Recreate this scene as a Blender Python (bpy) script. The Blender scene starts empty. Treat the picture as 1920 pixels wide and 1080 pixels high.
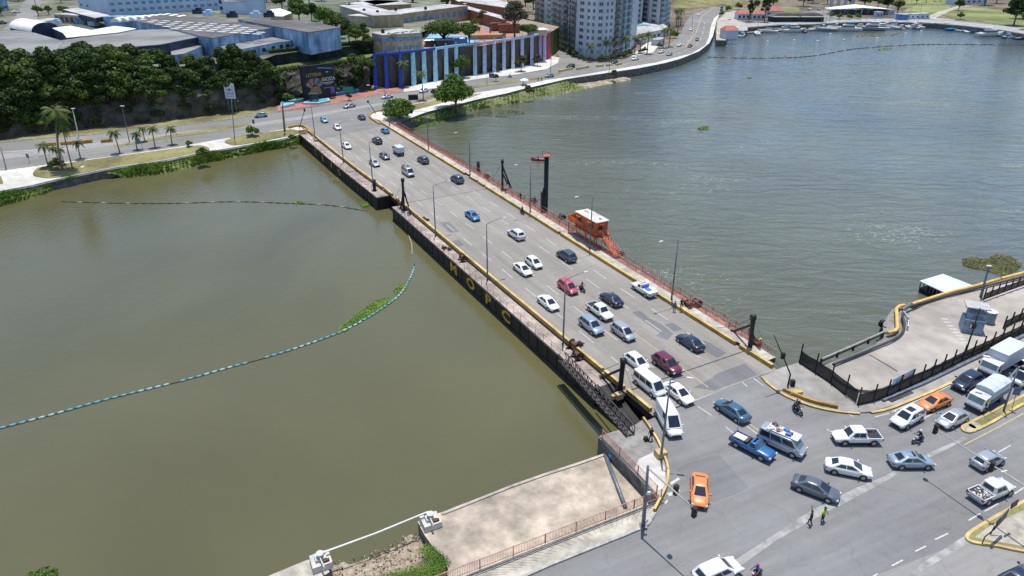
import bpy, bmesh, math, random
from mathutils import Vector, Matrix
from mathutils.geometry import tessellate_polygon
random.seed(7)
R = math.radians
sc = bpy.context.scene
col = sc.collection
# ---------------------------------------------------------------- camera
H, F, PITCH = 50.0, 1297.0, R(26.6)
cd = bpy.data.cameras.new('camera'); cam = bpy.data.objects.new('camera', cd); col.objects.link(cam)
cam.location = (0, 0, H); cam.rotation_euler = (R(90) - PITCH, 0, 0)
cd.sensor_width = 36; cd.lens = F / 1920 * 36; cd.clip_end = 6000; cd.clip_start = 0.5
sc.camera = cam
# ---------------------------------------------------------------- world, sun, exposure
SUN_EL, SUN_AZ = 79.0, 6.0          # sun nearly overhead, a little beyond the bridge
w = bpy.data.worlds.new('World'); sc.world = w; w.use_nodes = True
wt = w.node_tree; wt.nodes.clear()
wo = wt.nodes.new('ShaderNodeOutputWorld'); bg = wt.nodes.new('ShaderNodeBackground'); sk = wt.nodes.new('ShaderNodeTexSky')
sk.sky_type = 'NISHITA'; sk.sun_disc = False; sk.sun_elevation = R(SUN_EL); sk.sun_rotation = R(SUN_AZ)
sk.dust_density = .4; sk.air_density = 1.0; sk.ozone_density = 3.0
bg.inputs['Strength'].default_value = 0.15
wt.links.new(sk.outputs[0], bg.inputs[0]); wt.links.new(bg.outputs[0], wo.inputs[0])
sd = bpy.data.lights.new('sun', 'SUN'); sd.energy = 4.3; sd.angle = R(0.53); sd.color = (1, .955, .875)
so = bpy.data.objects.new('sun', sd); col.objects.link(so); so.location = (0, 100, 200)
sdir = Vector((math.sin(R(SUN_AZ)) * math.cos(R(SUN_EL)), math.cos(R(SUN_AZ)) * math.cos(R(SUN_EL)), math.sin(R(SUN_EL))))
so.rotation_euler = sdir.to_track_quat('Z', 'Y').to_euler()
vs = sc.view_settings; vs.view_transform = 'Standard'; vs.look = 'None'; vs.exposure = 0.12; vs.gamma = 1
# ---------------------------------------------------------------- where things stand (survey coordinates of the site)
cp, sp = math.cos(PITCH), math.sin(PITCH)
def G(x, y, z=0.0):
    d = sp + cp * (y - 540) / F; t = (H - z) / d
    return Vector(((x - 960) / F * t, t * (cp - (y - 540) / F * sp), z))
def GL(pts, z=0.0): return [G(x, y, z) for x, y in pts]
BU = Vector((.4775, -.8786, 0)); BVv = Vector((.8786, .4775, 0))     # along and across the bridge
def B(u, v, z=0.0): return BU * u + BVv * v + Vector((0, 0, z))
def RV(x, y, v):       # point on the vertical plane at offset v across the bridge -> (u, z)
    d = Vector(((x - 960) / F, cp - (y - 540) / F * sp, -(sp + cp * (y - 540) / F)))
    t = v / d.dot(BVv); q = d * t + Vector((0, 0, H)); return q.dot(BU), q.z
def HT(x0, y0, yt, z=0.0):   # height of a top at row yt above the ground point
    g = G(x0, y0, z); t = g.y / (cp - (yt - 540) / F * sp); return H - (sp + cp * (yt - 540) / F) * t - z
WZ = -3.2
# ---------------------------------------------------------------- materials
MATS = {}
def nd(t, k, **kw):
    n = t.nodes.new(k)
    for a, b in kw.items(): setattr(n, a, b)
    return n
def mat(name, c, rough=.8, var=.12, scale=3.0, metal=0.0, bump=0.0, c2=None, spec=None, coat=0.0, streak=None, obj=False, big=None):
    """procedural paint/stone/metal: base colour broken up by two sizes of noise"""
    if name in MATS: return MATS[name]
    m = bpy.data.materials.new(name); m.use_nodes = True; t = m.node_tree; t.nodes.clear()
    o = nd(t, 'ShaderNodeOutputMaterial'); p = nd(t, 'ShaderNodeBsdfPrincipled'); t.links.new(p.outputs[0], o.inputs[0])
    tc = nd(t, 'ShaderNodeTexCoord'); mp = nd(t, 'ShaderNodeMapping')
    t.links.new(tc.outputs['Object'], mp.inputs[0])
    if streak: mp.inputs['Scale'].default_value = streak
    n1 = nd(t, 'ShaderNodeTexNoise'); n1.inputs['Scale'].default_value = scale; n1.inputs['Detail'].default_value = 6
    n1.inputs['Roughness'].default_value = .65
    t.links.new(mp.outputs[0], n1.inputs['Vector'])
    c = tuple(c) + (1,)
    if c2 is None:
        lo = tuple(max(0, v * (1 - 2.2 * var)) for v in c[:3]) + (1,); hi = tuple(min(1, v * (1 + 1.6 * var)) for v in c[:3]) + (1,)
    else: lo, hi = tuple(c2) + (1,), c
    cr = nd(t, 'ShaderNodeValToRGB'); cr.color_ramp.elements[0].position = .32; cr.color_ramp.elements[1].position = .68
    cr.color_ramp.elements[0].color = lo; cr.color_ramp.elements[1].color = hi
    t.links.new(n1.outputs[0], cr.inputs[0]); last = cr.outputs[0]
    if big:
        n2 = nd(t, 'ShaderNodeTexNoise'); n2.inputs['Scale'].default_value = big; n2.inputs['Detail'].default_value = 4
        t.links.new(tc.outputs['Object'], n2.inputs['Vector'])
        r2 = nd(t, 'ShaderNodeMapRange'); r2.inputs[1].default_value = .35; r2.inputs[2].default_value = .65
        r2.inputs[3].default_value = 1 - 1.8 * max(var, .1); r2.inputs[4].default_value = 1 + 1.1 * max(var, .1); n2.inputs['Roughness'].default_value = .65
        t.links.new(n2.outputs[0], r2.inputs[0])
        mx = nd(t, 'ShaderNodeVectorMath', operation='SCALE'); t.links.new(last, mx.inputs[0]); t.links.new(r2.outputs[0], mx.inputs['Scale']); last = mx.outputs[0]
    t.links.new(last, p.inputs['Base Color'])
    p.inputs['Roughness'].default_value = rough; p.inputs['Metallic'].default_value = metal
    if spec is not None: p.inputs['Specular IOR Level'].default_value = spec
    if coat: p.inputs['Coat Weight'].default_value = coat; p.inputs['Coat Roughness'].default_value = .06
    if bump:
        b = nd(t, 'ShaderNodeBump'); b.inputs['Strength'].default_value = .6; b.inputs['Distance'].default_value = bump
        t.links.new(n1.outputs[0], b.inputs['Height']); t.links.new(b.outputs[0], p.inputs['Normal'])
    MATS[name] = m; return m
def leafmat(name, dark, light, rough=.6):
    if name in MATS: return MATS[name]
    m = bpy.data.materials.new(name); m.use_nodes = True; t = m.node_tree; t.nodes.clear()
    o = nd(t, 'ShaderNodeOutputMaterial'); p = nd(t, 'ShaderNodeBsdfPrincipled'); tr = nd(t, 'ShaderNodeBsdfTranslucent'); ad = nd(t, 'ShaderNodeMixShader')
    ge = nd(t, 'ShaderNodeNewGeometry'); cr = nd(t, 'ShaderNodeValToRGB')
    tc = nd(t, 'ShaderNodeTexCoord'); n = nd(t, 'ShaderNodeTexNoise'); n.inputs['Scale'].default_value = .35; n.inputs['Detail'].default_value = 3
    t.links.new(tc.outputs['Object'], n.inputs[0])
    mm = nd(t, 'ShaderNodeMath', operation='MULTIPLY_ADD'); mm.inputs[1].default_value = .45
    m2 = nd(t, 'ShaderNodeMath', operation='MULTIPLY_ADD'); m2.inputs[1].default_value = 2.2; m2.inputs[2].default_value = -.8
    t.links.new(n.outputs[0], m2.inputs[0]); t.links.new(ge.outputs['Random Per Island'], mm.inputs[0]); 
    m3 = nd(t, 'ShaderNodeMath', operation='MULTIPLY'); m3.inputs[1].default_value = .6
    t.links.new(m2.outputs[0], m3.inputs[0]); t.links.new(m3.outputs[0], mm.inputs[2])
    cr.color_ramp.elements[0].color = tuple(dark) + (1,); cr.color_ramp.elements[1].color = tuple(light) + (1,)
    t.links.new(mm.outputs[0], cr.inputs[0]); t.links.new(cr.outputs[0], p.inputs['Base Color']); t.links.new(cr.outputs[0], tr.inputs[0])
    p.inputs['Roughness'].default_value = rough; p.inputs['Specular IOR Level'].default_value = .25
    ad.inputs[0].default_value = .22
    t.links.new(p.outputs[0], ad.inputs[1]); t.links.new(tr.outputs[0], ad.inputs[2]); t.links.new(ad.outputs[0], o.inputs[0])
    MATS[name] = m; return m
def asphalt(name, c, lane=False, big=.05):
    m = bpy.data.materials.new(name); m.use_nodes = True; t = m.node_tree; t.nodes.clear(); L = t.links.new
    o = nd(t, 'ShaderNodeOutputMaterial'); p = nd(t, 'ShaderNodeBsdfPrincipled'); L(p.outputs[0], o.inputs[0])
    tc = nd(t, 'ShaderNodeTexCoord')
    def noise(scale, det, rough, sc3=None, rot=0):
        mp = nd(t, 'ShaderNodeMapping'); L(tc.outputs['Object'], mp.inputs[0])
        mp.vector_type = 'TEXTURE' if rot else 'POINT'
        if rot: mp.inputs['Rotation'].default_value = (0, 0, rot)
        mp2 = nd(t, 'ShaderNodeMapping'); L(mp.outputs[0], mp2.inputs[0])
        if sc3: mp2.inputs['Scale'].default_value = sc3
        n = nd(t, 'ShaderNodeTexNoise'); n.inputs['Scale'].default_value = scale; n.inputs['Detail'].default_value = det; n.inputs['Roughness'].default_value = rough
        L(mp2.outputs[0], n.inputs[0]); return n.outputs[0]
    def mr(src, a, b, lo, hi):
        r = nd(t, 'ShaderNodeMapRange'); L(src, r.inputs[0])
        for i, v in zip((1, 2, 3, 4), (a, b, lo, hi)): r.inputs[i].default_value = v
        return r.outputs[0]
    def mul(a, b):
        q = nd(t, 'ShaderNodeMath', operation='MULTIPLY'); L(a, q.inputs[0]); L(b, q.inputs[1]); return q.outputs[0]
    ang = math.atan2(BU.y, BU.x)
    a = mr(noise(big, 5, .6), .3, .7, .86, 1.12)
    b = mr(noise(1.0, 8, .7), .3, .7, .93, 1.06)
    e = mr(noise(.55, 4, .6, (.05, 1, 1), ang if lane else ang + math.pi / 2 - .06), .32, .68, .86, 1.1)   # wear along the driving direction
    g = mr(noise(.12, 6, .75), .62, .7, 1.0, .86)                                                      # darker oil patches
    vo_ = nd(t, 'ShaderNodeTexVoronoi', feature='DISTANCE_TO_EDGE'); vo_.inputs['Scale'].default_value = .16; wv = nd(t, 'ShaderNodeTexNoise'); wv.inputs['Scale'].default_value = .5; wv.inputs['Detail'].default_value = 5; L(tc.outputs['Object'], wv.inputs[0])
    va = nd(t, 'ShaderNodeVectorMath', operation='MULTIPLY_ADD'); va.inputs[1].default_value = (2.5, 2.5, 0); L(wv.outputs[1], va.inputs[0]); L(tc.outputs['Object'], va.inputs[2]); L(va.outputs[0], vo_.inputs[0])
    ck = mr(vo_.outputs[0], .0, .010, .88, 1.0); dr = mr(noise(1.6, 3, .6), .66, .72, 1.0, .84); li = mr(noise(.045, 4, .6, (.25, 1, 1), ang + .25), .5, .62, 1.0, 1.13)
    f = mul(mul(mul(a, b), mul(e, g)), mul(mul(ck, dr), li))
    mx = nd(t, 'ShaderNodeVectorMath', operation='SCALE'); mx.inputs[0].default_value = c; L(f, mx.inputs['Scale'])
    L(mx.outputs[0], p.inputs['Base Color']); p.inputs['Roughness'].default_value = .88; p.inputs['Specular IOR Level'].default_value = .3
    MATS[name] = m; return m
def water_mat():
    m = bpy.data.materials.new('river_water'); m.use_nodes = True; t = m.node_tree; t.nodes.clear(); L = t.links.new
    o = nd(t, 'ShaderNodeOutputMaterial'); p = nd(t, 'ShaderNodeBsdfPrincipled'); L(p.outputs[0], o.inputs[0])
    tc = nd(t, 'ShaderNodeTexCoord'); sx = nd(t, 'ShaderNodeSeparateXYZ'); L(tc.outputs['Object'], sx.inputs[0])
    # v = signed offset from the bridge line: calm brown water upstream, wind-rippled water downstream
    a = nd(t, 'ShaderNodeMath', operation='MULTIPLY'); a.inputs[1].default_value = BVv.x; L(sx.outputs[0], a.inputs[0])
    b = nd(t, 'ShaderNodeMath', operation='MULTIPLY_ADD'); b.inputs[1].default_value = BVv.y; L(sx.outputs[1], b.inputs[0]); L(a.outputs[0], b.inputs[2])
    side = nd(t, 'ShaderNodeMapRange'); side.inputs[1].default_value = 50; side.inputs[2].default_value = 75; L(b.outputs[0], side.inputs[0])
    def noise(sc3, scale, det, rough=.55, rot=0, dist=0):
        mp = nd(t, 'ShaderNodeMapping'); mp.inputs['Scale'].default_value = sc3; mp.inputs['Rotation'].default_value = (0, 0, rot); L(tc.outputs['Object'], mp.inputs[0])
        n = nd(t, 'ShaderNodeTexNoise'); n.inputs['Scale'].default_value = scale; n.inputs['Detail'].default_value = det; n.inputs['Roughness'].default_value = rough
        n.inputs['Distortion'].default_value = dist; L(mp.outputs[0], n.inputs[0]); return n.outputs[0]
    big = noise((1, 1, 1), .016, 6, .55, 0, .8)
    cr = nd(t, 'ShaderNodeMix', data_type='RGBA'); L(side.outputs[0], cr.inputs[0])
    cr.inputs[6].default_value = (.108, .102, .046, 1); cr.inputs[7].default_value = (.108, .112, .072, 1)
    c2 = nd(t, 'ShaderNodeMapRange'); c2.inputs[1].default_value = .3; c2.inputs[2].default_value = .7; c2.inputs[3].default_value = .82; c2.inputs[4].default_value = 1.16; L(big, c2.inputs[0])
    # blue sky reflection painted into the base colour, growing away from the bridge
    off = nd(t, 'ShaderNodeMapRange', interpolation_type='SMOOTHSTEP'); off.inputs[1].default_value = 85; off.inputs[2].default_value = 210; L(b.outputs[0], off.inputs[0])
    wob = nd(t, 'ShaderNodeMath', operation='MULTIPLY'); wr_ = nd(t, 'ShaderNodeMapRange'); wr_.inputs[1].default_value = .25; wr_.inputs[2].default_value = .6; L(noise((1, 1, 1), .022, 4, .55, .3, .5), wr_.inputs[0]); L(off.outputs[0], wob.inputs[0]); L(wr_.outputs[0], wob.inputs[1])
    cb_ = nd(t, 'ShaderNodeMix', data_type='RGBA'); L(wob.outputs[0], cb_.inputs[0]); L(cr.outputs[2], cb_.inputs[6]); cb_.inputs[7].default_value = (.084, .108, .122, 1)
    s = nd(t, 'ShaderNodeVectorMath', operation='SCALE'); L(cb_.outputs[2], s.inputs[0]); L(c2.outputs[0], s.inputs['Scale'])
    # little caps and floating bits downstream
    sp1 = noise((.5, 1, 1), 2.4, 3, .6, .35); sp2 = noise((.4, 1, 1), .05, 4, .65, .3)
    q = nd(t, 'ShaderNodeMath', operation='MULTIPLY'); L(sp1, q.inputs[0]); L(sp2, q.inputs[1])
    fo = nd(t, 'ShaderNodeMapRange'); fo.inputs[1].default_value = .375; fo.inputs[2].default_value = .41; L(q.outputs[0], fo.inputs[0])
    fm = nd(t, 'ShaderNodeMath', operation='MULTIPLY'); L(fo.outputs[0], fm.inputs[0]); L(side.outputs[0], fm.inputs[1])
    fm2 = nd(t, 'ShaderNodeMath', operation='MULTIPLY'); fm2.inputs[1].default_value = .5; L(fm.outputs[0], fm2.inputs[0])
    mc = nd(t, 'ShaderNodeMix', data_type='RGBA'); L(fm2.outputs[0], mc.inputs[0]); L(s.outputs[0], mc.inputs[6]); mc.inputs[7].default_value = (.5, .5, .38, 1)
    L(mc.outputs[2], p.inputs['Base Color'])
    p.inputs['Roughness'].default_value = .12; p.inputs['IOR'].default_value = 1.5
    # ripples
    w1 = noise((.35, 1, 1), .33, 3, .5, .35, .8); w2 = noise((.5, 1, 1), 2.2, 3, .6, .2); w3 = noise((1, 1, 1), .9, 4, .6)
    m1 = nd(t, 'ShaderNodeMath', operation='MULTIPLY_ADD'); m1.inputs[1].default_value = .16; L(w2, m1.inputs[0]); L(w1, m1.inputs[2])
    h = nd(t, 'ShaderNodeMix', data_type='FLOAT'); L(side.outputs[0], h.inputs[0])
    c3 = nd(t, 'ShaderNodeMath', operation='MULTIPLY'); c3.inputs[1].default_value = .10; L(w3, c3.inputs[0])
    L(c3.outputs[0], h.inputs[2]); L(m1.outputs[0], h.inputs[3])
    bp = nd(t, 'ShaderNodeBump'); bp.inputs['Strength'].default_value = 1; bp.inputs['Distance'].default_value = .52
    L(h.outputs[0], bp.inputs['Height']); L(bp.outputs[0], p.inputs['Normal'])
    return m
# ---------------------------------------------------------------- mesh builder
def tess(P):
    if len(P) <= 4: return [tuple(range(len(P)))]
    out = []
    for t in tessellate_polygon([[Vector((p[0], p[1], 0)) for p in P]]):
        a, b, c = (P[i] for i in t)
        if (b[0] - a[0]) * (c[1] - a[1]) - (b[1] - a[1]) * (c[0] - a[0]) < 0: t = t[::-1]
        out.append(tuple(t))
    return out
class MB:
    def __init__(s): s.v = []; s.f = []; s.mi = []; s.sm = []
    def add(s, vs_, fs, mi=0, sm=False):
        n = len(s.v); s.v += [tuple(v) for v in vs_]
        for f in fs: s.f.append([n + i for i in f]); s.mi.append(mi); s.sm.append(sm)
        return s
    def quad(s, a, b, c, d, mi=0): return s.add([a, b, c, d], [(0, 1, 2, 3)], mi)
    def box(s, c, d, rz=0.0, mi=0, top=1.0):
        """box, centre of base c, size d, turned rz, top face scaled"""
        ca, sa = math.cos(rz), math.sin(rz); vs_ = []
        for z, k in ((0, 1), (d[2], top)):
            for x, y in ((-1, -1), (1, -1), (1, 1), (-1, 1)):
                X, Y = x * d[0] / 2 * k, y * d[1] / 2 * k
                vs_.append((c[0] + X * ca - Y * sa, c[1] + X * sa + Y * ca, c[2] + z))
        return s.add(vs_, [(3, 2, 1, 0), (4, 5, 6, 7), (0, 1, 5, 4), (1, 2, 6, 5), (2, 3, 7, 6), (3, 0, 4, 7)], mi)
    def beam(s, a, b, w_, h_, mi=0, up=(0, 0, 1)):
        """rectangular bar from a to b (a,b are centres)"""
        a, b = Vector(a), Vector(b); d = (b - a)
        if d.length < 1e-6: return s
        d.normalize(); u = Vector(up)
        if abs(d.dot(u)) > .97: u = Vector((1, 0, 0))
        x = d.cross(u).normalized() * w_ / 2; y = x.cross(d).normalized() * h_ / 2
        vs_ = [a - x - y, a + x - y, a + x + y, a - x + y, b - x - y, b + x - y, b + x + y, b - x + y]
        return s.add(vs_, [(3, 2, 1, 0), (4, 5, 6, 7), (0, 1, 5, 4), (1, 2, 6, 5), (2, 3, 7, 6), (3, 0, 4, 7)], mi)
    def tube(s, pts, rad, n=8, mi=0, caps=True, sm=True):
        pts = [Vector(p) for p in pts]; rs = rad if isinstance(rad, (list, tuple)) else [rad] * len(pts)
        vs_ = []; ref = None
        for i, p in enumerate(pts):
            d = (pts[min(i + 1, len(pts) - 1)] - pts[max(i - 1, 0)]).normalized()
            u = Vector((0, 0, 1)) if abs(d.z) < .9 else Vector((1, 0, 0))
            x = d.cross(u).normalized() if ref is None else (ref - d * ref.dot(d)).normalized()
            ref = x; y = d.cross(x)
            for k in range(n):
                a = 2 * math.pi * k / n; vs_.append(p + (x * math.cos(a) + y * math.sin(a)) * rs[i])
        fs = []
        for i in range(len(pts) - 1):
            for k in range(n): fs.append((i * n + k, i * n + (k + 1) % n, (i + 1) * n + (k + 1) % n, (i + 1) * n + k))
        base = len(s.v); s.add(vs_, fs, mi, sm)
        if caps:
            s.f.append([base + k for k in range(n)][::-1]); s.mi.append(mi); s.sm.append(False)
            s.f.append([base + (len(pts) - 1) * n + k for k in range(n)]); s.mi.append(mi); s.sm.append(False)
        return s
    def prism(s, poly, z0, z1, mi=0, mtop=None, bottom=False):
        n = len(poly); lo = [(p[0], p[1], z0) for p in poly]; hi = [(p[0], p[1], z1) for p in poly]
        ar = sum(poly[i][0] * poly[(i + 1) % n][1] - poly[(i + 1) % n][0] * poly[i][1] for i in range(n))
        if ar < 0: lo.reverse(); hi.reverse()
        s.add(lo + hi, [(i, (i + 1) % n, n + (i + 1) % n, n + i) for i in range(n)], mi)
        s.add(hi, tess(hi), mi if mtop is None else mtop)
        if bottom: s.add(lo[::-1], [tuple(range(n))], mi)
        return s
    def sheet(s, poly, mi=0):
        n = len(poly); ar = sum(poly[i][0] * poly[(i + 1) % n][1] - poly[(i + 1) % n][0] * poly[i][1] for i in range(n))
        p = list(poly) if ar > 0 else list(poly)[::-1]
        return s.add(p, tess(p), mi)
    def strip(s, A, C, mi=0, sm=False):
        n = len(A); return s.add(list(A) + list(C), [(i, i + 1, n + i + 1, n + i) for i in range(n - 1)], mi, sm)
    def build(s, name, mats, parent=None, loc=None, rz=0.0, **tags):
        me = bpy.data.meshes.new(name); me.from_pydata(s.v, [], s.f)
        if not isinstance(mats, (list, tuple)): mats = [mats]
        for m in mats: me.materials.append(m)
        me.polygons.foreach_set('material_index', s.mi); me.polygons.foreach_set('use_smooth', s.sm)
        if any(len(f) > 4 for f in s.f):
            bm = bmesh.new(); bm.from_mesh(me); big = [f for f in bm.faces if len(f.verts) > 8]
            if big: bmesh.ops.triangulate(bm, faces=big)
            bm.to_mesh(me); bm.free()
        me.update(); return link(name, me, parent, loc, rz, **tags)
def link(name, me, parent=None, loc=None, rz=0.0, **tags):
    o = bpy.data.objects.new(name, me); col.objects.link(o)
    if parent is not None: o.parent = parent
    if loc is not None: o.location = loc
    if rz: o.rotation_euler = (0, 0, rz)
    for k, v in tags.items():
        if v is not None: o[k] = v
    return o
def thing(name, label, cat, loc=(0, 0, 0), rz=0.0, group=None):
    return link(name, None, None, loc, rz, label=label, category=cat, group=group)
def copy_tree(o, parent=None):
    c = o.copy(); col.objects.link(c); c.parent = parent
    for ch in list(o.children): copy_tree(ch, c)
    return c
def dup(o, loc, rz=0.0, label=None, group=None, s=None):
    c = copy_tree(o); c.location = loc; c.rotation_euler = (0, 0, rz)
    if label: c['label'] = label
    if group: c['group'] = group
    if s: c.scale = (s, s, s) if not isinstance(s, tuple) else s
    return c
def remove_tree(o):
    for ch in list(o.children): remove_tree(ch)
    bpy.data.objects.remove(o)
def offset_line(P, d):
    """shift a polyline sideways (left positive)"""
    out = []
    for i, p in enumerate(P):
        t = (P[min(i + 1, len(P) - 1)] - P[max(i - 1, 0)]); t.z = 0; t.normalize()
        out.append(p + Vector((-t.y, t.x, 0)) * d)
    return out
def kerbline(mb, P, w_, h_, z0=None, mi=0, mtop=None, side=0):
    """a kerb following a polyline: real step w_ wide h_ high"""
    A = offset_line(P, w_ / 2 + side); C = offset_line(P, -w_ / 2 + side); up = Vector((0, 0, h_))
    mt = mi if mtop is None else mtop
    mb.strip([p + up for p in C], [p + up for p in A], mt)
    mb.strip([p + up for p in A], A, mi); mb.strip(C, [p + up for p in C], mi)
    for k in (0, -1): mb.quad(A[k], C[k], C[k] + up, A[k] + up, mi)
    return mb
def smooth_line(P, n=6, closed=False):
    out = []; m = len(P)
    for i in range(m if closed else m - 1):
        p0 = P[(i - 1) % m] if closed else P[max(i - 1, 0)]; p1 = P[i]; p2 = P[(i + 1) % m]; p3 = P[(i + 2) % m] if closed else P[min(i + 2, m - 1)]
        for k in range(n):
            t = k / n
            out.append(.5 * ((2 * p1) + (p2 - p0) * t + (2 * p0 - 5 * p1 + 4 * p2 - p3) * t * t + (3 * p1 - p0 - 3 * p2 + p3) * t ** 3))
    if not closed: out.append(P[-1].copy())
    return out
def resample(P, step):
    out = [P[0].copy()]; acc = 0
    for a, b in zip(P, P[1:]):
        L = (b - a).length; d = step - acc
        while d <= L: out.append(a.lerp(b, d / L)); d += step
        acc = (acc + L) % step
    return out
def lerp_tab(tab, u):
    if u <= tab[0][0]: return tab[0][1]
    for (a, x), (b, y) in zip(tab, tab[1:]):
        if u <= b: return x + (y - x) * (u - a) / (b - a)
    return tab[-1][1]
# ================================================================ SETTING
def struct(name, mb, mats, **k): return mb.build(name, mats, kind='structure', **k)
M = {}
M['conc'] = mat('pale_concrete', (.44, .405, .34), .85, .16, .8, big=.09, bump=.01)
M['conc_d'] = mat('grey_concrete', (.25, .24, .22), .85, .16, .7, big=.07, bump=.01)
M['conc_w'] = mat('bright_concrete', (.60, .58, .53), .85, .10, .6, big=.05)
M['seawall'] = mat('seawall_stone', (.13, .13, .12), .9, .3, .8, bump=.05)
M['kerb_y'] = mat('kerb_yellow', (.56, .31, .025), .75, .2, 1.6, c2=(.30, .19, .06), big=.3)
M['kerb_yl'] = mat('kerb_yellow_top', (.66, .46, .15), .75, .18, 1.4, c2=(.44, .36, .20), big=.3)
M['kerb_g'] = mat('kerb_grey', (.42, .40, .36), .8, .2, 1.2)
M['soil'] = mat('bare_soil', (.19, .15, .10), .95, .3, .25, big=.03)
M['drygrass'] = mat('dry_grass', (.28, .24, .11), .95, .25, 1.5, c2=(.16, .16, .055), big=.08)
M['grass'] = mat('lawn', (.19, .21, .06), .95, .25, .5, c2=(.09, .13, .03), big=.02)
M['field'] = mat('field_grass', (.27, .27, .10), .95, .25, .12, c2=(.14, .19, .05), big=.02)
M['redpave'] = mat('red_paving', (.42, .17, .13), .85, .2, 1.5, big=.1)
M['white'] = mat('road_paint_white', (.60, .60, .57), .7, .2, 2.5, c2=(.38, .38, .36))
M['yellow'] = mat('road_paint_yellow', (.56, .42, .18), .7, .22, 2.0, c2=(.34, .29, .18))
M['asph'] = asphalt('worn_asphalt', (.213, .212, .210))
M['asph_b'] = asphalt('deck_asphalt', (.266, .248, .222), True)
M['asph_f'] = asphalt('far_asphalt', (.215, .21, .20))
M['patch'] = asphalt('asphalt_patch', (.17, .17, .175), True)
M['patch_l'] = mat('concrete_patch', (.33, .325, .31), .85, .16, .8, big=.3)
M['rubble'] = mat('rubble_earth', (.46, .38, .29), .95, .3, 1.6, c2=(.20, .15, .10), bump=.15)

# water and land masses
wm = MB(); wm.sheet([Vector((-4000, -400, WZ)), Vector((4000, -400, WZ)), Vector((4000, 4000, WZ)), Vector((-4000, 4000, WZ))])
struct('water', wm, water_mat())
E1 = [(-260, 425), (0, 361), (20, 357), (61, 350), (92, 342), (143, 331), (193, 320.5), (250, 311), (300, 305), (375, 289), (422, 281.5), (480, 271), (533, 262), (572, 252)]
E2 = [(738, 233), (800, 210), (850, 198), (892, 187), (950, 175), (980, 167), (1007, 161), (1063, 148), (1143, 136), (1197, 128), (1247, 118), (1275, 110.5), (1311, 96), (1330, 81), (1337, 67), (1341, 52),
      (1343, 75.5), (1361, 76), (1367, 60), (1399, 52), (1460, 47), (1523, 46), (1594, 42), (1683, 42), (1753, 44), (1807, 49), (1877, 57), (1925, 65), (2050, 84), (2400, 140)]
far = [G(590, 262), G(712, 232)] + GL(E2) + [Vector((2600, 420, 0)), Vector((3500, 3600, 0)), Vector((-3500, 3600, 0)), Vector((-3500, 60, 0)), Vector((-500, 160, 0))] + [p + Vector((0, .3, 0)) for p in GL([(-300, 360), (0, 320), (61, 312), (88, 308), (173, 297), (234, 289), (320, 277), (355, 271), (417, 260), (442, 257), (500, 247), (542, 240), (557, 237), (571, 239), (583, 248)])]
lm = MB(); lm.prism([(p.x, p.y) for p in far], -7, -.06, 1, 0); struct('ground', lm, [M['soil'], M['seawall']])
# near bank
NP = [(1122, 819), (1192, 797), (1300, 752), (1400, 713), (1462, 691), (1500, 679), (1540, 684), (1600, 664), (1642, 645), (1656, 629), (1656, 606), (1672, 580), (1716, 563), (1740, 557), (1830, 532), (1925, 513), (2300, 430), (3200, 300)]
near = GL(NP) + [Vector((400, -150, 0)), Vector((-200, -150, 0)), Vector((-200, 20, 0))] + GL([(700, 1180), (850, 1086), (1235, 938)])
nm = MB(); nm.prism([(p.x, p.y) for p in near], -7, -.06, 1, 0); struct('ground', nm, [M['conc_d'], M['seawall']])
# near carriageway
R1 = [(1186, 800), (1300, 752), (1406, 710), (1428, 709), (1440, 722), (1470, 743), (1500, 756), (1530, 766), (1570, 774), (1612, 778), (1633, 776), (1700, 757), (1760, 732), (1830, 697), (1925, 648), (2300, 480), (3000, 300)]
R1b = [(640, 1260), (975, 1084), (1100, 1032), (1203, 990), (1222, 972), (1238, 948), (1251, 920), (1256, 893), (1252, 868), (1244, 843), (1232, 818), (1214, 792), (1205, 786)]
road = MB(); road.sheet([p + Vector((0, 0, -.01)) for p in GL(R1) + [Vector((300, -60, 0)), Vector((-40, -60, 0))] + GL(R1b)]); struct('road', road, M['asph'])
def sheetp(name, pts, m, z=.004, zg=0.0, kind='structure'):
    s = MB(); s.sheet([p + Vector((0, 0, z)) for p in GL(pts, zg)]); return struct(name, s, m)
sheetp('road_patch', [(1330, 1100), (1360, 1062), (1470, 990), (1520, 958), (1600, 917), (1660, 892), (1740, 850), (1790, 828), (1806, 818), (1815, 822), (1760, 850), (1690, 885), (1625, 922), (1540, 966), (1455, 1014), (1385, 1064), (1350, 1110)], M['patch_l'])
sheetp('road_patch', [(1680, 1095), (1735, 1052), (1800, 1010), (1812, 1004), (1822, 1015), (1780, 1040), (1730, 1070), (1700, 1095)], M['patch_l'])
sheetp('road_patch', [(1297, 865), (1348, 853), (1403, 913), (1380, 925), (1336, 942), (1320, 920), (1268, 880)], asphalt('dark_patch', (.180, .181, .184)))
sheetp('forecourt', [(1560, 1110), (1812, 1014), (1870, 1022), (1925, 1040), (2100, 1080), (1900, 1300), (1500, 1250)], asphalt('forecourt_asphalt', (.285, .275, .262)), .002)
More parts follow.
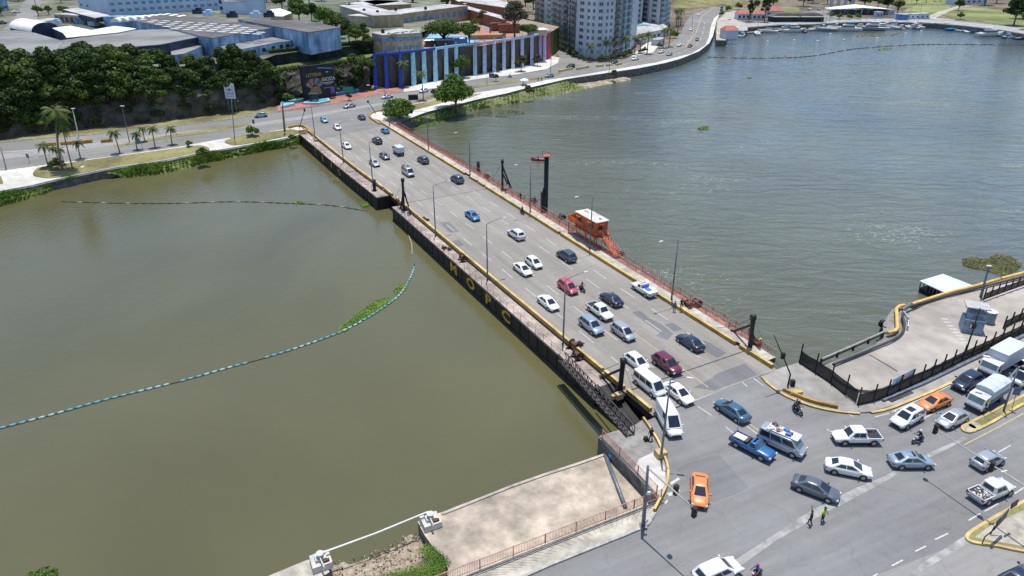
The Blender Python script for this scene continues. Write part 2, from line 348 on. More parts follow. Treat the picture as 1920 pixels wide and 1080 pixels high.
# painted lines on the near bank
mk = MB(); my = MB()
def dash(mb, a, b, w_=.14, z=.009, zg=0):
    A, C = G(*a, zg), G(*b, zg); d = (C - A); d.z = 0; d.normalize(); n = Vector((-d.y, d.x, 0)) * w_ / 2; u = Vector((0, 0, z))
    mb.quad(A - n + u, C - n + u, C + n + u, A + n + u)
for a, b in [((1645, 1076), (1634, 1083)), ((1672, 1061), (1693, 1050)), ((1716, 1034), (1736, 1024)), ((1753, 1012), (1778, 1000)), ((1816, 976), (1838, 963)), ((1846, 959), (1872, 944)), ((1888, 935), (1925, 911)),
             ((1872, 848), (1895, 835)), ((1673, 772), (1782, 723)), ((1729, 786), (1768, 766)), ((1308, 762), (1334, 779)), ((1360, 800), (1385, 820)), ((1400, 799), (1424, 817)), ((1380, 706), (1401, 725)), ((1406, 704), (1432, 724)),
             ((1588, 775), (1600, 781)), ((1668, 775), (1640, 782)), ((1300, 752), (1424, 703)), ((1550, 805), (1560, 811)), ((1576, 818), (1582, 821))]:
    dash(mk, a, b)
for a, b in [((1808, 834), (1870, 802)), ((1870, 802), (1925, 772)), ((1406, 795), (1432, 815))]: dash(my, a, b, .16)
struct('road_marking', mk, M['white']); struct('road_marking', my, M['yellow'])

# far bank: roads, promenade, lawns  (sheets 2 cm apart, seen from 200-400 m)
FN = [(-300, 360), (0, 320), (61, 312), (88, 308), (173, 297), (234, 289), (320, 277), (355, 271), (417, 260), (442, 257), (500, 247), (542, 240), (557, 237), (571, 239), (583, 248)]
FF = [(-300, 305), (0, 268), (30, 264.5), (102, 258), (173, 253), (224, 246), (320, 237), (400, 228), (442, 222), (512, 212), (625, 195), (712, 177), (757, 173), (825, 165), (882, 151), (970, 140), (1025, 130), (1047, 118), (1050, 108), (1042, 96), (1028, 82), (1033, 74), (1052, 90), (1075, 104), (1097, 115), (1120, 118), (1160, 115), (1205, 101), (1230, 93), (1263, 78), (1278, 58), (1285, 42), (1297, 27), (1328, 16), (1345, 4), (1360, -10)]
FR = [(1392, -10), (1380, 3), (1357, 20), (1339, 34), (1333, 48), (1329, 70), (1322, 85), (1297, 100), (1230, 117), (1140, 132), (1075, 143), (1025, 150), (975, 161), (892, 174), (812, 187), (770, 196), (725, 206), (703, 211), (695, 214), (692, 220)]
fr = MB(); fr.sheet([p + Vector((0, 0, .04)) for p in GL(FF) + GL(FR) + [G(717, 236), G(590, 264)] + GL(FN)[::-1]]); struct('road', fr, M['asph_f'])
def ytab(T, x): return lerp_tab([(a, b) for a, b in T], x)
def GP(x, y):          # a point of the sloping riverside walk (0 at the road, -1.2 at the river wall)
    yr, ye = ytab(FN[:13], x), ytab(E1, x); return G(x, y, -1.2 * max(0, min(1, (y - yr) / max(1, ye - yr))))
xs = [-300, -200, -100, -40, 0, 30, 61, 88, 130, 173, 200, 234, 280, 320, 355, 390, 417, 442, 470, 500, 530, 557, 572]
A = [G(x, ytab(FN[:13], x), .02) for x in xs] + [G(583, 248, .02)]; C = [G(x, ytab(E1, x), -1.2) for x in xs] + [G(583, 258, -1.2)]
pm = MB(); pm.strip(C, A, 0); pm.strip([p + Vector((0, 0, -4)) for p in C], C, 1); struct('promenade', pm, [M['conc_w'], M['seawall']])
pk = MB(); kerbline(pk, offset_line(C, .3), .35, .35); struct('river_parapet', pk, M['conc_w'])
def island(pts, m, dz=.12):
    P = smooth_line([GP(*p) + Vector((0, 0, dz)) for p in pts], 3, True); b = MB(); b.sheet(P); b.strip([p + Vector((0, 0, -.4)) for p in P] + [P[0] + Vector((0, 0, -.4))], P + [P[0]], 0)
    return struct('lawn', b, m)
pm = MB(); pm.sheet([p + Vector((0, 0, .02)) for p in GL(E2[:15]) + GL([(1343, 40), (1352, 20), (1400, -10)]) + GL(FR)]); struct('promenade', pm, M['conc_w'])
sheetp('boat_ramp', [(1342.5, 75), (1360.5, 75.5), (1367, 61), (1402, 57), (1400, 44), (1382, 38), (1380, 20), (1362, 22), (1345, 38)], M['conc'], .04)
sheetp('quay_apron', [(1367, 59), (1399, 51), (1460, 46), (1523, 45), (1594, 41), (1683, 41), (1753, 43), (1807, 48), (1877, 56), (1925, 64), (2050, 83), (2050, 74), (1925, 54), (1877, 48), (1807, 41), (1753, 37), (1683, 35), (1594, 36), (1523, 40), (1440, 42), (1400, 44)], mat('quay_grey', (.34, .35, .36), .85, .12, .3), .045)
island([(-40, 340), (-30, 338), (3, 345), (4, 337), (-5, 330), (-60, 338)], M['drygrass'])
island([(62, 328), (70, 316), (95, 311), (173, 299.5), (320, 280), (372, 273), (392, 278), (384, 284), (330, 296), (235, 312), (180, 320), (110, 333), (76, 333)], M['drygrass'])
island([(421, 266), (433, 260), (467, 253), (520, 246), (548, 243), (562, 249), (533, 257), (450, 272), (430, 271)], M['drygrass'])
sheetp('median', [(214, 274), (300, 257), (400, 240), (462, 231.5), (471, 235), (440, 241), (380, 250), (300, 262), (216, 277)], M['drygrass'], .10)
sheetp('median', [(782, 186), (892, 160), (1017, 144), (1050, 136), (1052, 138), (1017, 148), (892, 165), (784, 190)], M['drygrass'], .10)
sheetp('verge', [(-100, 279), (30, 263), (102, 257), (173, 252), (224, 245), (320, 236), (400, 227), (470, 217), (512, 211), (510, 199), (470, 204), (400, 212), (300, 226), (200, 236), (100, 244), (0, 255), (-100, 268)], M['drygrass'], .05)
sheetp('verge', [(735, 205), (770, 197), (812, 188), (880, 177), (905, 175), (880, 184), (830, 193), (780, 206), (745, 215), (725, 218)], M['drygrass'], .05)
sheetp('plaza', [(520, 209), (550, 205), (625, 194), (712, 176), (757, 172), (755, 166), (695, 166), (672, 170), (625, 178), (560, 189), (520, 198)], M['redpave'], .07)
sheetp('pavement', [(757, 172.5), (825, 164.5), (882, 150.5), (970, 139.5), (1025, 129.5), (1046, 118), (1049, 108), (1030, 104), (1028, 108), (960, 127), (895, 139), (800, 155), (757, 166)], M['conc_w'], .07)
fk = MB()
kerbline(fk, smooth_line(GL(FN[:13]), 4), .25, .18); kerbline(fk, smooth_line(GL(FF[:19]), 4), .3, .18)
struct('kerb', fk, M['kerb_g'])
fk = MB(); kerbline(fk, smooth_line(GL([(542, 240.5), (557, 237.2), (571, 239), (583, 248), (590, 255)]), 4), .5, .55)
struct('kerb', fk, M['kerb_y'])
fk = MB(); kerbline(fk, smooth_line(GL([(727, 207), (712, 209), (703, 211), (696, 214), (693, 220), (700, 226), (712, 234)]), 4), .45, .5)
struct('kerb', fk, M['kerb_y'])
# promenade parapet along the curved sea road, and its piers below
fm = MB(); fy = MB()
dl = [((1160, 124), (1230, 106)), ((1230, 106), (1285, 88)), ((1285, 88), (1305, 62)), ((1305, 62), (1315, 32)), ((1315, 32), (1352, 4))]
for a, b in dl: dash(fy, a, b, .45, .07)
for i in range(9):
    t = i / 9
    for P in ([(1050, 141), (1150, 126.5), (1240, 110)], [(1240, 98), (1292, 75), (1300, 45)], [(1262, 104), (1310, 80), (1322, 40)]):
        q = smooth_line(GL(P), 9); a = q[2 * i]; b = q[2 * i + 1]; d = (b - a).normalized(); n = Vector((-d.y, d.x, 0)) * .15; u = Vector((0, 0, .07))
        fm.quad(a - n + u, b - n + u, b + n + u, a + n + u)
for i in range(14):
    for P in ([(30, 291), (150, 275), (300, 250)], [(60, 297), (200, 279), (320, 263)]):
        q = smooth_line(GL([(P[0]), P[1], P[2]]), 14)
        if i % 1 == 0: a, b = q[2 * i], q[2 * i] + (q[2 * i + 1] - q[2 * i]).normalized() * 2.5
        d = (b - a).normalized(); n = Vector((-d.y, d.x, 0)) * .1; u = Vector((0, 0, .07)); fm.quad(a - n + u, b - n + u, b + n + u, a + n + u)
dash(fm, (0, 286), (75, 281), .5, .07)
struct('road_marking', fm, M['white']); struct('road_marking', fy, M['yellow'])
# worn pale track on the far road
sheetp('road_patch', [(-60, 296), (120, 276), (300, 252), (470, 232), (560, 219), (640, 204), (720, 192), (722, 196), (645, 209), (562, 225), (470, 238), (300, 260), (120, 286), (-60, 306)], mat('road_worn', (.29, .28, .27), .88, .08, .5), .055)
# sloping banks between wall and water
def bank(name, top, bot, m, z0=-.8, bulge=.4, zt=0):
    A = [p + Vector((0, -.1, z0)) for p in GL(top, zt)]; C = GL(bot, WZ); n = max(len(A), len(C)) * 5
    def rs(P):
        L = [0]
        for a, b in zip(P, P[1:]): L.append(L[-1] + (b - a).length)
        out = []
        for i in range(n + 1):
            d = L[-1] * i / n
            for k in range(len(P) - 1):
                if d <= L[k + 1] + 1e-6: out.append(P[k].lerp(P[k + 1], (d - L[k]) / max(1e-6, L[k + 1] - L[k]))); break
        return out
    A, C = rs(A), rs(C); rows = []
    for k in range(5):
        t = k / 4; rows.append([a.lerp(c, t) + Vector((random.uniform(-.4, .4) * (k > 0), random.uniform(-.4, .4) * (k > 0), bulge * math.sin(t * 3.14) + random.uniform(-.15, .15) - (k == 4) * .25)) for a, c in zip(A, C)])
    b = MB()
    for r0, r1 in zip(rows, rows[1:]): b.strip(r1, r0, 0)
    return struct(name, b, m), rows
bank1 = bank('grass_bank', E1[:6], [(-260, 452), (0, 387), (30, 381), (62, 372), (95, 361), (112, 350), (150, 341)], M['grass'], -.5, .4, -1.2)[1]
bank2 = bank('grass_bank', E1[6:], [(232, 334), (275, 330), (300, 327), (337, 320), (377, 309), (400, 303), (447, 294), (500, 283), (550, 276), (575, 266)], M['grass'], -.5, .4, -1.2)[1]
bank3 = bank('grass_bank', E2[:8], [(745, 242), (790, 234), (832, 222), (870, 214), (900, 205), (945, 199), (975, 193), (1012, 183), (1050, 176), (1100, 167)], mat('bank_growth', (.26, .24, .12), .95, .3, .5, c2=(.10, .15, .035)))[1]
bank4 = bank('gravel_bank', [(1063, 148), (1143, 137), (1170, 133)], [(1055, 176), (1125, 162), (1157, 155), (1185, 149)], mat('shore_gravel', (.33, .28, .2), .95, .3, .6), -2.6)[1]
# hill behind the towers
def hill(name, cx, cy, rx, ry, h, m, rot=0, n=28, z0=-.05):
    b = MB(); V = []; fs = []
    for i in range(n + 1):
        for j in range(n + 1):
            a, c = (i / n * 2 - 1), (j / n * 2 - 1); r = min(1, math.hypot(a, c)); z = h * (math.cos(r * math.pi) * .5 + .5)
            z += (random.uniform(-1, 1) * .25 if r < .95 else 0); x, y = a * rx, c * ry
            V.append((cx + x * math.cos(rot) - y * math.sin(rot), cy + x * math.sin(rot) + y * math.cos(rot), z0 + z))
    for i in range(n):
        for j in range(n): k = i * (n + 1) + j; fs.append((k, k + n + 1, k + n + 2, k + 1))
    b.add(V, fs, 0, True); return struct(name, b, m)
g = G(1262, 8); hill('hillside', g.x + 14, g.y + 40, 55, 75, 16, mat('scrub_hill', (.27, .21, .11), .95, .3, .15, c2=(.12, .15, .04), big=.04), R(10))
sheetp('lawn', [(1432, 30), (1440, 18), (1470, 12), (1498, 15), (1500, 22), (1470, 26)], M['field'], .05)
sheetp('lawn', [(1690, 22), (1720, 9), (1780, 10), (1783, 18), (1752, 25)], M['field'], .06)
sheetp('lawn', [(1765, 28), (1800, 14), (1850, 15), (1890, 22), (1925, 34), (1925, 55), (1880, 46), (1820, 38), (1790, 35)], M['field'], .06)
sheetp('lawn', [(1690, 0), (1790, -6), (1840, -2), (1800, 7), (1700, 8)], M['field'], .06)
sheetp('path', [(1740, 30), (1760, 22), (1800, 10), (1830, 12), (1800, 13), (1768, 27), (1755, 34), (1790, 37), (1790, 39), (1745, 36)], M['conc'], .07)
sheetp('car_park', [(1500, 23), (1560, 18), (1580, 30), (1560, 40), (1480, 40), (1470, 32)], M['asph_f'], .06)

# ---------------------------------------------------------------- cliff and plateau on the left
CB = [(-200, 285), (-60, 268), (0, 259), (100, 246), (200, 237), (300, 228), (400, 215), (470, 206), (510, 199), (560, 189), (640, 177), (700, 167)]
cb = GL(CB); PZ = 14.5
def cliff(Pb, topf, back, rows_=9, amp=1.0):
    Pb = resample(Pb, 2.0); rows = []
    for k in range(rows_ + 1):
        t = k / rows_; row = []
        for i, p in enumerate(Pb):
            n = math.sin(i * .9 + k * 1.7) + math.sin(i * .37 + k * .8) * 1.3 + random.uniform(-.8, .8)
            row.append(p + Vector((random.uniform(-.3, .3), back * t ** 1.6 + n * amp * (.25 + .75 * math.sin(t * 3.14)), topf(p) * t + random.uniform(-.4, .4) * (0 < k < rows_))))
        rows.append(row)
    return rows
XS = G(500, 200).x
rows = cliff(cb, lambda p: PZ if p.x < XS - 2 else 10.4, 8); cliff_rows = rows
b = MB()
for r0, r1 in zip(rows, rows[1:]): b.strip(r0, r1, 0)
M['rock'] = mat('cliff_rock', (.15, .13, .10), .95, .35, .35, c2=(.035, .035, .028), bump=.3, big=.06)
struct('cliff', b, M['rock'])
# plateau top (left, warehouses) and the lower school terrace
edge = rows[-1]
e_l = [p for p in edge if p.x < G(500, 200).x]; e_r = [p for p in edge if p.x >= G(500, 200).x]
pl = MB(); pl.sheet([Vector((p.x, p.y, PZ)) for p in e_l] + [Vector((p.x, p.y + 9, PZ)) for p in e_r] + [Vector((-46, 283, PZ)), Vector((-38, 330, PZ)), Vector((-40, 420, PZ)), Vector((-60, 900, PZ)), Vector((-1600, 900, PZ)), Vector((-1600, 200, PZ))])
struct('plateau', pl, mat('yard_ground', (.20, .19, .15), .9, .3, .08, c2=(.09, .11, .05), big=.02))
ld = MB(); ld.strip([Vector((p.x, p.y, 10.6)) for p in e_r], [Vector((p.x, p.y + 10, 10.9)) for p in e_r]); ld.strip([Vector((p.x, p.y - .3, 9)) for p in e_r], [Vector((p.x, p.y, 10.6)) for p in e_r])
struct('ledge', ld, M['grass'])
SZ = 11.5
WB = GL([(705, 166), (735, 164), (775, 159), (817, 152), (856, 145), (891, 140), (927, 134), (962, 128), (997, 121), (1029, 110)])
st = MB(); st.sheet([Vector((p.x, p.y + 1.2, SZ)) for p in WB] + [Vector((24, 372, SZ)), Vector((2, 420, SZ)), Vector((-20, 900, SZ)), Vector((-62, 900, SZ)), Vector((-42, 420, SZ)), Vector((-40, 330, SZ)), Vector((-48, 280, SZ))])
struct('school_terrace', st, mat('terrace_paving', (.36, .27, .22), .9, .2, .25, c2=(.22, .17, .13)))
sl = MB(); sl.strip([Vector((24, 372, 0)), Vector((12, 430, 0)), Vector((-10, 900, 0))], [Vector((24, 372, SZ)), Vector((2, 430, SZ)), Vector((-20, 900, SZ))]); sl.quad(Vector((WB[-1].x, WB[-1].y + 1.2, 0)), Vector((24, 372, 0)), Vector((24, 372, SZ)), Vector((WB[-1].x, WB[-1].y + 1.2, SZ)))
struct('terrace_slope', sl, M['grass'])
# ================================================================ FLOATING BRIDGE
VL = [(-215, 44.2), (-208, 44.4), (-180, 44.9), (-160, 45.5), (-142, 46.4), (-50, 46.7)]
VR = [(-215, 66.0), (-150, 66.5), (-50, 66.2)]
VY = [(-205, 54.6), (-150, 56.6), (-120, 57.0), (-65, 56.1), (-50, 56.0)]
VO = [(-208, 41.4), (-167, 42.2), (-141.6, 43.1), (-134, 44.0), (-50, 43.8)]
vl, vr, vy, vo = (lambda u, T=T: lerp_tab(T, u) for T in (VL, VR, VY, VO))
def frange(a, b, s):
    n = max(1, int(round((b - a) / s))); return [a + (b - a) * i / n for i in range(n + 1)]
M['hull'] = mat('hull_black', (.034, .025, .021), .6, .5, .9, c2=(.007, .007, .010), spec=.4, streak=(1, 1, .12))
M['hull2'] = mat('hull_band', (.05, .045, .042), .7, .3, .6)
M['walk'] = mat('walkway_rosy', (.40, .33, .29), .85, .2, .6, big=.1)
M['pave'] = mat('bridge_pavement', (.46, .42, .36), .85, .14, .8, big=.1)
M['red'] = mat('railing_red', (.47, .13, .08), .65, .3, 1.5)
M['redp'] = mat('railing_pink', (.50, .23, .18), .7, .25, 1.5)
M['orange'] = mat('cabin_orange', (.66, .13, .02), .55, .22, 1.2, big=.4)
M['roofw'] = mat('roof_whitewash', (.62, .60, .52), .8, .14, 1.2, big=.5)
M['black'] = mat('black_steel', (.014, .014, .016), .5, .4, 2, spec=.4)
M['steel'] = mat('grey_steel', (.20, .22, .24), .45, .2, 2, metal=.5)
M['pole'] = mat('galvanised_pole', (.17, .19, .22), .5, .2, 2, metal=.3)
M['lampw'] = mat('lamp_white', (.7, .7, .68), .4, .08, 3)
M['rust'] = mat('rusty_steel', (.17, .08, .05), .85, .4, 2)
M['dark'] = mat('joint_dark', (.05, .05, .05), .9, .3, 1)
M['lettery'] = mat('letter_yellow', (.60, .38, .03), .6, .2, 1.5)
M['letterw'] = mat('letter_faded', (.34, .30, .17), .7, .25, 1.5)
br = thing('floating_bridge', 'long floating bridge with six lanes of traffic over black steel pontoons', 'bridge', (0, 0, 0))
us = frange(-214, -50.25, 4)
b = MB(); A = [B(u, vl(u) - .5) for u in us]; C = [B(u, vr(u) + .5) for u in us]
# the far fan where the deck widens into the junction is covered by the road sheet
A = [p + Vector((0, 0, .012)) for p in A]; C = [p + Vector((0, 0, .012)) for p in C]
b.strip(A, C); b.strip([p - Vector((0, 0, .9)) for p in A], A, 1); b.strip(C, [p - Vector((0, 0, .9)) for p in C], 1); b.quad(A[-1], C[-1], C[-1] - Vector((0, 0, .9)), A[-1] - Vector((0, 0, .9)))
b.build('deck', [M['asph_b'], M['hull']], br)
b = MB()
def hullblock(u0, u1, z0, z1, m=0, dv=0.0):
    q = frange(u0, u1, 4); A = [B(u, vo(u) + dv, z0) for u in q]; T = [B(u, vo(u) + dv, z1) for u in q]; C = [B(u, vr(u) + 3.6, z0) for u in q]; D = [B(u, vr(u) + 3.6, z1) for u in q]
    b.strip(A, T, m); b.strip(D, C, m); b.quad(A[0], C[0], D[0], T[0], m); b.quad(C[-1], A[-1], T[-1], D[-1], m); b.strip(T, D, m)
hullblock(-204, -141.6, -4.2, -.55); hullblock(-134.2, -58.5, -4.2, -.55)
for u in frange(-202, -143, 2.6)[1:-1] + frange(-133, -60, 2.6)[1:-1]: b.beam(B(u, vo(u) - .03, -.7), B(u, vo(u) - .03, -3.1), .1, .1, 0, (1, 0, 0))
b.build('pontoon', M['hull'], br)
b = MB()
for q in (frange(-204, -141.6, 4), frange(-134.2, -58.5, 4)):
    for z in (-.42, -3.0):
        b = MB()
        for a, c in zip(q, q[1:]): b.beam(B(a, vo(a) - .06, z), B(c, vo(c) - .06, z), .16, .14)
        b.build('fender_rail', M['hull2'], br)
b = MB()
for q in (frange(-208, -141.6, 4), frange(-134.2, -58.5, 4)):
    A = [B(u, vo(u), -.3) for u in q]; C = [B(u, vl(u) - .55, -.3) for u in q]; b.strip(A, C); lo = Vector((0, 0, -.26))
    b.strip([p + lo for p in A], A); b.quad(A[0], C[0], C[0] + lo, A[0] + lo); b.quad(C[-1], A[-1], A[-1] + lo, C[-1] + lo)
b.add([B(-146, 43.0, -.27), B(-141.7, 43.4, -.27), B(-143, 45.6, -.27), B(-147, 45.0, -.27)], [(0, 1, 2, 3)])
b.build('left_walkway', M['walk'], br)
b = MB()
q = frange(-208, -52, 4); b.strip([B(u, vr(u) + .5, .46) for u in q], [B(u, vr(u) + 2.1, .46) for u in q]); b.strip([B(u, vr(u) + 2.1, .46) for u in q], [B(u, vr(u) + 2.1, -.5) for u in q])
b.build('right_pavement', M['pave'], br)
b = MB()
q = frange(-206, -57, 4); b.strip([B(u, vr(u) + 2.1, .2) for u in q], [B(u, vr(u) + 3.6, .2) for u in q]); b.strip([B(u, vr(u) + 3.6, .2) for u in q], [B(u, vr(u) + 3.6, -.6) for u in q])
b.build('steel_catwalk', mat('catwalk_red', (.34, .15, .12), .8, .3, .8), br)
# kerbs: yellow faces, paler tops, with gaps
def kerb(segs, vf, side, h0=.0, h=.58, wd=.42):
    b = MB()
    for a, c in segs:
        q = frange(a, c, 3); P = [B(u, vf(u) + side * .22, h0) for u in q]; kerbline(b, P, wd, h, 0, 0, 1)
    return b.build('kerb_barrier', [M['kerb_y'], M['kerb_yl']], br)
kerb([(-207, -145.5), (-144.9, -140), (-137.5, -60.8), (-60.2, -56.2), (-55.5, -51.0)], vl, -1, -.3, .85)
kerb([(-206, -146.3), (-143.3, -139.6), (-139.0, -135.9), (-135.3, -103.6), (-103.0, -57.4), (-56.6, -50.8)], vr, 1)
# painted lines on the deck
b = MB()
def lane(frac_a, vf, ph, per=7.9, ln=3.8, u0=-199, u1=-52, wd=.13):
    u = u0 + ph
    while u + ln < u1:
        q = MB(); q.quad(B(u, vf(u) - wd / 2, .022), B(u + ln, vf(u + ln) - wd / 2, .022), B(u + ln, vf(u + ln) + wd / 2, .022), B(u, vf(u) + wd / 2, .022)); q.build('lane_marking', M['white'], br); u += per
f1 = lambda u: vl(u) + (vy(u) - vl(u)) * .30; f2 = lambda u: vl(u) + (vy(u) - vl(u)) * .655
f3 = lambda u: vy(u) + (vr(u) - vy(u)) * .37; f4 = lambda u: vy(u) + (vr(u) - vy(u)) * .67
for k, f in enumerate((f1, f2, f3, f4)): lane(0, f, (1.6, 2.6, 3.6, 1.3)[k])
for a, c in ((-200, -176), (-174, -158), (-150, -141), (-134, -127), (-120, -112), (-72, -60), (-58, -51.5)):
    b = MB(); q = frange(a, c, 3); b.strip([B(u, vy(u) - .07, .022) for u in q], [B(u, vy(u) + .07, .022) for u in q]); b.build('centre_line', M['yellow'], br)
b = MB()
for u in (-203.6, -134.4, -55.75):
    b = MB(); b.quad(B(u, vl(u), .020), B(u + .18, vl(u), .020), B(u + .18, vr(u), .020), B(u, vr(u), .020)); b.build('expansion_joint', M['dark'], br)
b = MB()
for P in ([(825, 417), (842, 416), (862, 435), (843, 436)], [(848, 452), (860, 450), (870, 460), (856, 463)], [(1185, 586), (1200, 583), (1218, 597), (1240, 608), (1262, 626), (1252, 638), (1230, 630), (1238, 624), (1215, 608)], [(1245, 608), (1262, 606), (1280, 618), (1264, 622)], [(1318, 638), (1330, 642), (1362, 662), (1345, 672), (1318, 655)],
          [(1345, 700), (1396, 682), (1420, 703), (1340, 732), (1300, 727), (1330, 712)]):
    b = MB(); b.sheet([p + Vector((0, 0, .017)) for p in GL(P)]); b.build('asphalt_patch', M['patch'], br)
# railings
def railing(name, P, h, m, picket=.28, post=2.4, pw=.035, rails=(1.0, .12), rw=.05, parent=None, pp=.08):
    b = MB(); Q = resample(P, picket)
    for k, p in enumerate(Q): b.beam(p + Vector((0, 0, .1)), p + Vector((0, 0, h)), pw, pw)
    for p in resample(P, post): b.beam(p, p + Vector((0, 0, h + .06)), pp, pp)
    for r in rails:
        for a, c in zip(P, P[1:]): b.beam(a + Vector((0, 0, h * r)), c + Vector((0, 0, h * r)), rw, rw)
    return b.build(name, m, parent)
railing('catwalk_railing', [B(u, vr(u) + 2.15, .46) for u in frange(-205, -101, 4)], 1.05, M['red'], parent=br)
railing('catwalk_railing', [B(u, vr(u) + 2.15, .46) for u in frange(-92, -52, 4)], 1.05, M['redp'], parent=br)
railing('outer_railing', [B(u, vr(u) + 3.55, .2) for u in frange(-200, -57, 4)], 1.1, M['redp'], .5, parent=br)
railing('walkway_railing', [B(u, vo(u) + .1, -.3) for u in frange(-200, -143, 4)], 1.0, M['rust'], 2.2, 2.2, .03, (1.0,), .025, parent=br, pp=.04)
railing('walkway_railing', [B(u, vo(u) + .1, -.3) for u in frange(-131, -62, 4)], 1.0, M['rust'], 2.2, 2.2, .04, (1.0, .5), .028, parent=br, pp=.05)
# letters on the pontoon side (3D signwriting, 12 mm thick)
def letter(ch, u, z, v, size, m, parent, wide=1.0, ang=None, name='painted_letter'):
    c = bpy.data.curves.new(name, 'FONT'); c.body = ch; c.size = size; c.extrude = .012; c.align_x = 'CENTER'; c.align_y = 'CENTER'; c.offset = .03 * size
    o = bpy.data.objects.new('tmp', c); col.objects.link(o); bpy.context.view_layer.update()
    me = bpy.data.meshes.new_from_object(o.evaluated_get(bpy.context.evaluated_depsgraph_get())); bpy.data.objects.remove(o); bpy.data.curves.remove(c)
    me.name = name; me.materials.clear(); me.materials.append(m)
    o = link(name, me, parent)
    # text x -> along +u as seen from upstream, text y -> up, normal -> -v
    o.matrix_local = Matrix((( BU.x * wide, 0, -BVv.x, 0), (BU.y * wide, 0, -BVv.y, 0), (0, 1, 0, 0), (0, 0, 0, 1)))
    o.location = B(u, v, z); return o
for ch, x, y in (('M', 850, 510), ('O', 882, 537), ('P', 915, 563), ('C', 949, 594)):
    u, z = RV(x, y, vo(-90) - .06); letter(ch, u, -1.75, vo(u) - .05, 2.45, M['lettery'], br, 1.6)
for ch, x, y in (('C', 593, 287), ('E', 605.5, 299), ('V', 620, 311), ('O', 634, 324)):
    u, z = RV(x, y, vo(-185)); letter(ch, u, -1.75, vo(u) - .05, 2.2, M['lettery'] if ch in 'EV' else M['letterw'], br, 1.3)
# ---------------------------------------------------------------- street lamps
def RY(x, y, Y):       # point of the ray through (x, y) at forward distance Y
    t = Y / (cp - (y - 540) / F * sp); return Vector(((x - 960) / F * t, Y, H - (sp + cp * (y - 540) / F) * t))
def lamp(loc, ang, label, h=10.0, arm=3.0, group='street lamps along the bridge'):
    t = thing('street_lamp', label, 'street lamp', loc, ang, group)
    b = MB(); b.box((0, 0, 0), (.42, .42, .06)); b.tube([(0, 0, .04), (0, 0, h * .5), (0, 0, h)], [.14, .11, .075], 8); b.build('pole', M['pole'], t)
    b = MB(); b.tube([(0, 0, h - .1), (arm * .35, 0, h + .22), (arm * .7, 0, h + .38), (arm, 0, h + .42)], [.05, .045, .04, .035], 6); b.build('arm', M['pole'], t)
    b = MB(); b.box((arm + .25, 0, h + .36), (.75, .26, .13), 0, 0, .7); b.build('lamp_head', M['lampw'], t)
    return t
av = math.atan2(BVv.y, BVv.x)
LL = [((591, 262), 'grey street lamp on the left walkway, first from the far bank'), ((647, 304), 'grey street lamp on the left walkway, second from the far bank'), ((706, 345), 'grey street lamp beside the short black post of the left walkway'),
      ((815, 443), 'grey street lamp on the left walkway, just nearer than the black leaning mast'), ((914, 525), 'tall grey street lamp on the left walkway above the letters O and P'), ((1062, 643), 'tall grey street lamp on the left walkway beside the rusty winches')]
for (x, y), lb in LL:
    g = G(x, y, -.3); u = g.dot(BU); lamp(B(u, vl(u) - .75, -.3), av, lb)
RR = [((727, 237), 'grey street lamp at the far right end of the bridge'), ((794, 282), 'grey street lamp on the right pavement, second from the far bank'), ((874, 329), 'grey street lamp on the right pavement, third from the far bank'), ((988, 399), 'grey street lamp on the right pavement beside the tall black pile'),
      ((1102, 468), 'grey street lamp in front of the orange control cabin'), ((1267, 560), 'grey street lamp on the right pavement near two pedestrians')]
for (x, y), lb in RR:
    g = G(x, y, .4); u = g.dot(BU); lamp(B(u, vr(u) + .75, .46), av + math.pi, lb)
lamp(G(1240, 851, .75), R(-12), 'tall grey street lamp on the yellow concrete block by the near left corner', 9.6, 1.6)
b = MB(); b.box((0, 0, 0), (1.2, 1.0, .85), 0, 0, .92); b.build('lamp_plinth', M['kerb_yl'], None, G(1238, 857), R(20), label='yellow painted concrete block carrying the near street lamp', category='plinth')
# ---------------------------------------------------------------- mooring masts
def mast(base, top, struts, label, r=.34, group='black mooring masts on the bridge', wheel=True):
    """base world point, top pixel, struts: list of (foot world point, fraction up the mast)"""
    t = thing('mooring_mast', label, 'mast', base, 0, group)
    tp = RY(top[0], top[1], base.y) - base
    b = MB(); b.beam((0, 0, 0), tp, r * 1.3, r * 1.3, 0, (1, 0, 0)); b.box((0, 0, -.05), (r * 3, r * 3, .14)); b.build('mast', M['black'], t)
    for foot, f in struts: b = MB(); b.beam(foot - base, tp * f, r * .75, r * .75); b.box(foot - base, (.7, .7, .16)); b.build('strut', M['black'], t)
    b = MB(); b.tube([tp + Vector((-.32, 0, .05)), tp + Vector((.32, 0, .05))], .42, 12); b.build('sheave', M['black'], t)
    b = MB()
    for k in (-1, 1):
        e = B((-6 if k < 0 else 5.5), -.4, .2); b.tube([tp, tp.lerp(e, .5) + Vector((0, 0, -.5)), e], .028, 4)
    b.build('cable', M['black'], t)
    return t
mb_ = G(757, 394, -.3); mast(mb_, (755, 338), [(G(768, 393, -.3), .72), (G(751, 391, -.3), .55)], 'tall black mooring mast on the left walkway with two people at its foot')
mb_ = G(1162, 738, -.3); mast(mb_, (1168, 678), [(G(1129, 708, -.3), .78), (G(1150, 743, -.3), .45)], 'black mooring mast with long slanting strut at the near left end', .4)
mb_ = G(1406, 652, .3); mast(mb_, (1412, 596), [(G(1374, 622, .3), .78), (G(1417, 640, .3), .5)], 'black mooring mast with long slanting strut at the near right end', .38)
mb_ = G(942, 356, .3); mast(mb_, (942, 303), [(G(958, 352, .2), .85), (G(952, 345, .2), .6)], 'black mooring mast beside the right pavement at the middle of the bridge', .36)
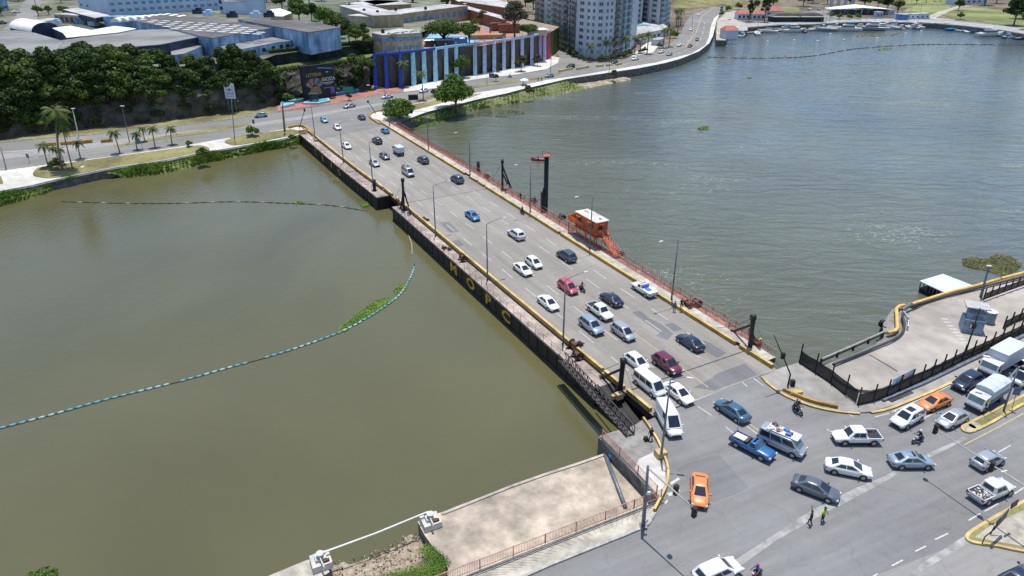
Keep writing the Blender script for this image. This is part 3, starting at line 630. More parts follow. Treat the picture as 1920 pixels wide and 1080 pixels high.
# tall guide pile with a red head, and its short neighbour
t = thing('guide_pile', 'very tall black pile with red frame on its head behind the right railing', 'pile', G(1023, 394, -.2))
bp = t.location; tp = RY(1025, 293, bp.y) - bp
b = MB(); b.tube([(0, 0, -3.5), (0, 0, 0), tp], .48, 14); b.build('shaft', M['black'], t)
b = MB(); b.box(tp + Vector((0, 0, 0)), (1.5, 1.5, .18)); b.beam(tp + Vector((-.75, 0, .1)), tp + Vector((-.9, 0, 1.1)), .12, .12); b.beam(tp + Vector((.7, 0, .1)), tp + Vector((.7, 0, .7)), .12, .12); b.beam(tp + Vector((-.9, 0, 1.0)), tp + Vector((.7, 0, .7)), .1, .1); b.build('head_frame', M['red'], t)
t = thing('guide_pile', 'short fat black pile standing against the very tall pile', 'pile', G(1019, 395, -.2)); bp = t.location; tp = RY(1018.5, 360, bp.y) - bp
b = MB(); b.tube([(0, 0, -3.5), tp], .55, 14); b.tube([tp, tp + Vector((0, 0, .9))], .12, 6); b.build('shaft', M['black'], t)
for x, y, yt, lb in ((897, 322, 303, 'short black pile behind the right railing nearer the far bank'), (702, 357, 337, 'short black post on the left walkway at the pontoon joint')):
    g = G(x, y, -.2); tp = RY(x - .5, yt, g.y); tt = thing('guide_pile', lb, 'pile', g); b = MB(); b.tube([(0, 0, -.2), tp - g], .38, 12); b.box((0, 0, -.12), (1.1, 1.1, .12)); b.build('shaft', M['black'], tt)
g = G(762, 243, -.2) ; tt = thing('guide_pile', 'small dark stub post outside the far end of the right railing', 'pile', g); b = MB(); b.tube([(0, 0, -3), (0, 0, 1.0)], .35, 10); b.build('shaft', M['black'], tt)
# ---------------------------------------------------------------- control cabin
cb_ = thing('control_cabin', 'orange bridge control cabin on stilts with whitewashed roof and stairs', 'cabin', B(-96.9, 69.2, .46), math.atan2(BU.y, BU.x))
# local x = along +u, local y: left of +u  = +v side? (left of BU is (-BU.y, BU.x) = +v)
b = MB(); b.box((0, 0, 2.45), (6.5, 2.5, 2.5)); b.box((0, 0, 2.2), (7.6, 3.3, .24)); b.build('cabin_wall', M['orange'], cb_)
b = MB(); b.box((0, 0, 4.953), (6.9, 2.9, .12)); rf = b.build('roof', M['roofw'], cb_); b = MB(); b.box((2.3, .2, 5.075), (.35, .35, .2)); b.box((-2.3, .3, 5.075), (1.6, .12, .05)); b.build('roof_vent', M['steel'], rf)
for x, s in ((-2.1, 1), (1.6, 1)):
    b = MB(); b.box((x, -1.262, 3.5), (1.1, .03, .9)); wnd = b.build('window', M['black'], cb_); b = MB(); b.beam((x - .65, -1.45, 4.55), (x + .65, -1.45, 4.55), .45, .08); b.build('awning', M['orange'], wnd)
b = MB(); b.box((3.262, -.35, 3.5), (.03, .8, .9)); wnd = b.build('window', M['black'], cb_); b = MB(); b.beam((3.45, -.85, 4.55), (3.45, .2, 4.55), .45, .08); b.build('awning', M['orange'], wnd)
b = MB(); b.box((3.262, .85, 2.46), (.03, .5, 2.2)); b.build('door', M['red'], cb_)
b = MB()
for y in (-1.2, 1.2): b.box((-4.7, y, 2.44), (2.7, .08, 1.0))
b.box((-6.0, 0, 2.44), (.08, 2.32, 1.0)); b.box((-4.7, 0, 2.38), (2.7, 2.3, .06)); b.build('balcony', M['orange'], cb_)
b = MB()
for x in (-5.6, -2.9, 0, 2.9, 3.6):
    for y in (-1.25, 1.25): b.beam((x, y, 0), (x, y, 2.2), .16, .16)
for x0, x1 in ((-5.6, -2.9), (-2.9, 0), (0, 2.9)): b.beam((x0, -1.25, .2), (x1, -1.25, 2.1), .1, .1); b.beam((x1, 1.25, .2), (x0, 1.25, 2.1), .1, .1)
b.build('stilt_frame', M['red'], cb_)
b = MB()
for y in (-.3, .75): b.beam((3.7, y, 2.3), (8.2, y, .05), .28, .08)
for k in range(11): t_ = (k + .5) / 11; b.box((3.7 + 4.5 * t_, .22, 2.3 - 2.25 * t_), (.3, 1.0, .05))
b.build('staircase', M['orange'], cb_)
b = MB()
for y in (-.32, .78):
    b.beam((3.7, y, 3.3), (8.2, y, 1.05), .06, .06); b.beam((3.7, y, 2.85), (8.2, y, .6), .05, .05)
    for k in range(7): b.beam((3.7 + .75 * k, y, 2.3 - .375 * k), (3.7 + .75 * k, y, 3.3 - .375 * k), .05, .05)
for a, c in (((3.7, -1.6), (3.7, 1.6)), ((-3.7, -1.6), (3.7, -1.6))):
    for z in (.5, 1.0): b.beam((a[0], a[1], 2.4 + z), (c[0], c[1], 2.4 + z), .05, .05)
b.build('handrail', M['redp'], cb_)
# ---------------------------------------------------------------- winches and gear on the walkways
def winch(loc, rz, label, s=1.0, m='black'):
    t = thing('winch', label, 'winch', loc, rz); t.scale = (s, s, s)
    b = MB()
    for y in (-.55, .55): b.beam((-.6, y, 0), (0, y, .95), .12, .1); b.beam((.6, y, 0), (0, y, .95), .12, .1); b.beam((-.7, y, .06), (.7, y, .06), .14, .12)
    b.build('frame', M[m], t)
    b = MB(); b.tube([(0, -.5, .62), (0, .5, .62)], .3, 12)
    for y in (-.48, .48): b.tube([(0, y - .03, .62), (0, y + .03, .62)], .46, 14)
    b.build('drum', M['rust'], t); b = MB(); b.box((.75, 0, 0), (.5, .7, .6), 0, 0, .85); b.build('gearbox', M[m], t); return t
W = [((796, 417), 'black winch on the left walkway nearest the two workers', 1.0), ((868, 489), 'large black winch on the left walkway above the letter O', 1.15), ((832, 467), 'small black winch on the left walkway between two larger ones', .6), ((842, 469), 'small dark cable drum close to the small black winch', .5),
     ((1077, 655), 'rusty winch beside the tall lamp on the left walkway', 1.3), ((1082, 672), 'rusty winch in front of the other winch near the lattice gangway', 1.1), ((1070, 650), 'black winch squeezed against the tall lamp post', .8)]
for (x, y), lb, s in W: winch(G(x, y, -.3), av + random.uniform(-.2, .2), lb, s)
for (x, y), lb, s, m in (((1305, 573), 'black winch outside the right railing behind the walkers', 1.0, 'black'), ((1053, 410), 'dark winch on the catwalk left of the orange cabin', .9, 'black'), ((1000, 380), 'red winch on the catwalk beyond the tall pile', .9, 'red'), ((913, 333), 'red winch on the right pavement close to the far mast', .8, 'red'), ((1290, 577), 'long red gear box on the right railing line', 1.1, 'red'), ((1418, 650), 'red winch at the foot of the near right mast', .8, 'red'), ((1165, 478), 'small red winch past the foot of the cabin stairs', .7, 'red')):
    winch(G(x, y, .3), av, lb, s, m)
# lattice gangway lying beside the hull at the near left end
g0 = G(1186, 816, .1) - BVv * .3; g1 = G(1058, 674, .2) - BVv * .45; d = (g1 - g0); L_ = d.length
t = thing('lattice_gangway', 'dark steel lattice gangway running from the pontoon to the near quay', 'gangway', g0, math.atan2(d.y, d.x))
b = MB(); zf = lambda x: .15 + .1 * x / L_
for y, z in ((-.5, 0), (.5, 0), (-.5, 1.0), (.5, 1.0)): b.beam((0, y, zf(0) + z), (L_, y, zf(L_) + z), .1, .1)
n = 17
for k in range(n):
    x0, x1 = L_ * k / n, L_ * (k + 1) / n
    for y in (-.5, .5):
        b.beam((x0, y, .15), (x1, y, 1.15), .07, .07); b.beam((x0, y, .15), (x0, y, 1.15), .07, .07)
    b.beam((x0, -.5, .2), (x0, .5, .2), .07, .07)
b.build('lattice', mat('truss_dark', (.06, .05, .05), .6, .3, 2), t)
b = MB(); b.box((L_ / 2, 0, .05), (L_, .8, .05)); b.build('tread_plate', mat('tread_grating', (.10, .08, .08), .8, .4, 2.5), t)
b = MB(); b.tube([(0, 0, 0), (14, 0, .4)], .09, 8); pp = G(1182, 793, .6); qq = G(1120, 721, .6); b = MB(); b.tube([(0, 0, 0), qq - pp], .08, 6); b.build('handrail_pipe', M['black'], None, pp, label='long thin black pipe laid parallel to the lattice gangway', category='pipe')
# shaded pit between pontoon and quay, painted as a black sloping sheet
b = MB(); b.add([B(-58.6, 43.9, -.32), B(-50.3, 43.9, -2.4), B(-50.3, 46.4, -2.4), B(-58.6, 46.4, -.32)], [(0, 1, 2, 3)]); b.build('pit_filler', M['black'], None, label='added black flap sloping down at the near left pontoon end', category='filler')
b = MB(); b.box((0, 0, 0), (.9, .7, .8)); b.box((-.6, .3, 0), (.5, .5, .5)); b.build('cable_box', M['kerb_yl'], None, G(1160, 747, -.3), .5, label='pair of yellow boxes at the foot of the near left mast', category='box')
# ================================================================ NEAR BANK
QZ = -1.5
M['quay'] = mat('stained_quay', (.56, .47, .37), .9, .2, .55, c2=(.29, .25, .20), big=.16, bump=.01)
QP = [(1139, 849), (1060, 876), (990, 898), (925, 923), (862, 949), (808, 967), (783, 978), (796, 1003), (812, 1026), (832, 1044), (840, 1068), (836, 1100)]
b = MB(); b.prism([(p.x, p.y) for p in GL(QP, QZ) + [p + Vector((.4, -.4, 0)) for p in GL([(850, 1092), (1050, 1014), (1240, 940), (1180, 880), (1123, 824)])]], -7, QZ, 1, 0); struct('quay', b, [M['quay'], M['seawall']])
b = MB(); kerbline(b, [p + Vector((0, 0, 0)) for p in resample(offset_line(GL([(1137, 850), (1060, 876.5), (990, 898.5), (925, 923.5), (862, 949.5), (815, 967)], QZ), .18), 4)], .32, .14); struct('quay_edge', b, M['conc'])
b = MB(); b.prism([(p.x, p.y) for p in GL([(380, 1160), (505, 1079), (575, 1050), (600, 1046), (618, 1072), (600, 1085), (560, 1180)], QZ)], -7, QZ, 1, 0); struct('quay', b, [M['conc'], M['seawall']])
# rubble and grass between the two quays
A = GL([(606, 1050), (640, 1044), (690, 1036), (712, 1030), (738, 1006), (765, 996), (790, 994)], WZ + .0); rrows = [[p + Vector((0, 0, -.35)) for p in A]]
for k in range(1, 9):
    t = k / 8; rrows.append([Vector((lerp_tab([(0, p.x), (1, G(600 + 245 * i / 6, 1130).x)], t), p.y + (G(700, 1150, QZ).y - p.y) * t, WZ - .35 + 2.0 * t ** .7 + random.uniform(-.3, .3))) for i, p in enumerate(A)])
fine = []
for r in rrows:
    q = []
    for a, c in zip(r, r[1:]):
        for k in range(4): q.append(a.lerp(c, k / 4) + Vector((random.uniform(-.2, .2), random.uniform(-.2, .2), random.uniform(-.15, .15))))
    q.append(r[-1]); fine.append(q)
b = MB()
for r0, r1 in zip(fine, fine[1:]): b.strip(r1, r0, 0)
struct('rubble_bank', b, M['rubble'])
rub = fine
b = MB()
rs = random.Random(3)
for i in range(1500):
    r = rs.choice(fine[1:7]); p = rs.choice(r) + Vector((rs.uniform(-.9, .9), rs.uniform(-.6, .6), .03)); s = rs.uniform(.04, .17); b.box(p - Vector((0, 0, .05)), (s, s * rs.uniform(.5, 1.4), s * .45), rs.uniform(0, 3), rs.choice([0, 1, 1, 2]), .7)
b.build('rubble', [M['conc'], mat('litter_brown', (.25, .18, .11), .9, .3, 2), mat('litter_dark', (.1, .07, .05), .9, .3, 2)], kind='stuff')
# mooring blocks and white pipe
for (x, y), rz, lb in (((808, 983), .45, 'pale concrete mooring block with bollard at the corner of the large quay'), ((603, 1058), .45, 'pale concrete mooring block with bollard on the small quay at the bottom')):
    g = G(x, y, QZ); t = thing('mooring_block', lb, 'mooring block', g, rz)
    b = MB(); b.box((0, 0, 0), (1.85, 1.7, .7), 0, 0, .96); b.build('plinth', M['conc_w'], t); b = MB(); b.box((0, .1, .703), (1.0, .9, .3)); b.tube([(0, 0, .9), (0, 0, 1.35)], .28, 12); b.tube([(0, 0, 1.35), (0, 0, 1.45)], .36, 12); b.build('bollard', M['conc_w'], t)
    b = MB(); b.box((.4, -.5, .703), (.6, .25, .22)); b.build('bracket', M['rust'], t)
p0, p1, p2, p3_ = G(812, 983, -.4), G(802, 960, -.3), G(597, 1039, -.3), G(607, 1061, -.4)
b = MB(); b.tube([p0 + Vector((0, 0, -.6)), p0, p1, p1.lerp(p2, .5) + Vector((0, .1, -.25)), p2, p3_, p3_ + Vector((0, 0, -.6))], .095, 8); b.build('white_pipe', M['lampw'], None, label='long white pipe spanning the gap between the two mooring blocks', category='pipe')
a_, c_ = G(1134, 850, -1.35), G(1173, 952, -1.35); b = MB(); b.tube([a_, c_], .22, 10); b.build('drain_pipe', M['pole'], None, label='dark grey pipe lying across the corner of the pale quay', category='pipe')
b = MB(); b.tube([(0, 0, 0), (0, 0, .8)], .35, 12); b.build('barrel', mat('barrel_blue', (.03, .3, .55), .5, .15, 3), None, G(1147, 861, QZ), label='small blue barrel in the shade under the platform', category='barrel')
# platform by the bridge foot
PP = [(1124, 819), (1192, 798), (1207, 789), (1216, 800), (1232, 824), (1242, 848), (1249, 870), (1252, 893), (1247, 918), (1236, 940)]
b = MB(); b.prism([(p.x, p.y) for p in GL(PP)], -1.6, .14, 1, 0); struct('platform', b, [M['conc_d'], mat('platform_side', (.22, .21, .20), .9, .3, .8)])
sheetp('platform_stain', [(1198, 862), (1225, 850), (1246, 876), (1248, 905), (1238, 930), (1230, 930), (1190, 880)], M['conc_w'], .146)
sheetp('crosswalk_patch', [(1256, 905), (1272, 895), (1275, 899), (1258, 910)], M['white'], .012); sheetp('crosswalk_patch', [(1250, 925), (1274, 918), (1275, 921), (1256, 931)], M['white'], .012); sheetp('crosswalk_patch', [(1246, 942), (1253, 936), (1252, 941), (1247, 946)], M['white'], .012)
kl = smooth_line(GL([(1207, 788), (1219, 805), (1234, 830), (1243, 851), (1251, 872), (1254, 893), (1250, 917), (1240, 938), (1228, 962)]), 4)
b = MB(); kerbline(b, offset_line(kl, -.1), .24, .52, 0, 0, 1); b.build('kerb_wall', [M['kerb_y'], M['kerb_yl']], None, label='curved yellow concrete kerb wall round the near left corner', category='kerb')
b = MB(); kerbline(b, smooth_line(GL([(1228, 962), (1220, 975), (1203, 990.5), (1100, 1032.5), (975, 1085), (700, 1220)]), 3), .3, .17); struct('kerb', b, M['kerb_g'])
b = MB(); b.prism([(p.x, p.y) for p in GL([(700, 1160), (858, 1086), (1238, 940), (1228, 960), (1218, 974), (1202, 988), (1100, 1030.5), (975, 1083), (700, 1200)])], -.5, .15, 0); struct('pavement', b, M['conc'])
b = MB()
for k in range(34):
    p = G(1215, 968).lerp(G(905, 1100), k / 34); q = G(1236, 944).lerp(G(800, 1110), k / 34) 
    dd = (q - p).normalized(); b.beam(p + dd * .3 + Vector((0, 0, .152)), p + dd * 2.6 + Vector((0, 0, .152)), .025, .006)
struct('pavement_joint', b, M['dark'])
def fence(P, h, lb, m, zb, parent=None, **k):
    t = thing('railing', lb, 'railing', (0, 0, 0)); b = MB()
    P = [p + Vector((0, 0, zb)) for p in P]
    for p in resample(P, .16): b.beam(p + Vector((0, 0, .12)), p + Vector((0, 0, h)), .028, .028)
    for r in (.12, 1.0):
        for a, c in zip(P, P[1:]): b.beam(a + Vector((0, 0, h * r)), c + Vector((0, 0, h * r)), .055, .055)
    b.build('panel', m, t)
    for p in resample(P, 3.3): b = MB(); b.beam(p, p + Vector((0, 0, h + .08)), .1, .1); b.build('post', m, t)
    return t
M['salmon'] = mat('railing_salmon', (.56, .26, .19), .7, .2, 1.5)
fence(GL([(1239, 936), (1140, 975), (1040, 1014), (940, 1053), (780, 1115)]), 1.15, 'red railing along the near pavement above the pale quay', M['salmon'], .15)
fence(GL([(1129, 823), (1180, 874), (1232, 930)]), 1.1, 'pink railing on the edge of the platform beside the bridge foot', M['salmon'], .14)
b = MB()
for z, o_ in ((.25, -.35), (.4, -.5)): P = offset_line(GL([(1239, 936), (1040, 1014), (780, 1115)]), -o_); b.tube([p + Vector((0, 0, z)) for p in P], .05, 6)
b.build('service_pipe', M['steel'], None, label='pair of thin grey pipes laid along the foot of the red railing', category='pipe')
# right-hand corner
b = MB(); b.prism([(p.x, p.y) for p in GL([(1429, 707), (1464, 691), (1499, 681), (1560, 722), (1607, 761), (1640, 754), (1672, 742), (1729, 715), (1804, 678), (1860, 652), (1925, 622), (2300, 460), (2300, 475), (1925, 646), (1830, 694), (1760, 729), (1700, 754), (1633, 773), (1612, 775), (1570, 771), (1530, 763), (1500, 753), (1470, 740), (1441, 719)])], -.4, .13, 0); struct('pavement', b, mat('corner_pavement', (.33, .315, .29), .88, .13, .5, big=.08))
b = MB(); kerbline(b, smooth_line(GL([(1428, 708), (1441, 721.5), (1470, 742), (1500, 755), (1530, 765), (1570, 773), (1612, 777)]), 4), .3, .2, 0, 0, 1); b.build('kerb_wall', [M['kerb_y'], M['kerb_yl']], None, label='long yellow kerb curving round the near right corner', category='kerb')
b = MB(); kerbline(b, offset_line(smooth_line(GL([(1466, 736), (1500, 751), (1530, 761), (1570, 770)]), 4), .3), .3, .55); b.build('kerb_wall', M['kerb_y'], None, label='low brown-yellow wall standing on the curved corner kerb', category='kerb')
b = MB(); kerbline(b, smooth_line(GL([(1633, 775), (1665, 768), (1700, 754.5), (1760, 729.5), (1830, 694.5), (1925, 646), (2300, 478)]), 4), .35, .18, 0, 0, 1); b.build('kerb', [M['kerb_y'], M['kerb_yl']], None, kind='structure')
b = MB(); b.box((0, 0, 0), (1.6, .8, .35)); b.build('kerb_block', M['kerb_yl'], None, G(1491, 737, .13), .2, label='small pale yellow concrete block on the corner pavement', category='block')
M['yard'] = mat('yard_concrete', (.43, .385, .33), .9, .14, .35, c2=(.31, .285, .26), big=.07)
YP = [(1556, 692), (1560, 701), (1572, 712), (1588, 722), (1610, 730), (1632, 732), (1655, 727), (1700, 708), (1760, 684), (1860, 642), (1925, 612), (2300, 440), (2300, 425), (1925, 517), (1840, 540), (1740, 570), (1706, 586), (1700, 600), (1697, 614), (1690, 628), (1670, 643), (1640, 655), (1600, 670), (1570, 684)]
b = MB(); b.prism([(p.x, p.y) for p in GL(YP, .35)], -.5, .35, 0); struct('yard', b, M['yard'])
b = MB(); b.quad(*[p + Vector((0, 0, .006)) for p in GL([(1629, 665), (1631, 664.5), (1684, 696), (1682, 697)], .35)]); struct('yard_joint', b, M['dark'])
for k in range(8):
    x, y = 1771 + k * 5.4, 598 + k * 6.3
    b = MB(); p = G(x, y, .357); d = Vector((.98, -.17, 0)); n = Vector((.17, .98, 0)); b.quad(p - d * .45 - n * .17, p + d * .45 - n * .17, p + d * .45 + n * .17, p - d * .45 + n * .17); struct('yard_marking', b, M['white'])
# fabric fence
fb = bpy.data.materials.new('shade_fabric'); fb.use_nodes = True; t_ = fb.node_tree; pr = t_.nodes['Principled BSDF']; pr.inputs['Base Color'].default_value = (.012, .013, .014, 1); pr.inputs['Roughness'].default_value = .9
nz = nd(t_, 'ShaderNodeTexNoise'); nz.inputs['Scale'].default_value = .9; nr = nd(t_, 'ShaderNodeMapRange'); nr.inputs[3].default_value = .9; nr.inputs[4].default_value = 1.0; t_.links.new(nz.outputs[0], nr.inputs[0]); t_.links.new(nr.outputs[0], pr.inputs['Alpha']); MATS['fab'] = fb
def fab(P, h, lb, zb=.13, step=2.6, drop=.66):
    t = thing('fabric_fence', lb, 'fence', (0, 0, 0)); Q = resample([p + Vector((0, 0, zb)) for p in P], step / 4); b = MB()
    n = len(Q); b.strip([p + Vector((0, 0, .05)) for p in Q], [p + Vector((random.uniform(-.04, .04), random.uniform(-.04, .04), h * drop - .12 * math.sin(i % 4 / 4 * 3.14))) for i, p in enumerate(Q)]); b.build('fabric', fb, t)
    b = MB()
    for p, q in zip(Q[::4], Q[4::4]): b.beam(p + Vector((0, 0, .08)), q + Vector((0, 0, .08)), .12, .14)
    b.build('bottom_rail', M['black'], t)
    for p in resample([p + Vector((0, 0, zb)) for p in P], step): b = MB(); b.beam(p, p + Vector((0, 0, h + .05)), .13, .13); b.build('post', M['black'], t)
    return t
fab(GL([(1498, 682), (1552, 717), (1607, 761)]), 2.9, 'black fabric fence running from the water to the corner of the yard')
fab(GL([(1607, 761), (1640, 754), (1672, 742), (1729, 715), (1804, 678), (1860, 652), (1925, 622), (1990, 594)]), 2.5, 'black fabric fence along the road side of the concrete yard', step=2.3)
fab(GL([(1842, 566), (1880, 552), (1925, 536), (1985, 512)], .35), 1.9, 'black fabric fence behind the guard booth', .35, 1.8)
fab(GL([(1880, 618), (1898, 608), (1925, 597), (1980, 570)], .2), 2.0, 'short black fabric fence right of the water tank', .2, 2.2)
b = MB(); kerbline(b, GL([(1655, 753), (1740, 717), (1820, 678), (1925, 629), (2000, 596)], .13), .3, .3); b.build('guard_kerb', mat('guard_blue', (.13, .16, .21), .6, .15, 1), None, label='blue-grey steel kerb along the foot of the road-side fence', category='kerb')
b = MB(); b.box((0, 0, 0), (4.2, .7, .06)); b.build('drain_grate', M['dark'], None, G(1688, 743, .13), .49, label='dark drain grating in the pavement below the banner', category='grating')
p_, q_ = G(1671, 726, 1.3), G(1713, 704, 1.3); dd = q_ - p_; t = thing('banner', 'pale blue and white banner hung on the black road-side fence', 'banner', p_ + Vector((-.1, -.16, 0)), math.atan2(dd.y, dd.x))
b = MB(); b.box((dd.length / 2, 0, -.2), (dd.length, .03, 1.5)); b.build('sheet', mat('banner_white', (.52, .60, .70), .7, .08, .6), t)
b = MB(); b.box((dd.length * .62, -.022, .1), (1.6, .008, .8)); b.build('print', mat('banner_print', (.62, .42, .40), .7, .2, 1.5), t); b = MB(); b.box((dd.length * .25, -.022, 0), (1.0, .008, .9)); b.build('print', mat('banner_print_blue', (.22, .38, .62), .7, .2, 1.5), t)
# pipes along the water edge
b = MB(); z = Vector((0, 0, .55)); b.tube([p + z for p in GL([(1662, 631), (1676, 627), (1681, 622), (1680, 600), (1679, 585), (1685, 580), (1694, 578)])], .26, 10); b.build('yellow_pipe', mat('pipe_yellow', (.72, .46, .12), .6, .12, 1), None, label='fat yellow pipe bending round the yard corner above the water', category='pipe')
b = MB(); b.tube([p + z for p in smooth_line(GL([(1708, 577), (1740, 566), (1782, 553), (1830, 541), (1872, 529)]), 3)], .27, 10); b.build('yellow_pipe', MATS['pipe_yellow'], None, label='long yellow pipe along the yard edge beside the moored barge', category='pipe')
b = MB(); b.tube([p + z for p in smooth_line(GL([(1874, 528.5), (1925, 515), (2010, 492)]), 3)], .27, 10); b.build('yellow_pipe', MATS['pipe_yellow'], None, label='yellow pipe at the right edge of the photo near the weed island', category='pipe')
b = MB(); b.tube([p + Vector((0, 0, .7)) for p in smooth_line(GL([(1560, 692), (1600, 676), (1640, 659), (1672, 645), (1689, 632), (1694, 616), (1690, 598), (1697, 586), (1720, 577), (1800, 555), (1925, 524), (2000, 505)]), 4)], .17, 8); b.build('black_pipe', mat('pipe_dark', (.05, .05, .055), .5, .2, 1), None, label='dark pipe winding along the inner edge of the yard', category='pipe')
t = thing('guard_rail', 'dark guard rail with pale top between the fence and the yellow pipe', 'guard rail', (0, 0, 0)); P = GL([(1538, 684), (1600, 657), (1655, 632)])
b = MB(); b.tube([p + Vector((0, 0, .9)) for p in P], .13, 8); b.build('top_rail', M['conc'], t); b = MB(); b.tube([p + Vector((0, 0, .5)) for p in P], .1, 6); b.build('lower_rail', M['black'], t)
for p in resample(P, 3.4): b = MB(); b.beam(p, p + Vector((0, 0, .9)), .22, .22); b.build('post', M['black'], t)
for (x, y), rz, lb in (((1697, 597), 1.45, 'white rail barrier beside the bend of the dark pipe'), ((1701, 614), 1.05, 'white rail barrier just below the other white barrier')):
    t = thing('white_barrier', lb, 'barrier', G(x, y, .36), rz); b = MB(); b.box((0, 0, .6), (2.0, .08, .14)); b.box((0, 0, .25), (2.0, .08, .14)); b.build('rail', M['lampw'], t)
    for q in (-.85, .85): b = MB(); b.box((q, 0, 0), (.08, .3, .72)); b.build('leg', M['lampw'], t)
for i in range(3): b = MB(); b.tube([(0, -.25, 0), (0, .25, 0)], .6, 14); b.build('tyre_fender', M['black'], None, G(1655 + i * 1.5, 607 + i * 12, -.6), .3 + i * .2, label=['black tyre fender on the quay corner, topmost of three', 'black tyre fender on the quay corner, middle of three', 'black tyre fender on the quay corner, lowest of three'][i], category='tyre')
# guard booth, tank, posts
M['booth'] = mat('booth_blue', (.27, .33, .40), .8, .12, .8, big=.4)
t = thing('guard_booth', 'grey-blue concrete guard booth with a flat slab roof in the yard', 'booth', G(1818, 619, .35), R(-22))
b = MB(); b.box((0, 0, 0), (2.6, 2.4, 2.1), 0, 0, .94); b.box((.15, .2, 2.1), (2.0, 1.9, .9)); b.build('wall', M['booth'], t)
b = MB(); b.box((.1, .5, 3.7), (3.0, 2.4, .14)); rf = b.build('roof', mat('slab_grey', (.42, .42, .42), .85, .1, .8), t)
b = MB()
for x, y in ((-1.0, -.4), (1.1, -.4), (-1.0, 1.3), (1.1, 1.3)): b.beam((x, y, 2.9), (x, y, 3.72), .1, .1)
b.build('roof_post', M['pole'], t); b = MB(); b.box((-.1, -1.2, .9), (.75, .06, .75)); w_ = b.build('window', M['black'], t); b = MB(); b.box((-.35, -1.235, .95), (.2, .02, .6)); b.build('shutter', M['lampw'], w_)
b = MB(); b.box((.3, -.76, 2.25), (1.1, .04, .5)); b.build('hatch', M['steel'], t)
t = thing('water_tank', 'pale octagonal water tank standing behind the guard booth', 'tank', G(1852, 604, .35)); b = MB(); b.tube([(0, 0, 0), (0, 0, 1.75)], .82, 8, sm=False); b.build('body', M['booth'], t); b = MB(); b.tube([(0, 0, 1.75), (0, 0, 1.85), (0, 0, 2.0)], [.88, .88, .3], 8, sm=False); b.build('lid', M['lampw'], t)
t = thing('light_pole', 'thick pale grey light pole leaning above the guard booth', 'pole', G(1839, 557, .35)); g = t.location; tp = RY(1854, 500, g.y) - g; b = MB(); b.tube([(0, 0, 0), tp * .3, tp], [.24, .2, .11], 10); b.build('pole', M['pole'], t); b = MB(); b.box(tp, (.7, .3, .2)); b.build('floodlight', M['lampw'], t)
t = thing('light_pole', 'thin dark post in front of the guard booth behind the fence', 'pole', G(1812, 656, .35)); g = t.location; tp = RY(1838, 577, g.y) - g; b = MB(); b.tube([(0, 0, 0), tp], [.12, .06], 8); b.build('pole', M['black'], t)
# barge
A = GL([(1724, 527), (1768, 514), (1830, 538), (1778, 552)], -1.3); t = thing('barge', 'moored barge with a flat pale blue sheet roof beside the yellow pipe', 'barge', A[0])
b = MB(); b.prism([(p.x - A[0].x, p.y - A[0].y) for p in A], -.12, .06, 0, 0, True); b.build('roof', mat('barge_roof', (.58, .66, .70), .6, .06, .3), t)
A2 = [p.lerp(sum(A, Vector()) / 4, .07) for p in A]; b = MB(); b.prism([(p.x - A[0].x, p.y - A[0].y) for p in A2], -2.5, -1.2, 0); b.build('hull', M['hull'], t)
for i in range(9):
    p = A2[0].lerp(A2[3], i / 8) - A[0]; b = MB(); b.beam((p.x, p.y, -1.25), (p.x, p.y, -.12), .12, .12); b.build('roof_post', M['steel'], t)
b = MB(); b.prism([(p.x - A[0].x, p.y - A[0].y) for p in [q.lerp(sum(A, Vector()) / 4, .3) for q in A]], -1.2, -.14, 0); b.build('cabin', M['dark'], t)
# ---------------------------------------------------------------- traffic islands
def isle(name, P, lb_m, h=.2, grass=True):
    Q = smooth_line(GL(P), 3, True); b = MB(); b.prism([(p.x, p.y) for p in Q], -.02, h - .04, 0); struct(name, b, lb_m)
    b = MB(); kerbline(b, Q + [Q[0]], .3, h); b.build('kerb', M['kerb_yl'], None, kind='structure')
isle('traffic_island', [(1804, 806), (1809, 799), (1850, 778), (1925, 740), (2050, 672), (2060, 690), (1925, 755), (1860, 793), (1825, 809), (1812, 811)], M['drygrass'])
for x, y, r in ((1816, 803, .8), (1827, 800, .7)): b = MB(); b.tube([(0, 0, 0), (0, 0, .19)], r, 16); b.build('planting_ring', M['conc'], None, G(x, y), kind='structure')
sheetp('island_paving', [(1808, 806), (1822, 796), (1836, 798), (1820, 808)], M['conc'], .166)
isle('traffic_island', [(1813, 1012), (1817, 1001), (1850, 980), (1925, 939), (2050, 880), (2100, 1060), (1925, 1036), (1870, 1025), (1828, 1019)], M['drygrass'])
sheetp('island_paving', [(1826, 1010), (1850, 992), (1890, 972), (1925, 955), (2040, 905), (2080, 1050), (1925, 1028), (1870, 1018)], M['conc'], .166)
def post_sign(name, lb, foot, top, panel, m, cat, feet=1):
    g = G(*foot); t = thing(name, lb, cat, g); tp = RY(top[0], top[1], g.y) - g
    return t, g, tp
t, g, tp = post_sign('lamp_post', 'tall grey lamp post on the grassy median at the right edge', (1881, 772), (1910, 688), None, None, 'lamp post'); b = MB(); b.tube([(0, 0, 0), tp], [.13, .07], 8); b.build('pole', M['pole'], t); b = MB(); b.tube([tp, tp + Vector((-2.6, 1.5, .4))], .04, 6); b.build('arm', M['pole'], t); b = MB(); b.box(tp + Vector((-2.8, 1.6, .32)), (.7, .3, .13), 2.6); b.build('lamp_head', M['lampw'], t)
t, g, tp = post_sign('road_sign', 'small blue-grey road sign on a thin post on the median', (1897, 768), (1906, 735), None, None, 'sign'); b = MB(); b.tube([(0, 0, 0), tp + Vector((0, 0, .3))], .035, 6); b.build('post', M['pole'], t); b = MB(); b.box(tp + Vector((0, -.05, -.4)), (.75, .04, 1.1), -.3); b.build('panel', mat('sign_slate', (.10, .15, .22), .5, .1, 3), t)
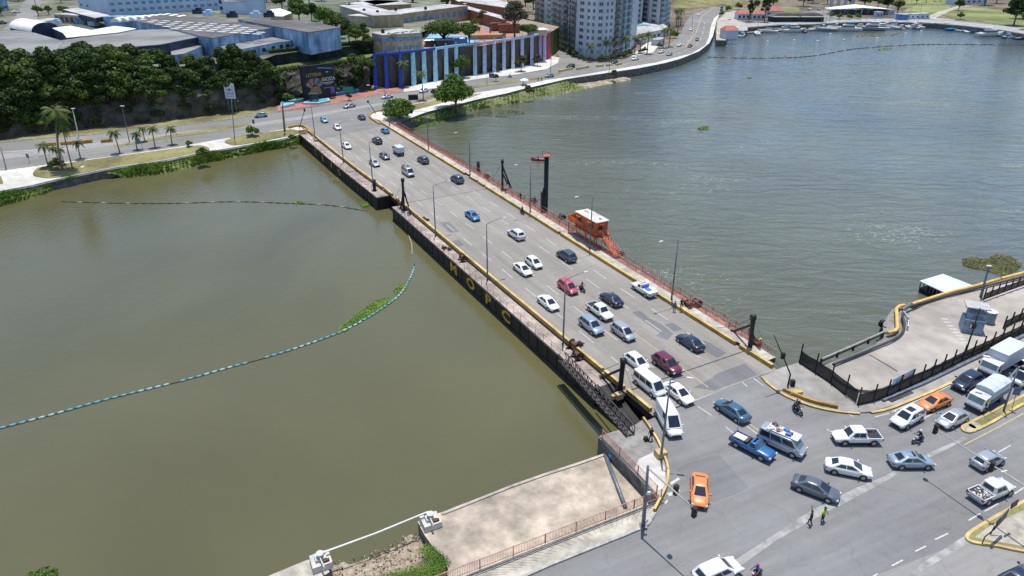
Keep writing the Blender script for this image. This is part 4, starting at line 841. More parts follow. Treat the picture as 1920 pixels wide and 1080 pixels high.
t = thing('billboard_frame', 'dark sign board on two bent legs on the bottom right island', 'sign', G(1843, 1021, .16)); g = t.location
for fx, fy in ((1841, 1020), (1857, 1003)):
    f = G(fx, fy, .16) - g; b = MB(); b.tube([f, f + Vector((.1, .1, .8)), f + Vector((.75, .2, 1.6)), f + Vector((.9, .2, 3.0))], .05, 6); b.build('leg', M['black'], t)
f0, f1 = G(1841, 1020, .16) - g + Vector((.7, .15, 1.6)), G(1857, 1003, .16) - g + Vector((1.0, .3, 1.6)); b = MB(); b.beam(f0 + Vector((0, 0, .6)), f1 + Vector((0, 0, .9)), .08, 1.2); b.build('panel', mat('sign_back', (.07, .08, .10), .6, .2, 1), t)
b = MB(); b.beam(f1 + Vector((.2, .1, 1.6)), f1 + Vector((1.0, .5, 1.7)), .1, .7); b.build('panel', M['black'], t)
# ---------------------------------------------------------------- traffic signals
def sighead(t, p, rz=0):
    b = MB(); b.box((0, 0, 0), (.38, .34, 1.05)); h = b.build('signal_head', M['black'], t, p + Vector((0, 0, -.75)), rz)
    for k, c in enumerate(((.5, .02, .02), (.5, .3, .02), (.02, .35, .1))):
        b = MB(); b.tube([(0, -.175, .85 - k * .33), (0, -.24, .85 - k * .33)], .11, 10); b.build('lens', mat('lens%d' % k, tuple(v * .35 for v in c), .3, .1, 3), h)
t = thing('traffic_signal', 'grey traffic signal mast with a long arm over the near left lane', 'traffic signal', G(1206, 986, .15)); g = t.location; tp = RY(1215, 873, g.y) - g
b = MB(); b.tube([(0, 0, 0), tp * .5, tp], [.2, .16, .12], 10); b.build('pole', M['pole'], t); b = MB(); b.box((0, 0, 0), (.7, .7, .1)); b.build('base', M['pole'], t)
e = G(1303, 955, 6.9) - g; b = MB(); b.tube([tp * .965, e], [.09, .06], 8); b.build('arm', mat('arm_pale', (.42, .41, .38), .5, .1, 2), t)
sighead(t, e + Vector((0, 0, -.1)), .6); sighead(t, G(1268, 915, 6.95) - g, .6)
b = MB(); b.box(tp * .55 + Vector((.2, -.1, 0)), (.4, .2, .3)); b.build('bracket', M['lampw'], t)
e0, e1 = G(1757, 807, 5.6), G(1925, 913, 5.6); dd = (e1 - e0).normalized(); ft = e1 + dd * 3.2; ft.z = .16
t = thing('traffic_signal', 'traffic signal mast reaching its arm in from the right edge', 'traffic signal', ft); b = MB(); b.tube([(0, 0, 0), (0, 0, 5.9)], [.18, .13], 10); b.build('pole', M['pole'], t)
b = MB(); b.tube([e0 - ft, e1 - ft, Vector((0, 0, 5.5))], [.055, .08, .1], 8); b.build('arm', MATS['arm_pale'], t); sighead(t, e0 - ft + Vector((-.1, .1, .3)), .6); sighead(t, G(1861, 872, 5.6) - ft, .6)
b = MB(); b.box(G(1882, 885, 5.62) - ft, (.7, .12, .12), .3); b.build('bracket', M['lampw'], t)
def bent(lb, pts, Y, heads):
    g = pts[0]; t = thing('barrier_signal', lb, 'signal post', g); P = [Vector((0, 0, 0))] + [RY(x, y, g.y + o) - g for x, y, o in pts[1:]]
    b = MB(); b.tube(P, [.12, .1, .07, .05][:len(P)] if len(P) <= 4 else .08, 7); b.build('pole', M['black'], t)
    for i in heads: b = MB(); b.box(P[i] + Vector((0, 0, -.3)), (.45, .4, .75)); b.build('signal_head', M['black'], t)
bent('dark bent signal post on the near right corner pavement', [G(1477, 724, .13), (1482, 702, 0), (1468, 668, -.3), (1451, 628, -.6)], 0, (2,)); b = MB(); b.box((0, 0, 0), (.5, .5, .8)); b.build('control_box', M['black'], None, G(1485, 723, .13), label='black box at the foot of the bent signal post', category='box')
bent('dark leaning signal post at the far left bridge corner', [G(561, 241, .1), (566, 224, 0), (571, 207, -.3)], 0, (2,))
bent('dark leaning signal post at the far right bridge corner', [G(705, 214, .4), (698, 202, 0), (690, 191, -.3)], 0, (2,))
b = MB(); b.box((0, 0, 0), (1.8, 1.0, .9)); b.box((1.0, -.4, 0), (1.0, .8, 1.1)); b.build('barrier_motor', M['kerb_yl'], None, G(566, 249, 0), .4, label='yellow barrier machinery at the far left bridge corner', category='machine')
# ================================================================ VEHICLES
def paint(name, c, metal=.0):
    return mat(name, c, .32 if metal else .36, .02, .6, metal=metal, coat=.7)
M['glass'] = mat('car_glass', (.018, .024, .034), .08, .1, 2, spec=.8)
M['glass_l'] = mat('car_glass_pale', (.10, .16, .19), .1, .15, 2, spec=.8)
M['tyre'] = mat('tyre', (.018, .018, .018), .85, .2, 6)
M['rim'] = mat('alloy_rim', (.36, .37, .39), .35, .12, 6, metal=.7)
M['trim'] = mat('black_trim', (.02, .02, .022), .6, .2, 4)
M['head'] = mat('headlight_glass', (.62, .66, .7), .15, .08, 4)
M['tail'] = mat('taillight_red', (.42, .015, .012), .25, .1, 4)
M['plate'] = mat('number_plate', (.6, .6, .55), .5, .05, 4)
SPEC = dict(
 # L, W, stations (x, halfwidth, z shoulder, z centre, z bottom), cabin (x0b,x1b,x0r,x1r,hwb,hwr,zb,H), wheelbase x, wheel r
 sedan=(4.6, 1.80, [(-2.3, .58, .72, .78, .42), (-2.24, .76, .88, .93, .28), (-1.9, .86, .96, 1.02, .22), (-1.2, .90, .95, 1.0, .2), (.3, .90, .91, .95, .2), (1.0, .89, .89, .96, .2), (1.75, .86, .78, .86, .2), (2.15, .76, .66, .72, .24), (2.3, .52, .54, .58, .36)], (-1.92, 1.36, -.98, .30, .84, .62, .88, 1.47), 1.38, .33),
 hatch=(4.0, 1.72, [(-2.0, .62, .80, .84, .4), (-1.93, .78, .96, 1.0, .26), (-1.5, .85, .97, 1.02, .2), (0, .86, .92, .96, .2), (.95, .85, .90, .98, .2), (1.55, .82, .80, .88, .2), (1.88, .72, .68, .74, .24), (2.0, .5, .56, .6, .34)], (-1.92, 1.36, -1.35, .32, .81, .62, .90, 1.53), 1.25, .31),
 mpv=(4.3, 1.74, [(-2.15, .66, .84, .88, .4), (-2.08, .80, 1.0, 1.04, .26), (-1.5, .86, 1.02, 1.06, .2), (0, .87, .96, 1.0, .2), (1.1, .86, .94, 1.02, .2), (1.75, .82, .82, .9, .2), (2.03, .72, .7, .76, .24), (2.15, .5, .58, .62, .34)], (-2.05, 1.5, -1.7, .5, .80, .64, .94, 1.66), 1.35, .32),
 suv=(4.65, 1.88, [(-2.32, .68, .92, .96, .48), (-2.25, .84, 1.08, 1.12, .34), (-1.6, .92, 1.08, 1.12, .3), (0, .94, 1.04, 1.08, .3), (1.0, .93, 1.03, 1.10, .3), (1.85, .89, .94, 1.03, .3), (2.2, .8, .80, .88, .34), (2.32, .58, .66, .7, .44)], (-2.24, 1.34, -1.75, .46, .89, .70, 1.02, 1.74), 1.38, .37),
 van=(4.9, 1.88, [(-2.45, .82, 1.0, 1.04, .42), (-2.4, .90, 1.1, 1.14, .32), (-1.0, .94, 1.1, 1.14, .3), (1.2, .94, 1.06, 1.1, .3), (1.95, .92, 1.0, 1.05, .3), (2.3, .84, .86, .94, .34), (2.45, .62, .68, .74, .42)], (-2.42, 2.1, -2.34, 1.25, .90, .78, 1.02, 2.0), 1.5, .34),
 bigvan=(5.6, 2.0, [(-2.8, .88, 1.2, 1.24, .45), (-2.74, .97, 1.3, 1.34, .34), (-1.0, 1.0, 1.25, 1.3, .3), (1.3, 1.0, 1.2, 1.24, .3), (2.0, .98, 1.05, 1.12, .3), (2.6, .88, .88, .98, .34), (2.8, .64, .7, .76, .44)], (-2.76, 2.15, -2.68, 1.0, .96, .82, 1.12, 2.4), 1.75, .36),
 pickup=(5.2, 1.86, [(-2.6, .86, .62, .64, .45), (-2.55, .90, .70, .72, .4), (-.9, .91, .72, .74, .34), (-.86, .91, 1.04, 1.08, .34), (.6, .92, 1.04, 1.08, .34), (1.2, .91, 1.02, 1.10, .34), (2.1, .87, .92, 1.02, .34), (2.45, .78, .80, .87, .38), (2.6, .56, .66, .7, .48)], (-.88, 1.32, -.72, .72, .86, .70, 1.0, 1.76), 1.6, .38),
 oldpickup=(4.9, 1.72, [(-2.45, .80, .62, .64, .45), (-2.4, .84, .70, .72, .4), (-.25, .85, .72, .74, .34), (-.2, .85, 1.02, 1.05, .34), (.6, .86, 1.02, 1.05, .34), (1.1, .85, 1.0, 1.05, .34), (2.1, .83, .94, 1.0, .34), (2.38, .78, .84, .9, .4), (2.45, .66, .7, .74, .5)], (-.22, 1.0, -.1, .62, .80, .66, .98, 1.62), 1.5, .35),
)
def car_meshes(kind):
    L_, W, ST, (x0b, x1b, x0r, x1r, hb, hr, zb, Ht), wx, wr = SPEC[kind]
    parts = {}
    b = MB(); n = 13; ring = []
    def sec(x, hw, zs, zc, z0):
        half = [(0, z0), (.82 * hw, z0), (.97 * hw, z0 + .1), (hw, (z0 + zs) * .5), (.985 * hw, zs - .09), (.90 * hw, zs), (.45 * hw, (zs + 2 * zc) / 3)]
        return [(x, y, z) for y, z in half] + [(x, 0, zc)] + [(x, -y, z) for y, z in half[:0:-1]]
    S = [sec(*s) for s in ST]; m = len(S[0]); vs_ = [p for s in S for p in s]; fs = []
    for i in range(len(S) - 1):
        for k in range(m): fs.append((i * m + k, (i + 1) * m + k, (i + 1) * m + (k + 1) % m, i * m + (k + 1) % m))
    b.add(vs_, fs, 0, True); b.add(S[0], [tuple(range(m))], 0, True); b.add(S[-1], [tuple(range(m))[::-1]], 0, True)
    # cabin shell
    def ringc(x0, x1, hw, z, c): return [(x0 + c, -hw, z), (x1 - c, -hw, z), (x1, -hw + c, z), (x1, hw - c, z), (x1 - c, hw, z), (x0 + c, hw, z), (x0, hw - c, z), (x0, -hw + c, z)]
    zr = Ht - .07; R0 = ringc(x0b, x1b, hb, zb, .16); R1 = ringc(x0r, x1r, hr, zr, .13); R2 = ringc(x0r + .12, x1r - .14, hr - .1, Ht - .015, .12); R3 = ringc(x0r + .45, x1r - .45, hr - .3, Ht, .1)
    vs_ = R0 + R1 + R2 + R3; fs = []
    for i in range(3):
        for k in range(8): fs.append((i * 8 + k, i * 8 + (k + 1) % 8, (i + 1) * 8 + (k + 1) % 8, (i + 1) * 8 + k))
    b.add(vs_, fs[:8], 0, False); nb = len(b.v) - len(vs_); 
    for f in fs[8:]: b.f.append([nb + i for i in f]); b.mi.append(0); b.sm.append(True)
    b.f.append([nb + 24 + k for k in range(8)]); b.mi.append(0); b.sm.append(True)
    # wheel arches and sills (dark)
    for sx in (-wx, wx):
        for sy in (-1, 1):
            q = [(sx + (wr + .07) * math.cos(a), sy * (W / 2 + .012), wr + (wr + .07) * math.sin(a)) for a in [math.pi * k / 10 for k in range(11)]]
            q = q if sy < 0 else q[::-1]; b.add(q, [tuple(range(11))], 1)
    b.box((0, 0, .17), (L_ * .8, W * .86, .12), 0, 1)
    if 'pickup' in kind:
        xb, xf = ST[0][0] + .02, x0b - .03; h = 1.02; bw = ST[1][1]
        for sy in (-1, 1): b.box(((xb + xf) / 2, sy * (bw - .04), .6), (xf - xb, .09, h - .6))
        b.box((xb + .04, 0, .6), (.08, bw * 2 - .02, h - .6)); b.box((xf - .05, 0, .6), (.06, bw * 1.9, h - .6)); b.box(((xb + xf) / 2, 0, .735), (xf - xb - .15, bw * 1.9 - .1, .02), 0, 1)
        for sy in (-1, 1): b.box((sx * 0 - wx, sy * (bw - .2), .74), (.8, .22, .14), 0, 1)
    parts['body'] = b
    # glazing: panels 9 mm proud of the shell
    def pane(A, C, D, E, s0, s1, t0, t1):
        """A,C bottom edge, E,D top edge"""
        A, C, D, E = map(Vector, (A, C, D, E)); nrm = (C - A).cross(E - A).normalized() * .009
        f = lambda s, t: (A.lerp(C, s)).lerp(E.lerp(D, s), t) + nrm
        q = MB(); q.add([f(s0, t0), f(s1, t0), f(s1, t1), f(s0, t1)], [(0, 1, 2, 3)]); return q
    parts['windscreen'] = pane(R0[2], R0[3], R1[3], R1[2], .05, .95, .10, .93)
    parts['rear_window'] = pane(R0[6], R0[7], R1[7], R1[6], .09, .91, (.26 if kind not in ('van', 'bigvan') else .3), .88)
    sides = {'pickup': [(.05, .48), (.52, .93)], 'oldpickup': [(.1, .92)], 'van': [(.03, .30), (.33, .62), (.66, .97)], 'bigvan': [(.70, .97)], 'suv': [(.03, .27), (.30, .60), (.63, .95)], 'mpv': [(.03, .22), (.25, .56), (.59, .95)]}.get(kind, [(.07, .47), (.51, .94)])
    lo, hi = (.42, .95) if kind == 'bigvan' else (.22, .86)
    parts['side_window'] = [pane(R0[0], R0[1], R1[1], R1[0], a, c, lo, hi) for a, c in sides] + [pane(R0[4], R0[5], R1[5], R1[4], 1 - c, 1 - a, lo, hi) for a, c in sides]
    x1, hw1 = ST[-2][0], ST[-2][1]; zf = ST[-2][2]; x2, hw2 = ST[1][0], ST[1][1]; zt = ST[1][2]
    if 'pickup' in kind: zt = 1.0
    parts['headlight'] = []; parts['taillight'] = []; parts['mirror'] = []
    for sy in (-1, 1):
        q = MB(); q.box((x1 + .0, sy * (hw1 - .13), zf - .17), (.26, .30, .15), sy * -.45, 0, .9); parts['headlight'].append(q)
        q = MB(); q.box((x2 + .02, sy * (hw2 - .10), zt - .26), (.14, .24, .2), 0, 0, .9); parts['taillight'].append(q)
        q = MB(); q.box((x1b - .42, sy * (hb + .15), zb + .06), (.16, .22, .15), 0, 0, .85); parts['mirror'].append(q)
    q = MB(); q.box((ST[-1][0] - .04, 0, ST[-1][4] - .04), (.1, ST[-1][1] * 1.7, .2)); parts['grille'] = q
    q = MB(); q.box((ST[0][0] - .012, 0, .52 if 'pickup' not in kind else .6), (.02, .42, .14)); parts['number_plate'] = q
    wl = MB(); wl.tube([(0, -.11, 0), (0, -.07, 0), (0, .07, 0), (0, .11, 0)], [wr * .88, wr, wr, wr * .88], 16)
    ri = MB(); ri.tube([(0, -.118, 0), (0, .118, 0)], wr * .62, 10); ri.tube([(0, -.124, 0), (0, .124, 0)], wr * .14, 6)
    parts['wheel'] = wl; parts['rim'] = ri; parts['_'] = (wx, wr, W)
    return parts
CACHE = {}
def make_car(kind, pm, loc, rz, label, cat=None, group=None, lod=0, glass='glass'):
    if kind not in CACHE:
        P = car_meshes(kind); out = {}
        def me(b, name, ms):
            o = b.build(name, ms); m = o.data; bpy.data.objects.remove(o); return m
        for k, v in P.items():
            if k == '_': out[k] = v; continue
            ms = {'body': [pm, M['trim']], 'windscreen': M['glass'], 'rear_window': M['glass'], 'side_window': M['glass'], 'headlight': M['head'], 'taillight': M['tail'], 'mirror': pm, 'grille': M['trim'], 'number_plate': M['plate'], 'wheel': M['tyre'], 'rim': M['rim']}[k]
            out[k] = [me(x, k, ms) for x in v] if isinstance(v, list) else me(v, k, ms)
        CACHE[kind] = out
    P = CACHE[kind]; names = {'sedan': 'sedan_car', 'hatch': 'hatchback_car', 'mpv': 'people_carrier', 'suv': 'suv', 'van': 'minibus', 'bigvan': 'panel_van', 'pickup': 'pickup_truck', 'oldpickup': 'pickup_truck'}
    t = thing(names[kind], label, cat or {'van': 'van', 'bigvan': 'van', 'pickup': 'pickup', 'oldpickup': 'pickup', 'suv': 'suv'}.get(kind, 'car'), loc, rz, group)
    def pt(k, me, parent=t, **kw):
        o = link(k, me, parent, **kw)
        if k in ('body', 'mirror'): o.material_slots[0].link = 'OBJECT'; o.material_slots[0].material = pm
        if k == 'windscreen' and glass != 'glass': o.material_slots[0].link = 'OBJECT'; o.material_slots[0].material = M[glass]
        return o
    pt('body', P['body']); pt('windscreen', P['windscreen']); pt('rear_window', P['rear_window'])
    for m_ in P['side_window']: pt('side_window', m_)
    for k in ('headlight', 'taillight') + (('mirror',) if lod < 1 else ()):
        for m_ in P[k]: pt(k, m_)
    pt('grille', P['grille'])
    if lod < 1: pt('number_plate', P['number_plate'])
    wx, wr, W = P['_']
    for sx in (-wx, wx):
        for sy in (-1, 1):
            w_ = link('wheel', P['wheel'], t, (sx, sy * (W / 2 - .10), wr))
            if lod < 2: link('rim', P['rim'], w_)
    return t
PT = dict(white=paint('paint_white', (.74, .74, .74)), cream=paint('paint_offwhite', (.62, .63, .64)), silver=paint('paint_silver', (.40, .43, .46), .35), silverblue=paint('paint_silver_blue', (.30, .38, .46), .3), grey=paint('paint_grey', (.13, .15, .18), .3), black=paint('paint_black', (.014, .016, .02)),
          navy=paint('paint_navy', (.014, .028, .065), .1), slate=paint('paint_slate', (.05, .075, .11), .2), blue=paint('paint_blue', (.03, .17, .38), .1), teal=paint('paint_teal', (.04, .24, .40), .1), lblue=paint('paint_light_blue', (.14, .38, .55), .1), red=paint('paint_rose_red', (.50, .06, .10)), maroon=paint('paint_maroon', (.14, .02, .045), .1),
          orange=paint('paint_orange', (.72, .23, .05)), oldblue=paint('paint_pickup_blue', (.02, .13, .33)), steelblue=paint('paint_steel_blue', (.05, .13, .21), .15))
def hd(a, c, z=0.0):
    p, q = G(*a, z), G(*c, z); return math.atan2(p.y - q.y, p.x - q.x)     # heading: front pixel a, rear pixel c
AB = math.atan2(BU.y, BU.x)
def car(kind, colr, x, y, head, label, zc=.65, group=None, lod=0, glass='glass', s=1.0):
    """x, y: middle of the car in the survey photo, at height zc above the carriageway"""
    g = G(x, y, zc); z = .02 if lod < 2 else .06
    rz = {'+': AB, '-': AB + math.pi}[head] if isinstance(head, str) else (hd(*head) if isinstance(head, tuple) else R(head))
    t = make_car(kind, PT[colr], (g.x, g.y, z), rz, label, None, group, lod, glass)
    if s != 1: t.scale = (s, s, s)
    return t
BG = 'cars crossing the bridge'; NG = 'vehicles at the near junction'; FG = 'cars on the far bank'
for a in [
 ('hatch', 'lblue', 608, 225, '+', 'small light blue car entering the bridge at its far left end', .65), ('sedan', 'white', 632, 238, '+', 'white sedan second in line from the far end, left half of the bridge'), ('hatch', 'slate', 678, 220, '-', 'dark blue car with bright roof leaving the bridge at the far junction'),
 ('hatch', 'teal', 722, 245, '-', 'turquoise blue hatchback close to the far right kerb'), ('suv', 'black', 707, 263, '-', 'black SUV just right of the centre line near the far end', .8), ('sedan', 'white', 650, 273, '+', 'white sedan in line with the second lamp of the left walkway'),
 ('sedan', 'grey', 721, 292, '+', 'dark sedan left of the small white box van'), ('suv', 'slate', 793, 299, '-', 'dark blue-grey SUV right of the small white box van', .8), ('sedan', 'silver', 702, 305, '+', 'silver-white sedan beside the third lamp of the left walkway'),
 ('suv', 'slate', 857, 335, '-', 'dark SUV near the right kerb in front of the third right lamp', .8), ('sedan', 'blue', 886, 404, '+', 'bright blue sedan alone in the middle of the bridge'), ('suv', 'cream', 968, 438, '-', 'white SUV right of the centre line in the middle of the bridge', .8),
 ('hatch', 'white', 1001, 492, '+', 'white hatchback beside a white sedan, the right one of the pair'), ('sedan', 'white', 980, 504, '+', 'white sedan beside a white hatchback, the left one of the pair'), ('suv', 'slate', 1062, 478, '-', 'slate blue SUV just below the orange control cabin', .8),
 ('mpv', 'red', 1065, 537, '+', 'rose red people carrier, the only red car on the bridge', .75), ('sedan', 'white', 1028, 567, '+', 'white sedan alone in the left lane beyond the tall near lamp'), ('sedan', 'navy', 1146, 560, '-', 'dark navy sedan right of the white pickup on the bridge'),
 ('pickup', 'white', 1125, 582, '+', 'white double cab pickup with black empty bed on the bridge', .75), ('suv', 'silverblue', 1109, 609, '+', 'silver-blue SUV right behind the tall near lamp post', .8), ('mpv', 'silver', 1169, 621, '+', 'grey silver people carrier between a silver SUV and the dark patch', .75),
 ('sedan', 'navy', 1294, 640, '-', 'navy blue sedan on the dark asphalt patch near the right kerb', .7), ('hatch', 'white', 1194, 677, '+', 'white hatchback beside the near left black mast', .7), ('suv', 'maroon', 1251, 681, '+', 'maroon SUV at the near end of the bridge', .8),
 ('van', 'white', 1218, 718, '+', 'white minibus with dark side windows left of a white sedan', .95), ('sedan', 'white', 1272, 735, '+', 'white sedan with blue rear window at the white stop line', .7), ('bigvan', 'white', 1254, 783, ((1268, 806), (1240, 757)), 'large white panel van turning off the bridge', 1.1)]:
    car(*a[:7], group=BG, s=.94 if a[0] == 'bigvan' else 1.0) if len(a) > 6 else car(*a, group=BG)
for a in [
 ('sedan', 'steelblue', 1373, 768, ((1348, 752), (1397, 784)), 'steel blue sedan driving onto the bridge past the stop line', .7), ('sedan', 'grey', 1530, 914, ((1568, 928), (1494, 900)), 'dark grey sedan in the open junction above the two policemen', .7),
 ('pickup', 'white', 1606, 817, ((1567, 817), (1647, 817)), 'white double cab pickup broadside in the middle of the junction', .75), ('sedan', 'white', 1591, 876, ((1632, 884), (1551, 868)), 'white sedan with dark roof ends crossing the junction', .7),
 ('sedan', 'orange', 1312, 917, ((1312, 942), (1312, 890)), 'orange taxi sedan coming down beside the near left kerb', .7), ('suv', 'white', 1346, 1071, ((1386, 1052), (1306, 1087)), 'white SUV cut by the bottom edge of the photo', .8),
 ('sedan', 'silverblue', 1709, 862, ((1747, 862), (1671, 862)), 'silver-blue sedan with two dark roof panels in the junction', .7), ('hatch', 'silver', 1853, 861, ((1880, 850), (1826, 874)), 'silver hatchback on the far right under the signal arm', .7), ('pickup', 'cream', 1860, 918, ((1898, 902), (1823, 934)), 'white pickup carrying a load of scrap in its bed', .75),
 ('sedan', 'orange', 1753, 752, ((1725, 764), (1782, 741)), 'orange taxi sedan waiting between a white SUV and a black SUV', .7), ('suv', 'white', 1702, 781, ((1676, 796), (1729, 767)), 'white SUV with a sunroof, first in the queue by the right kerb', .8), ('sedan', 'silver', 1787, 783, ((1762, 795), (1811, 771)), 'silver grey sedan next to the tip of the grassy median', .7),
 ('suv', 'navy', 1814, 714, ((1783, 732), (1844, 699)), 'dark navy SUV in front of the white box truck', .8), ('sedan', 'navy', 1915, 1082, ((1950, 1068), (1890, 1096)), 'dark blue car cut by the bottom right corner of the photo', .7)]:
    car(*a[:7], group=NG)
for a in [
 ('sedan', 'silver', 655, 198.5, ((642, 201), (668, 196)), 'silver sedan crossing the far junction in front of the red plaza'), ('hatch', 'silverblue', 489, 216, ((477, 217), (500, 215)), 'silver-blue hatchback on the road below the cliff'), ('sedan', 'cream', 726, 181, ((714, 183), (738, 179)), 'white sedan behind the left of the two bright trees'),
 ('hatch', 'white', 794, 170, ((785, 172), (803, 168)), 'white hatchback between the two bright trees and the blue wall'), ('hatch', 'silverblue', 1030, 142, ((1018, 143), (1041, 141)), 'silver-blue hatchback on the riverside road near the white umbrella'), ('suv', 'black', 1070, 125, ((1059, 127), (1081, 123)), 'black SUV on the riverside road beyond the yellow barriers'),
 ('sedan', 'navy', 1152, 116, ((1143, 118), (1162, 114)), 'dark car parked in front of the tower palms'), ('sedan', 'white', 1191, 110, ((1181, 112), (1201, 108)), 'white car on the riverside road right of the dark car'), ('hatch', 'white', 1240, 97, ((1231, 99), (1249, 95)), 'white hatchback left of the silver-blue car on the curve'),
 ('hatch', 'silverblue', 1255, 101.5, ((1246, 103), (1264, 99)), 'silver-blue hatchback on the outer lane of the curve'), ('sedan', 'white', 1274, 84, ((1268, 87), (1281, 81)), 'white car on the curve beside a maroon-black one'), ('sedan', 'maroon', 1294, 86, ((1288, 89), (1301, 83)), 'dark maroon car on the curve just below a navy one'),
 ('hatch', 'navy', 1307, 74, ((1304, 80), (1310, 68)), 'navy car on the outer lane of the curved sea road'), ('hatch', 'white', 1295, 55, ((1292, 60), (1297, 50)), 'white car halfway up the curved sea road'), ('hatch', 'white', 1309, 28, ((1306, 33), (1313, 24)), 'white car at the top of the curved sea road'),
 ('hatch', 'white', 1368, 35, ((1368, 39), (1368, 32)), 'white car parked on the boat ramp road')]:
    car(*a, group=FG, lod=2)
for (x, y), c, hdg, lb in (((30, 22), 'white', 60, 'white car parked in the street at the top left'), ((3, 43), 'grey', 65, 'dark vehicle at the left edge of the top left street')):
    g = G(x, y, PZ + .6); make_car('sedan' if c == 'white' else 'suv', PT[c], (g.x, g.y, PZ + .02), R(hdg), lb, None, FG, 2)
for (x, y), lb in (((1518, 17), 'white car parked left of a blue-grey car by the marina'), ((1536, 17.5), 'blue-grey car parked right of a white car by the marina')):
    car('sedan', 'white' if 'left' in lb else 'silverblue', x, y, 95, lb, group=FG, lod=2)
# special roofs
def child(o, name, mb, m, **k): return mb.build(name, m, o, **k)
def find(lb):
    return next(o for o in sc.objects if o.get('label', '').startswith(lb))
t = find('white SUV with a sunroof'); b = MB(); b.box((-.25, 0, 1.736), (1.0, .8, .012)); child(t, 'sunroof', b, M['glass'])
t = find('silver-blue sedan with two'); b = MB(); b.box((-.2, 0, 1.456), (.75, .8, .012)); child(t, 'sunroof', b, M['glass'])
# box van (far), trucks, old pickup, loaded vans, tow pickup
def truck(x, y, head, lb, box_c, cab_c, L_=6.6, W=2.1, Hh=3.05, tarp=False, zc=1.5, group=NG, cat='truck', cabl=1.7):
    g = G(x, y, zc); rz = hd(*head) if isinstance(head, tuple) else {'+': AB, '-': AB + math.pi}[head]
    t = thing('box_truck', lb, cat, (g.x, g.y, .02), rz, group); xf = L_ / 2
    b = MB(); cl = cabl; w2 = W / 2 * .93
    prof = [(xf - cl, .5), (xf - .02, .5), (xf, .95), (xf - .12, 1.25), (xf - .42, 2.05), (xf - .6, 2.15), (xf - cl, 2.18)]
    n = len(prof); b.add([(px, -w2, pz) for px, pz in prof] + [(px, w2, pz) for px, pz in prof], [tuple(range(n)), tuple(range(n, 2 * n))[::-1]] + [((i + 1) % n, i, n + i, n + (i + 1) % n) for i in range(n)], 0); b.build('cab', cab_c, t)
    d = Vector((-.30, 0, .80)).normalized(); nn = Vector((.8, 0, .3)).normalized() * .01; b = MB(); a0 = Vector((xf - .15, 0, 1.32)); a1 = Vector((xf - .40, 0, 2.0)); q = Vector((0, w2 * .9, 0)); b.add([a0 - q + nn, a0 + q + nn, a1 + q + nn, a1 - q + nn], [(0, 1, 2, 3)]); b.build('windscreen', M['glass_l'], t)
    for sy in (-1, 1): b = MB(); b.box((xf - .95, sy * (w2 + .006), 1.3), (.75, .012, .6)); b.build('side_window', M['glass'], t)
    bl = L_ - cl - .15; xc = -L_ / 2 + bl / 2
    b = MB()
    if tarp:
        pr = [(-W / 2, 1.0), (W / 2, 1.0), (W / 2, Hh - .25), (W * .3, Hh - .06), (0, Hh), (-W * .3, Hh - .06), (-W / 2, Hh - .25)]; n = 7
        b.add([(xc - bl / 2, py, pz) for py, pz in pr] + [(xc + bl / 2, py, pz) for py, pz in pr], [tuple(range(n))[::-1], tuple(range(n, 2 * n))] + [(i, (i + 1) % n, n + (i + 1) % n, n + i) for i in range(n)], 0)
    else: b.box((xc, 0, .95), (bl, W, Hh - .95))
    bx = b.build('tarpaulin' if tarp else 'cargo_box', box_c, t)
    b = MB(); b.box((xc, 0, .7), (bl + .3, W * .7, .2)); b.box((xc, 0, .9), (bl, W * .96, .05 if not tarp else .09)); b.build('chassis', M['trim'], t)
    if tarp:
        for sy in (-1, 1): b = MB(); b.box((xc, sy * (W / 2 + .02), 1.0), (bl, .04, .55)); b.build('side_board', mat('board_blue', (.10, .20, .34), .6, .2, 1.5), t)
    b = MB(); b.box((xf + .01, 0, .45), (.12, W * .9, .25)); b.build('bumper', M['trim'], t)
    for sx in (xf - .95, xc - bl * .22):
        for sy in (-1, 1):
            b = MB(); b.tube([(0, -.13, 0), (0, .13, 0)], .42, 16); w_ = b.build('wheel', M['tyre'], t, (sx, sy * (W / 2 - .16), .42)); b = MB(); b.tube([(0, -.14, 0), (0, .14, 0)], .22, 10); b.build('rim', M['rim'], w_)
    for sy in (-1, 1): b = MB(); b.box((xf - .02, sy * w2 * .78, .78), (.08, .3, .18)); b.build('headlight', M['head'], t); b = MB(); b.box((xf - .35, sy * (w2 + .16), 1.35), (.08, .18, .4)); b.build('mirror', M['trim'], t)
    return t
bw = mat('box_panel_white', (.56, .60, .66), .5, .05, .5)
truck(1878, 674, ((1848, 694), (1915, 655)), 'white box truck at the back of the queue by the right kerb', bw, PT['cream'], 7.0, 2.25, 3.2)
truck(1852, 737, ((1822, 757), (1885, 716)), 'small truck with a pale tarpaulin cover and blue side boards', mat('tarp_pale', (.50, .56, .60), .7, .1, .8, bump=.02), PT['cream'], 6.2, 2.05, 2.85, True)
t = truck(747, 281, '-', 'small white box van right of the centre line near the far end', bw, PT['cream'], 4.6, 1.8, 2.35, zc=1.2, group=BG, cat='van', cabl=1.35)
t = car('van', 'silver', 765, 321, '+', 'pale van with a heap of goods on its roof, far half of the bridge', .95, BG)
b = MB()
for i in range(22): b.box((random.uniform(-2.2, -.3), random.uniform(-.6, .6), 2.0 + random.uniform(0, .25)), (random.uniform(.3, .7), random.uniform(.3, .6), random.uniform(.15, .4)), random.uniform(0, 3), i % 2, .8)
b.build('roof_load', [mat('bundle_tan', (.50, .36, .26), .9, .2, 2), mat('bundle_pale', (.6, .56, .5), .9, .1, 2)], None, t.location, t.rotation_euler.z, label='heap of tan bundles tied on the roof of the pale van', category='load')
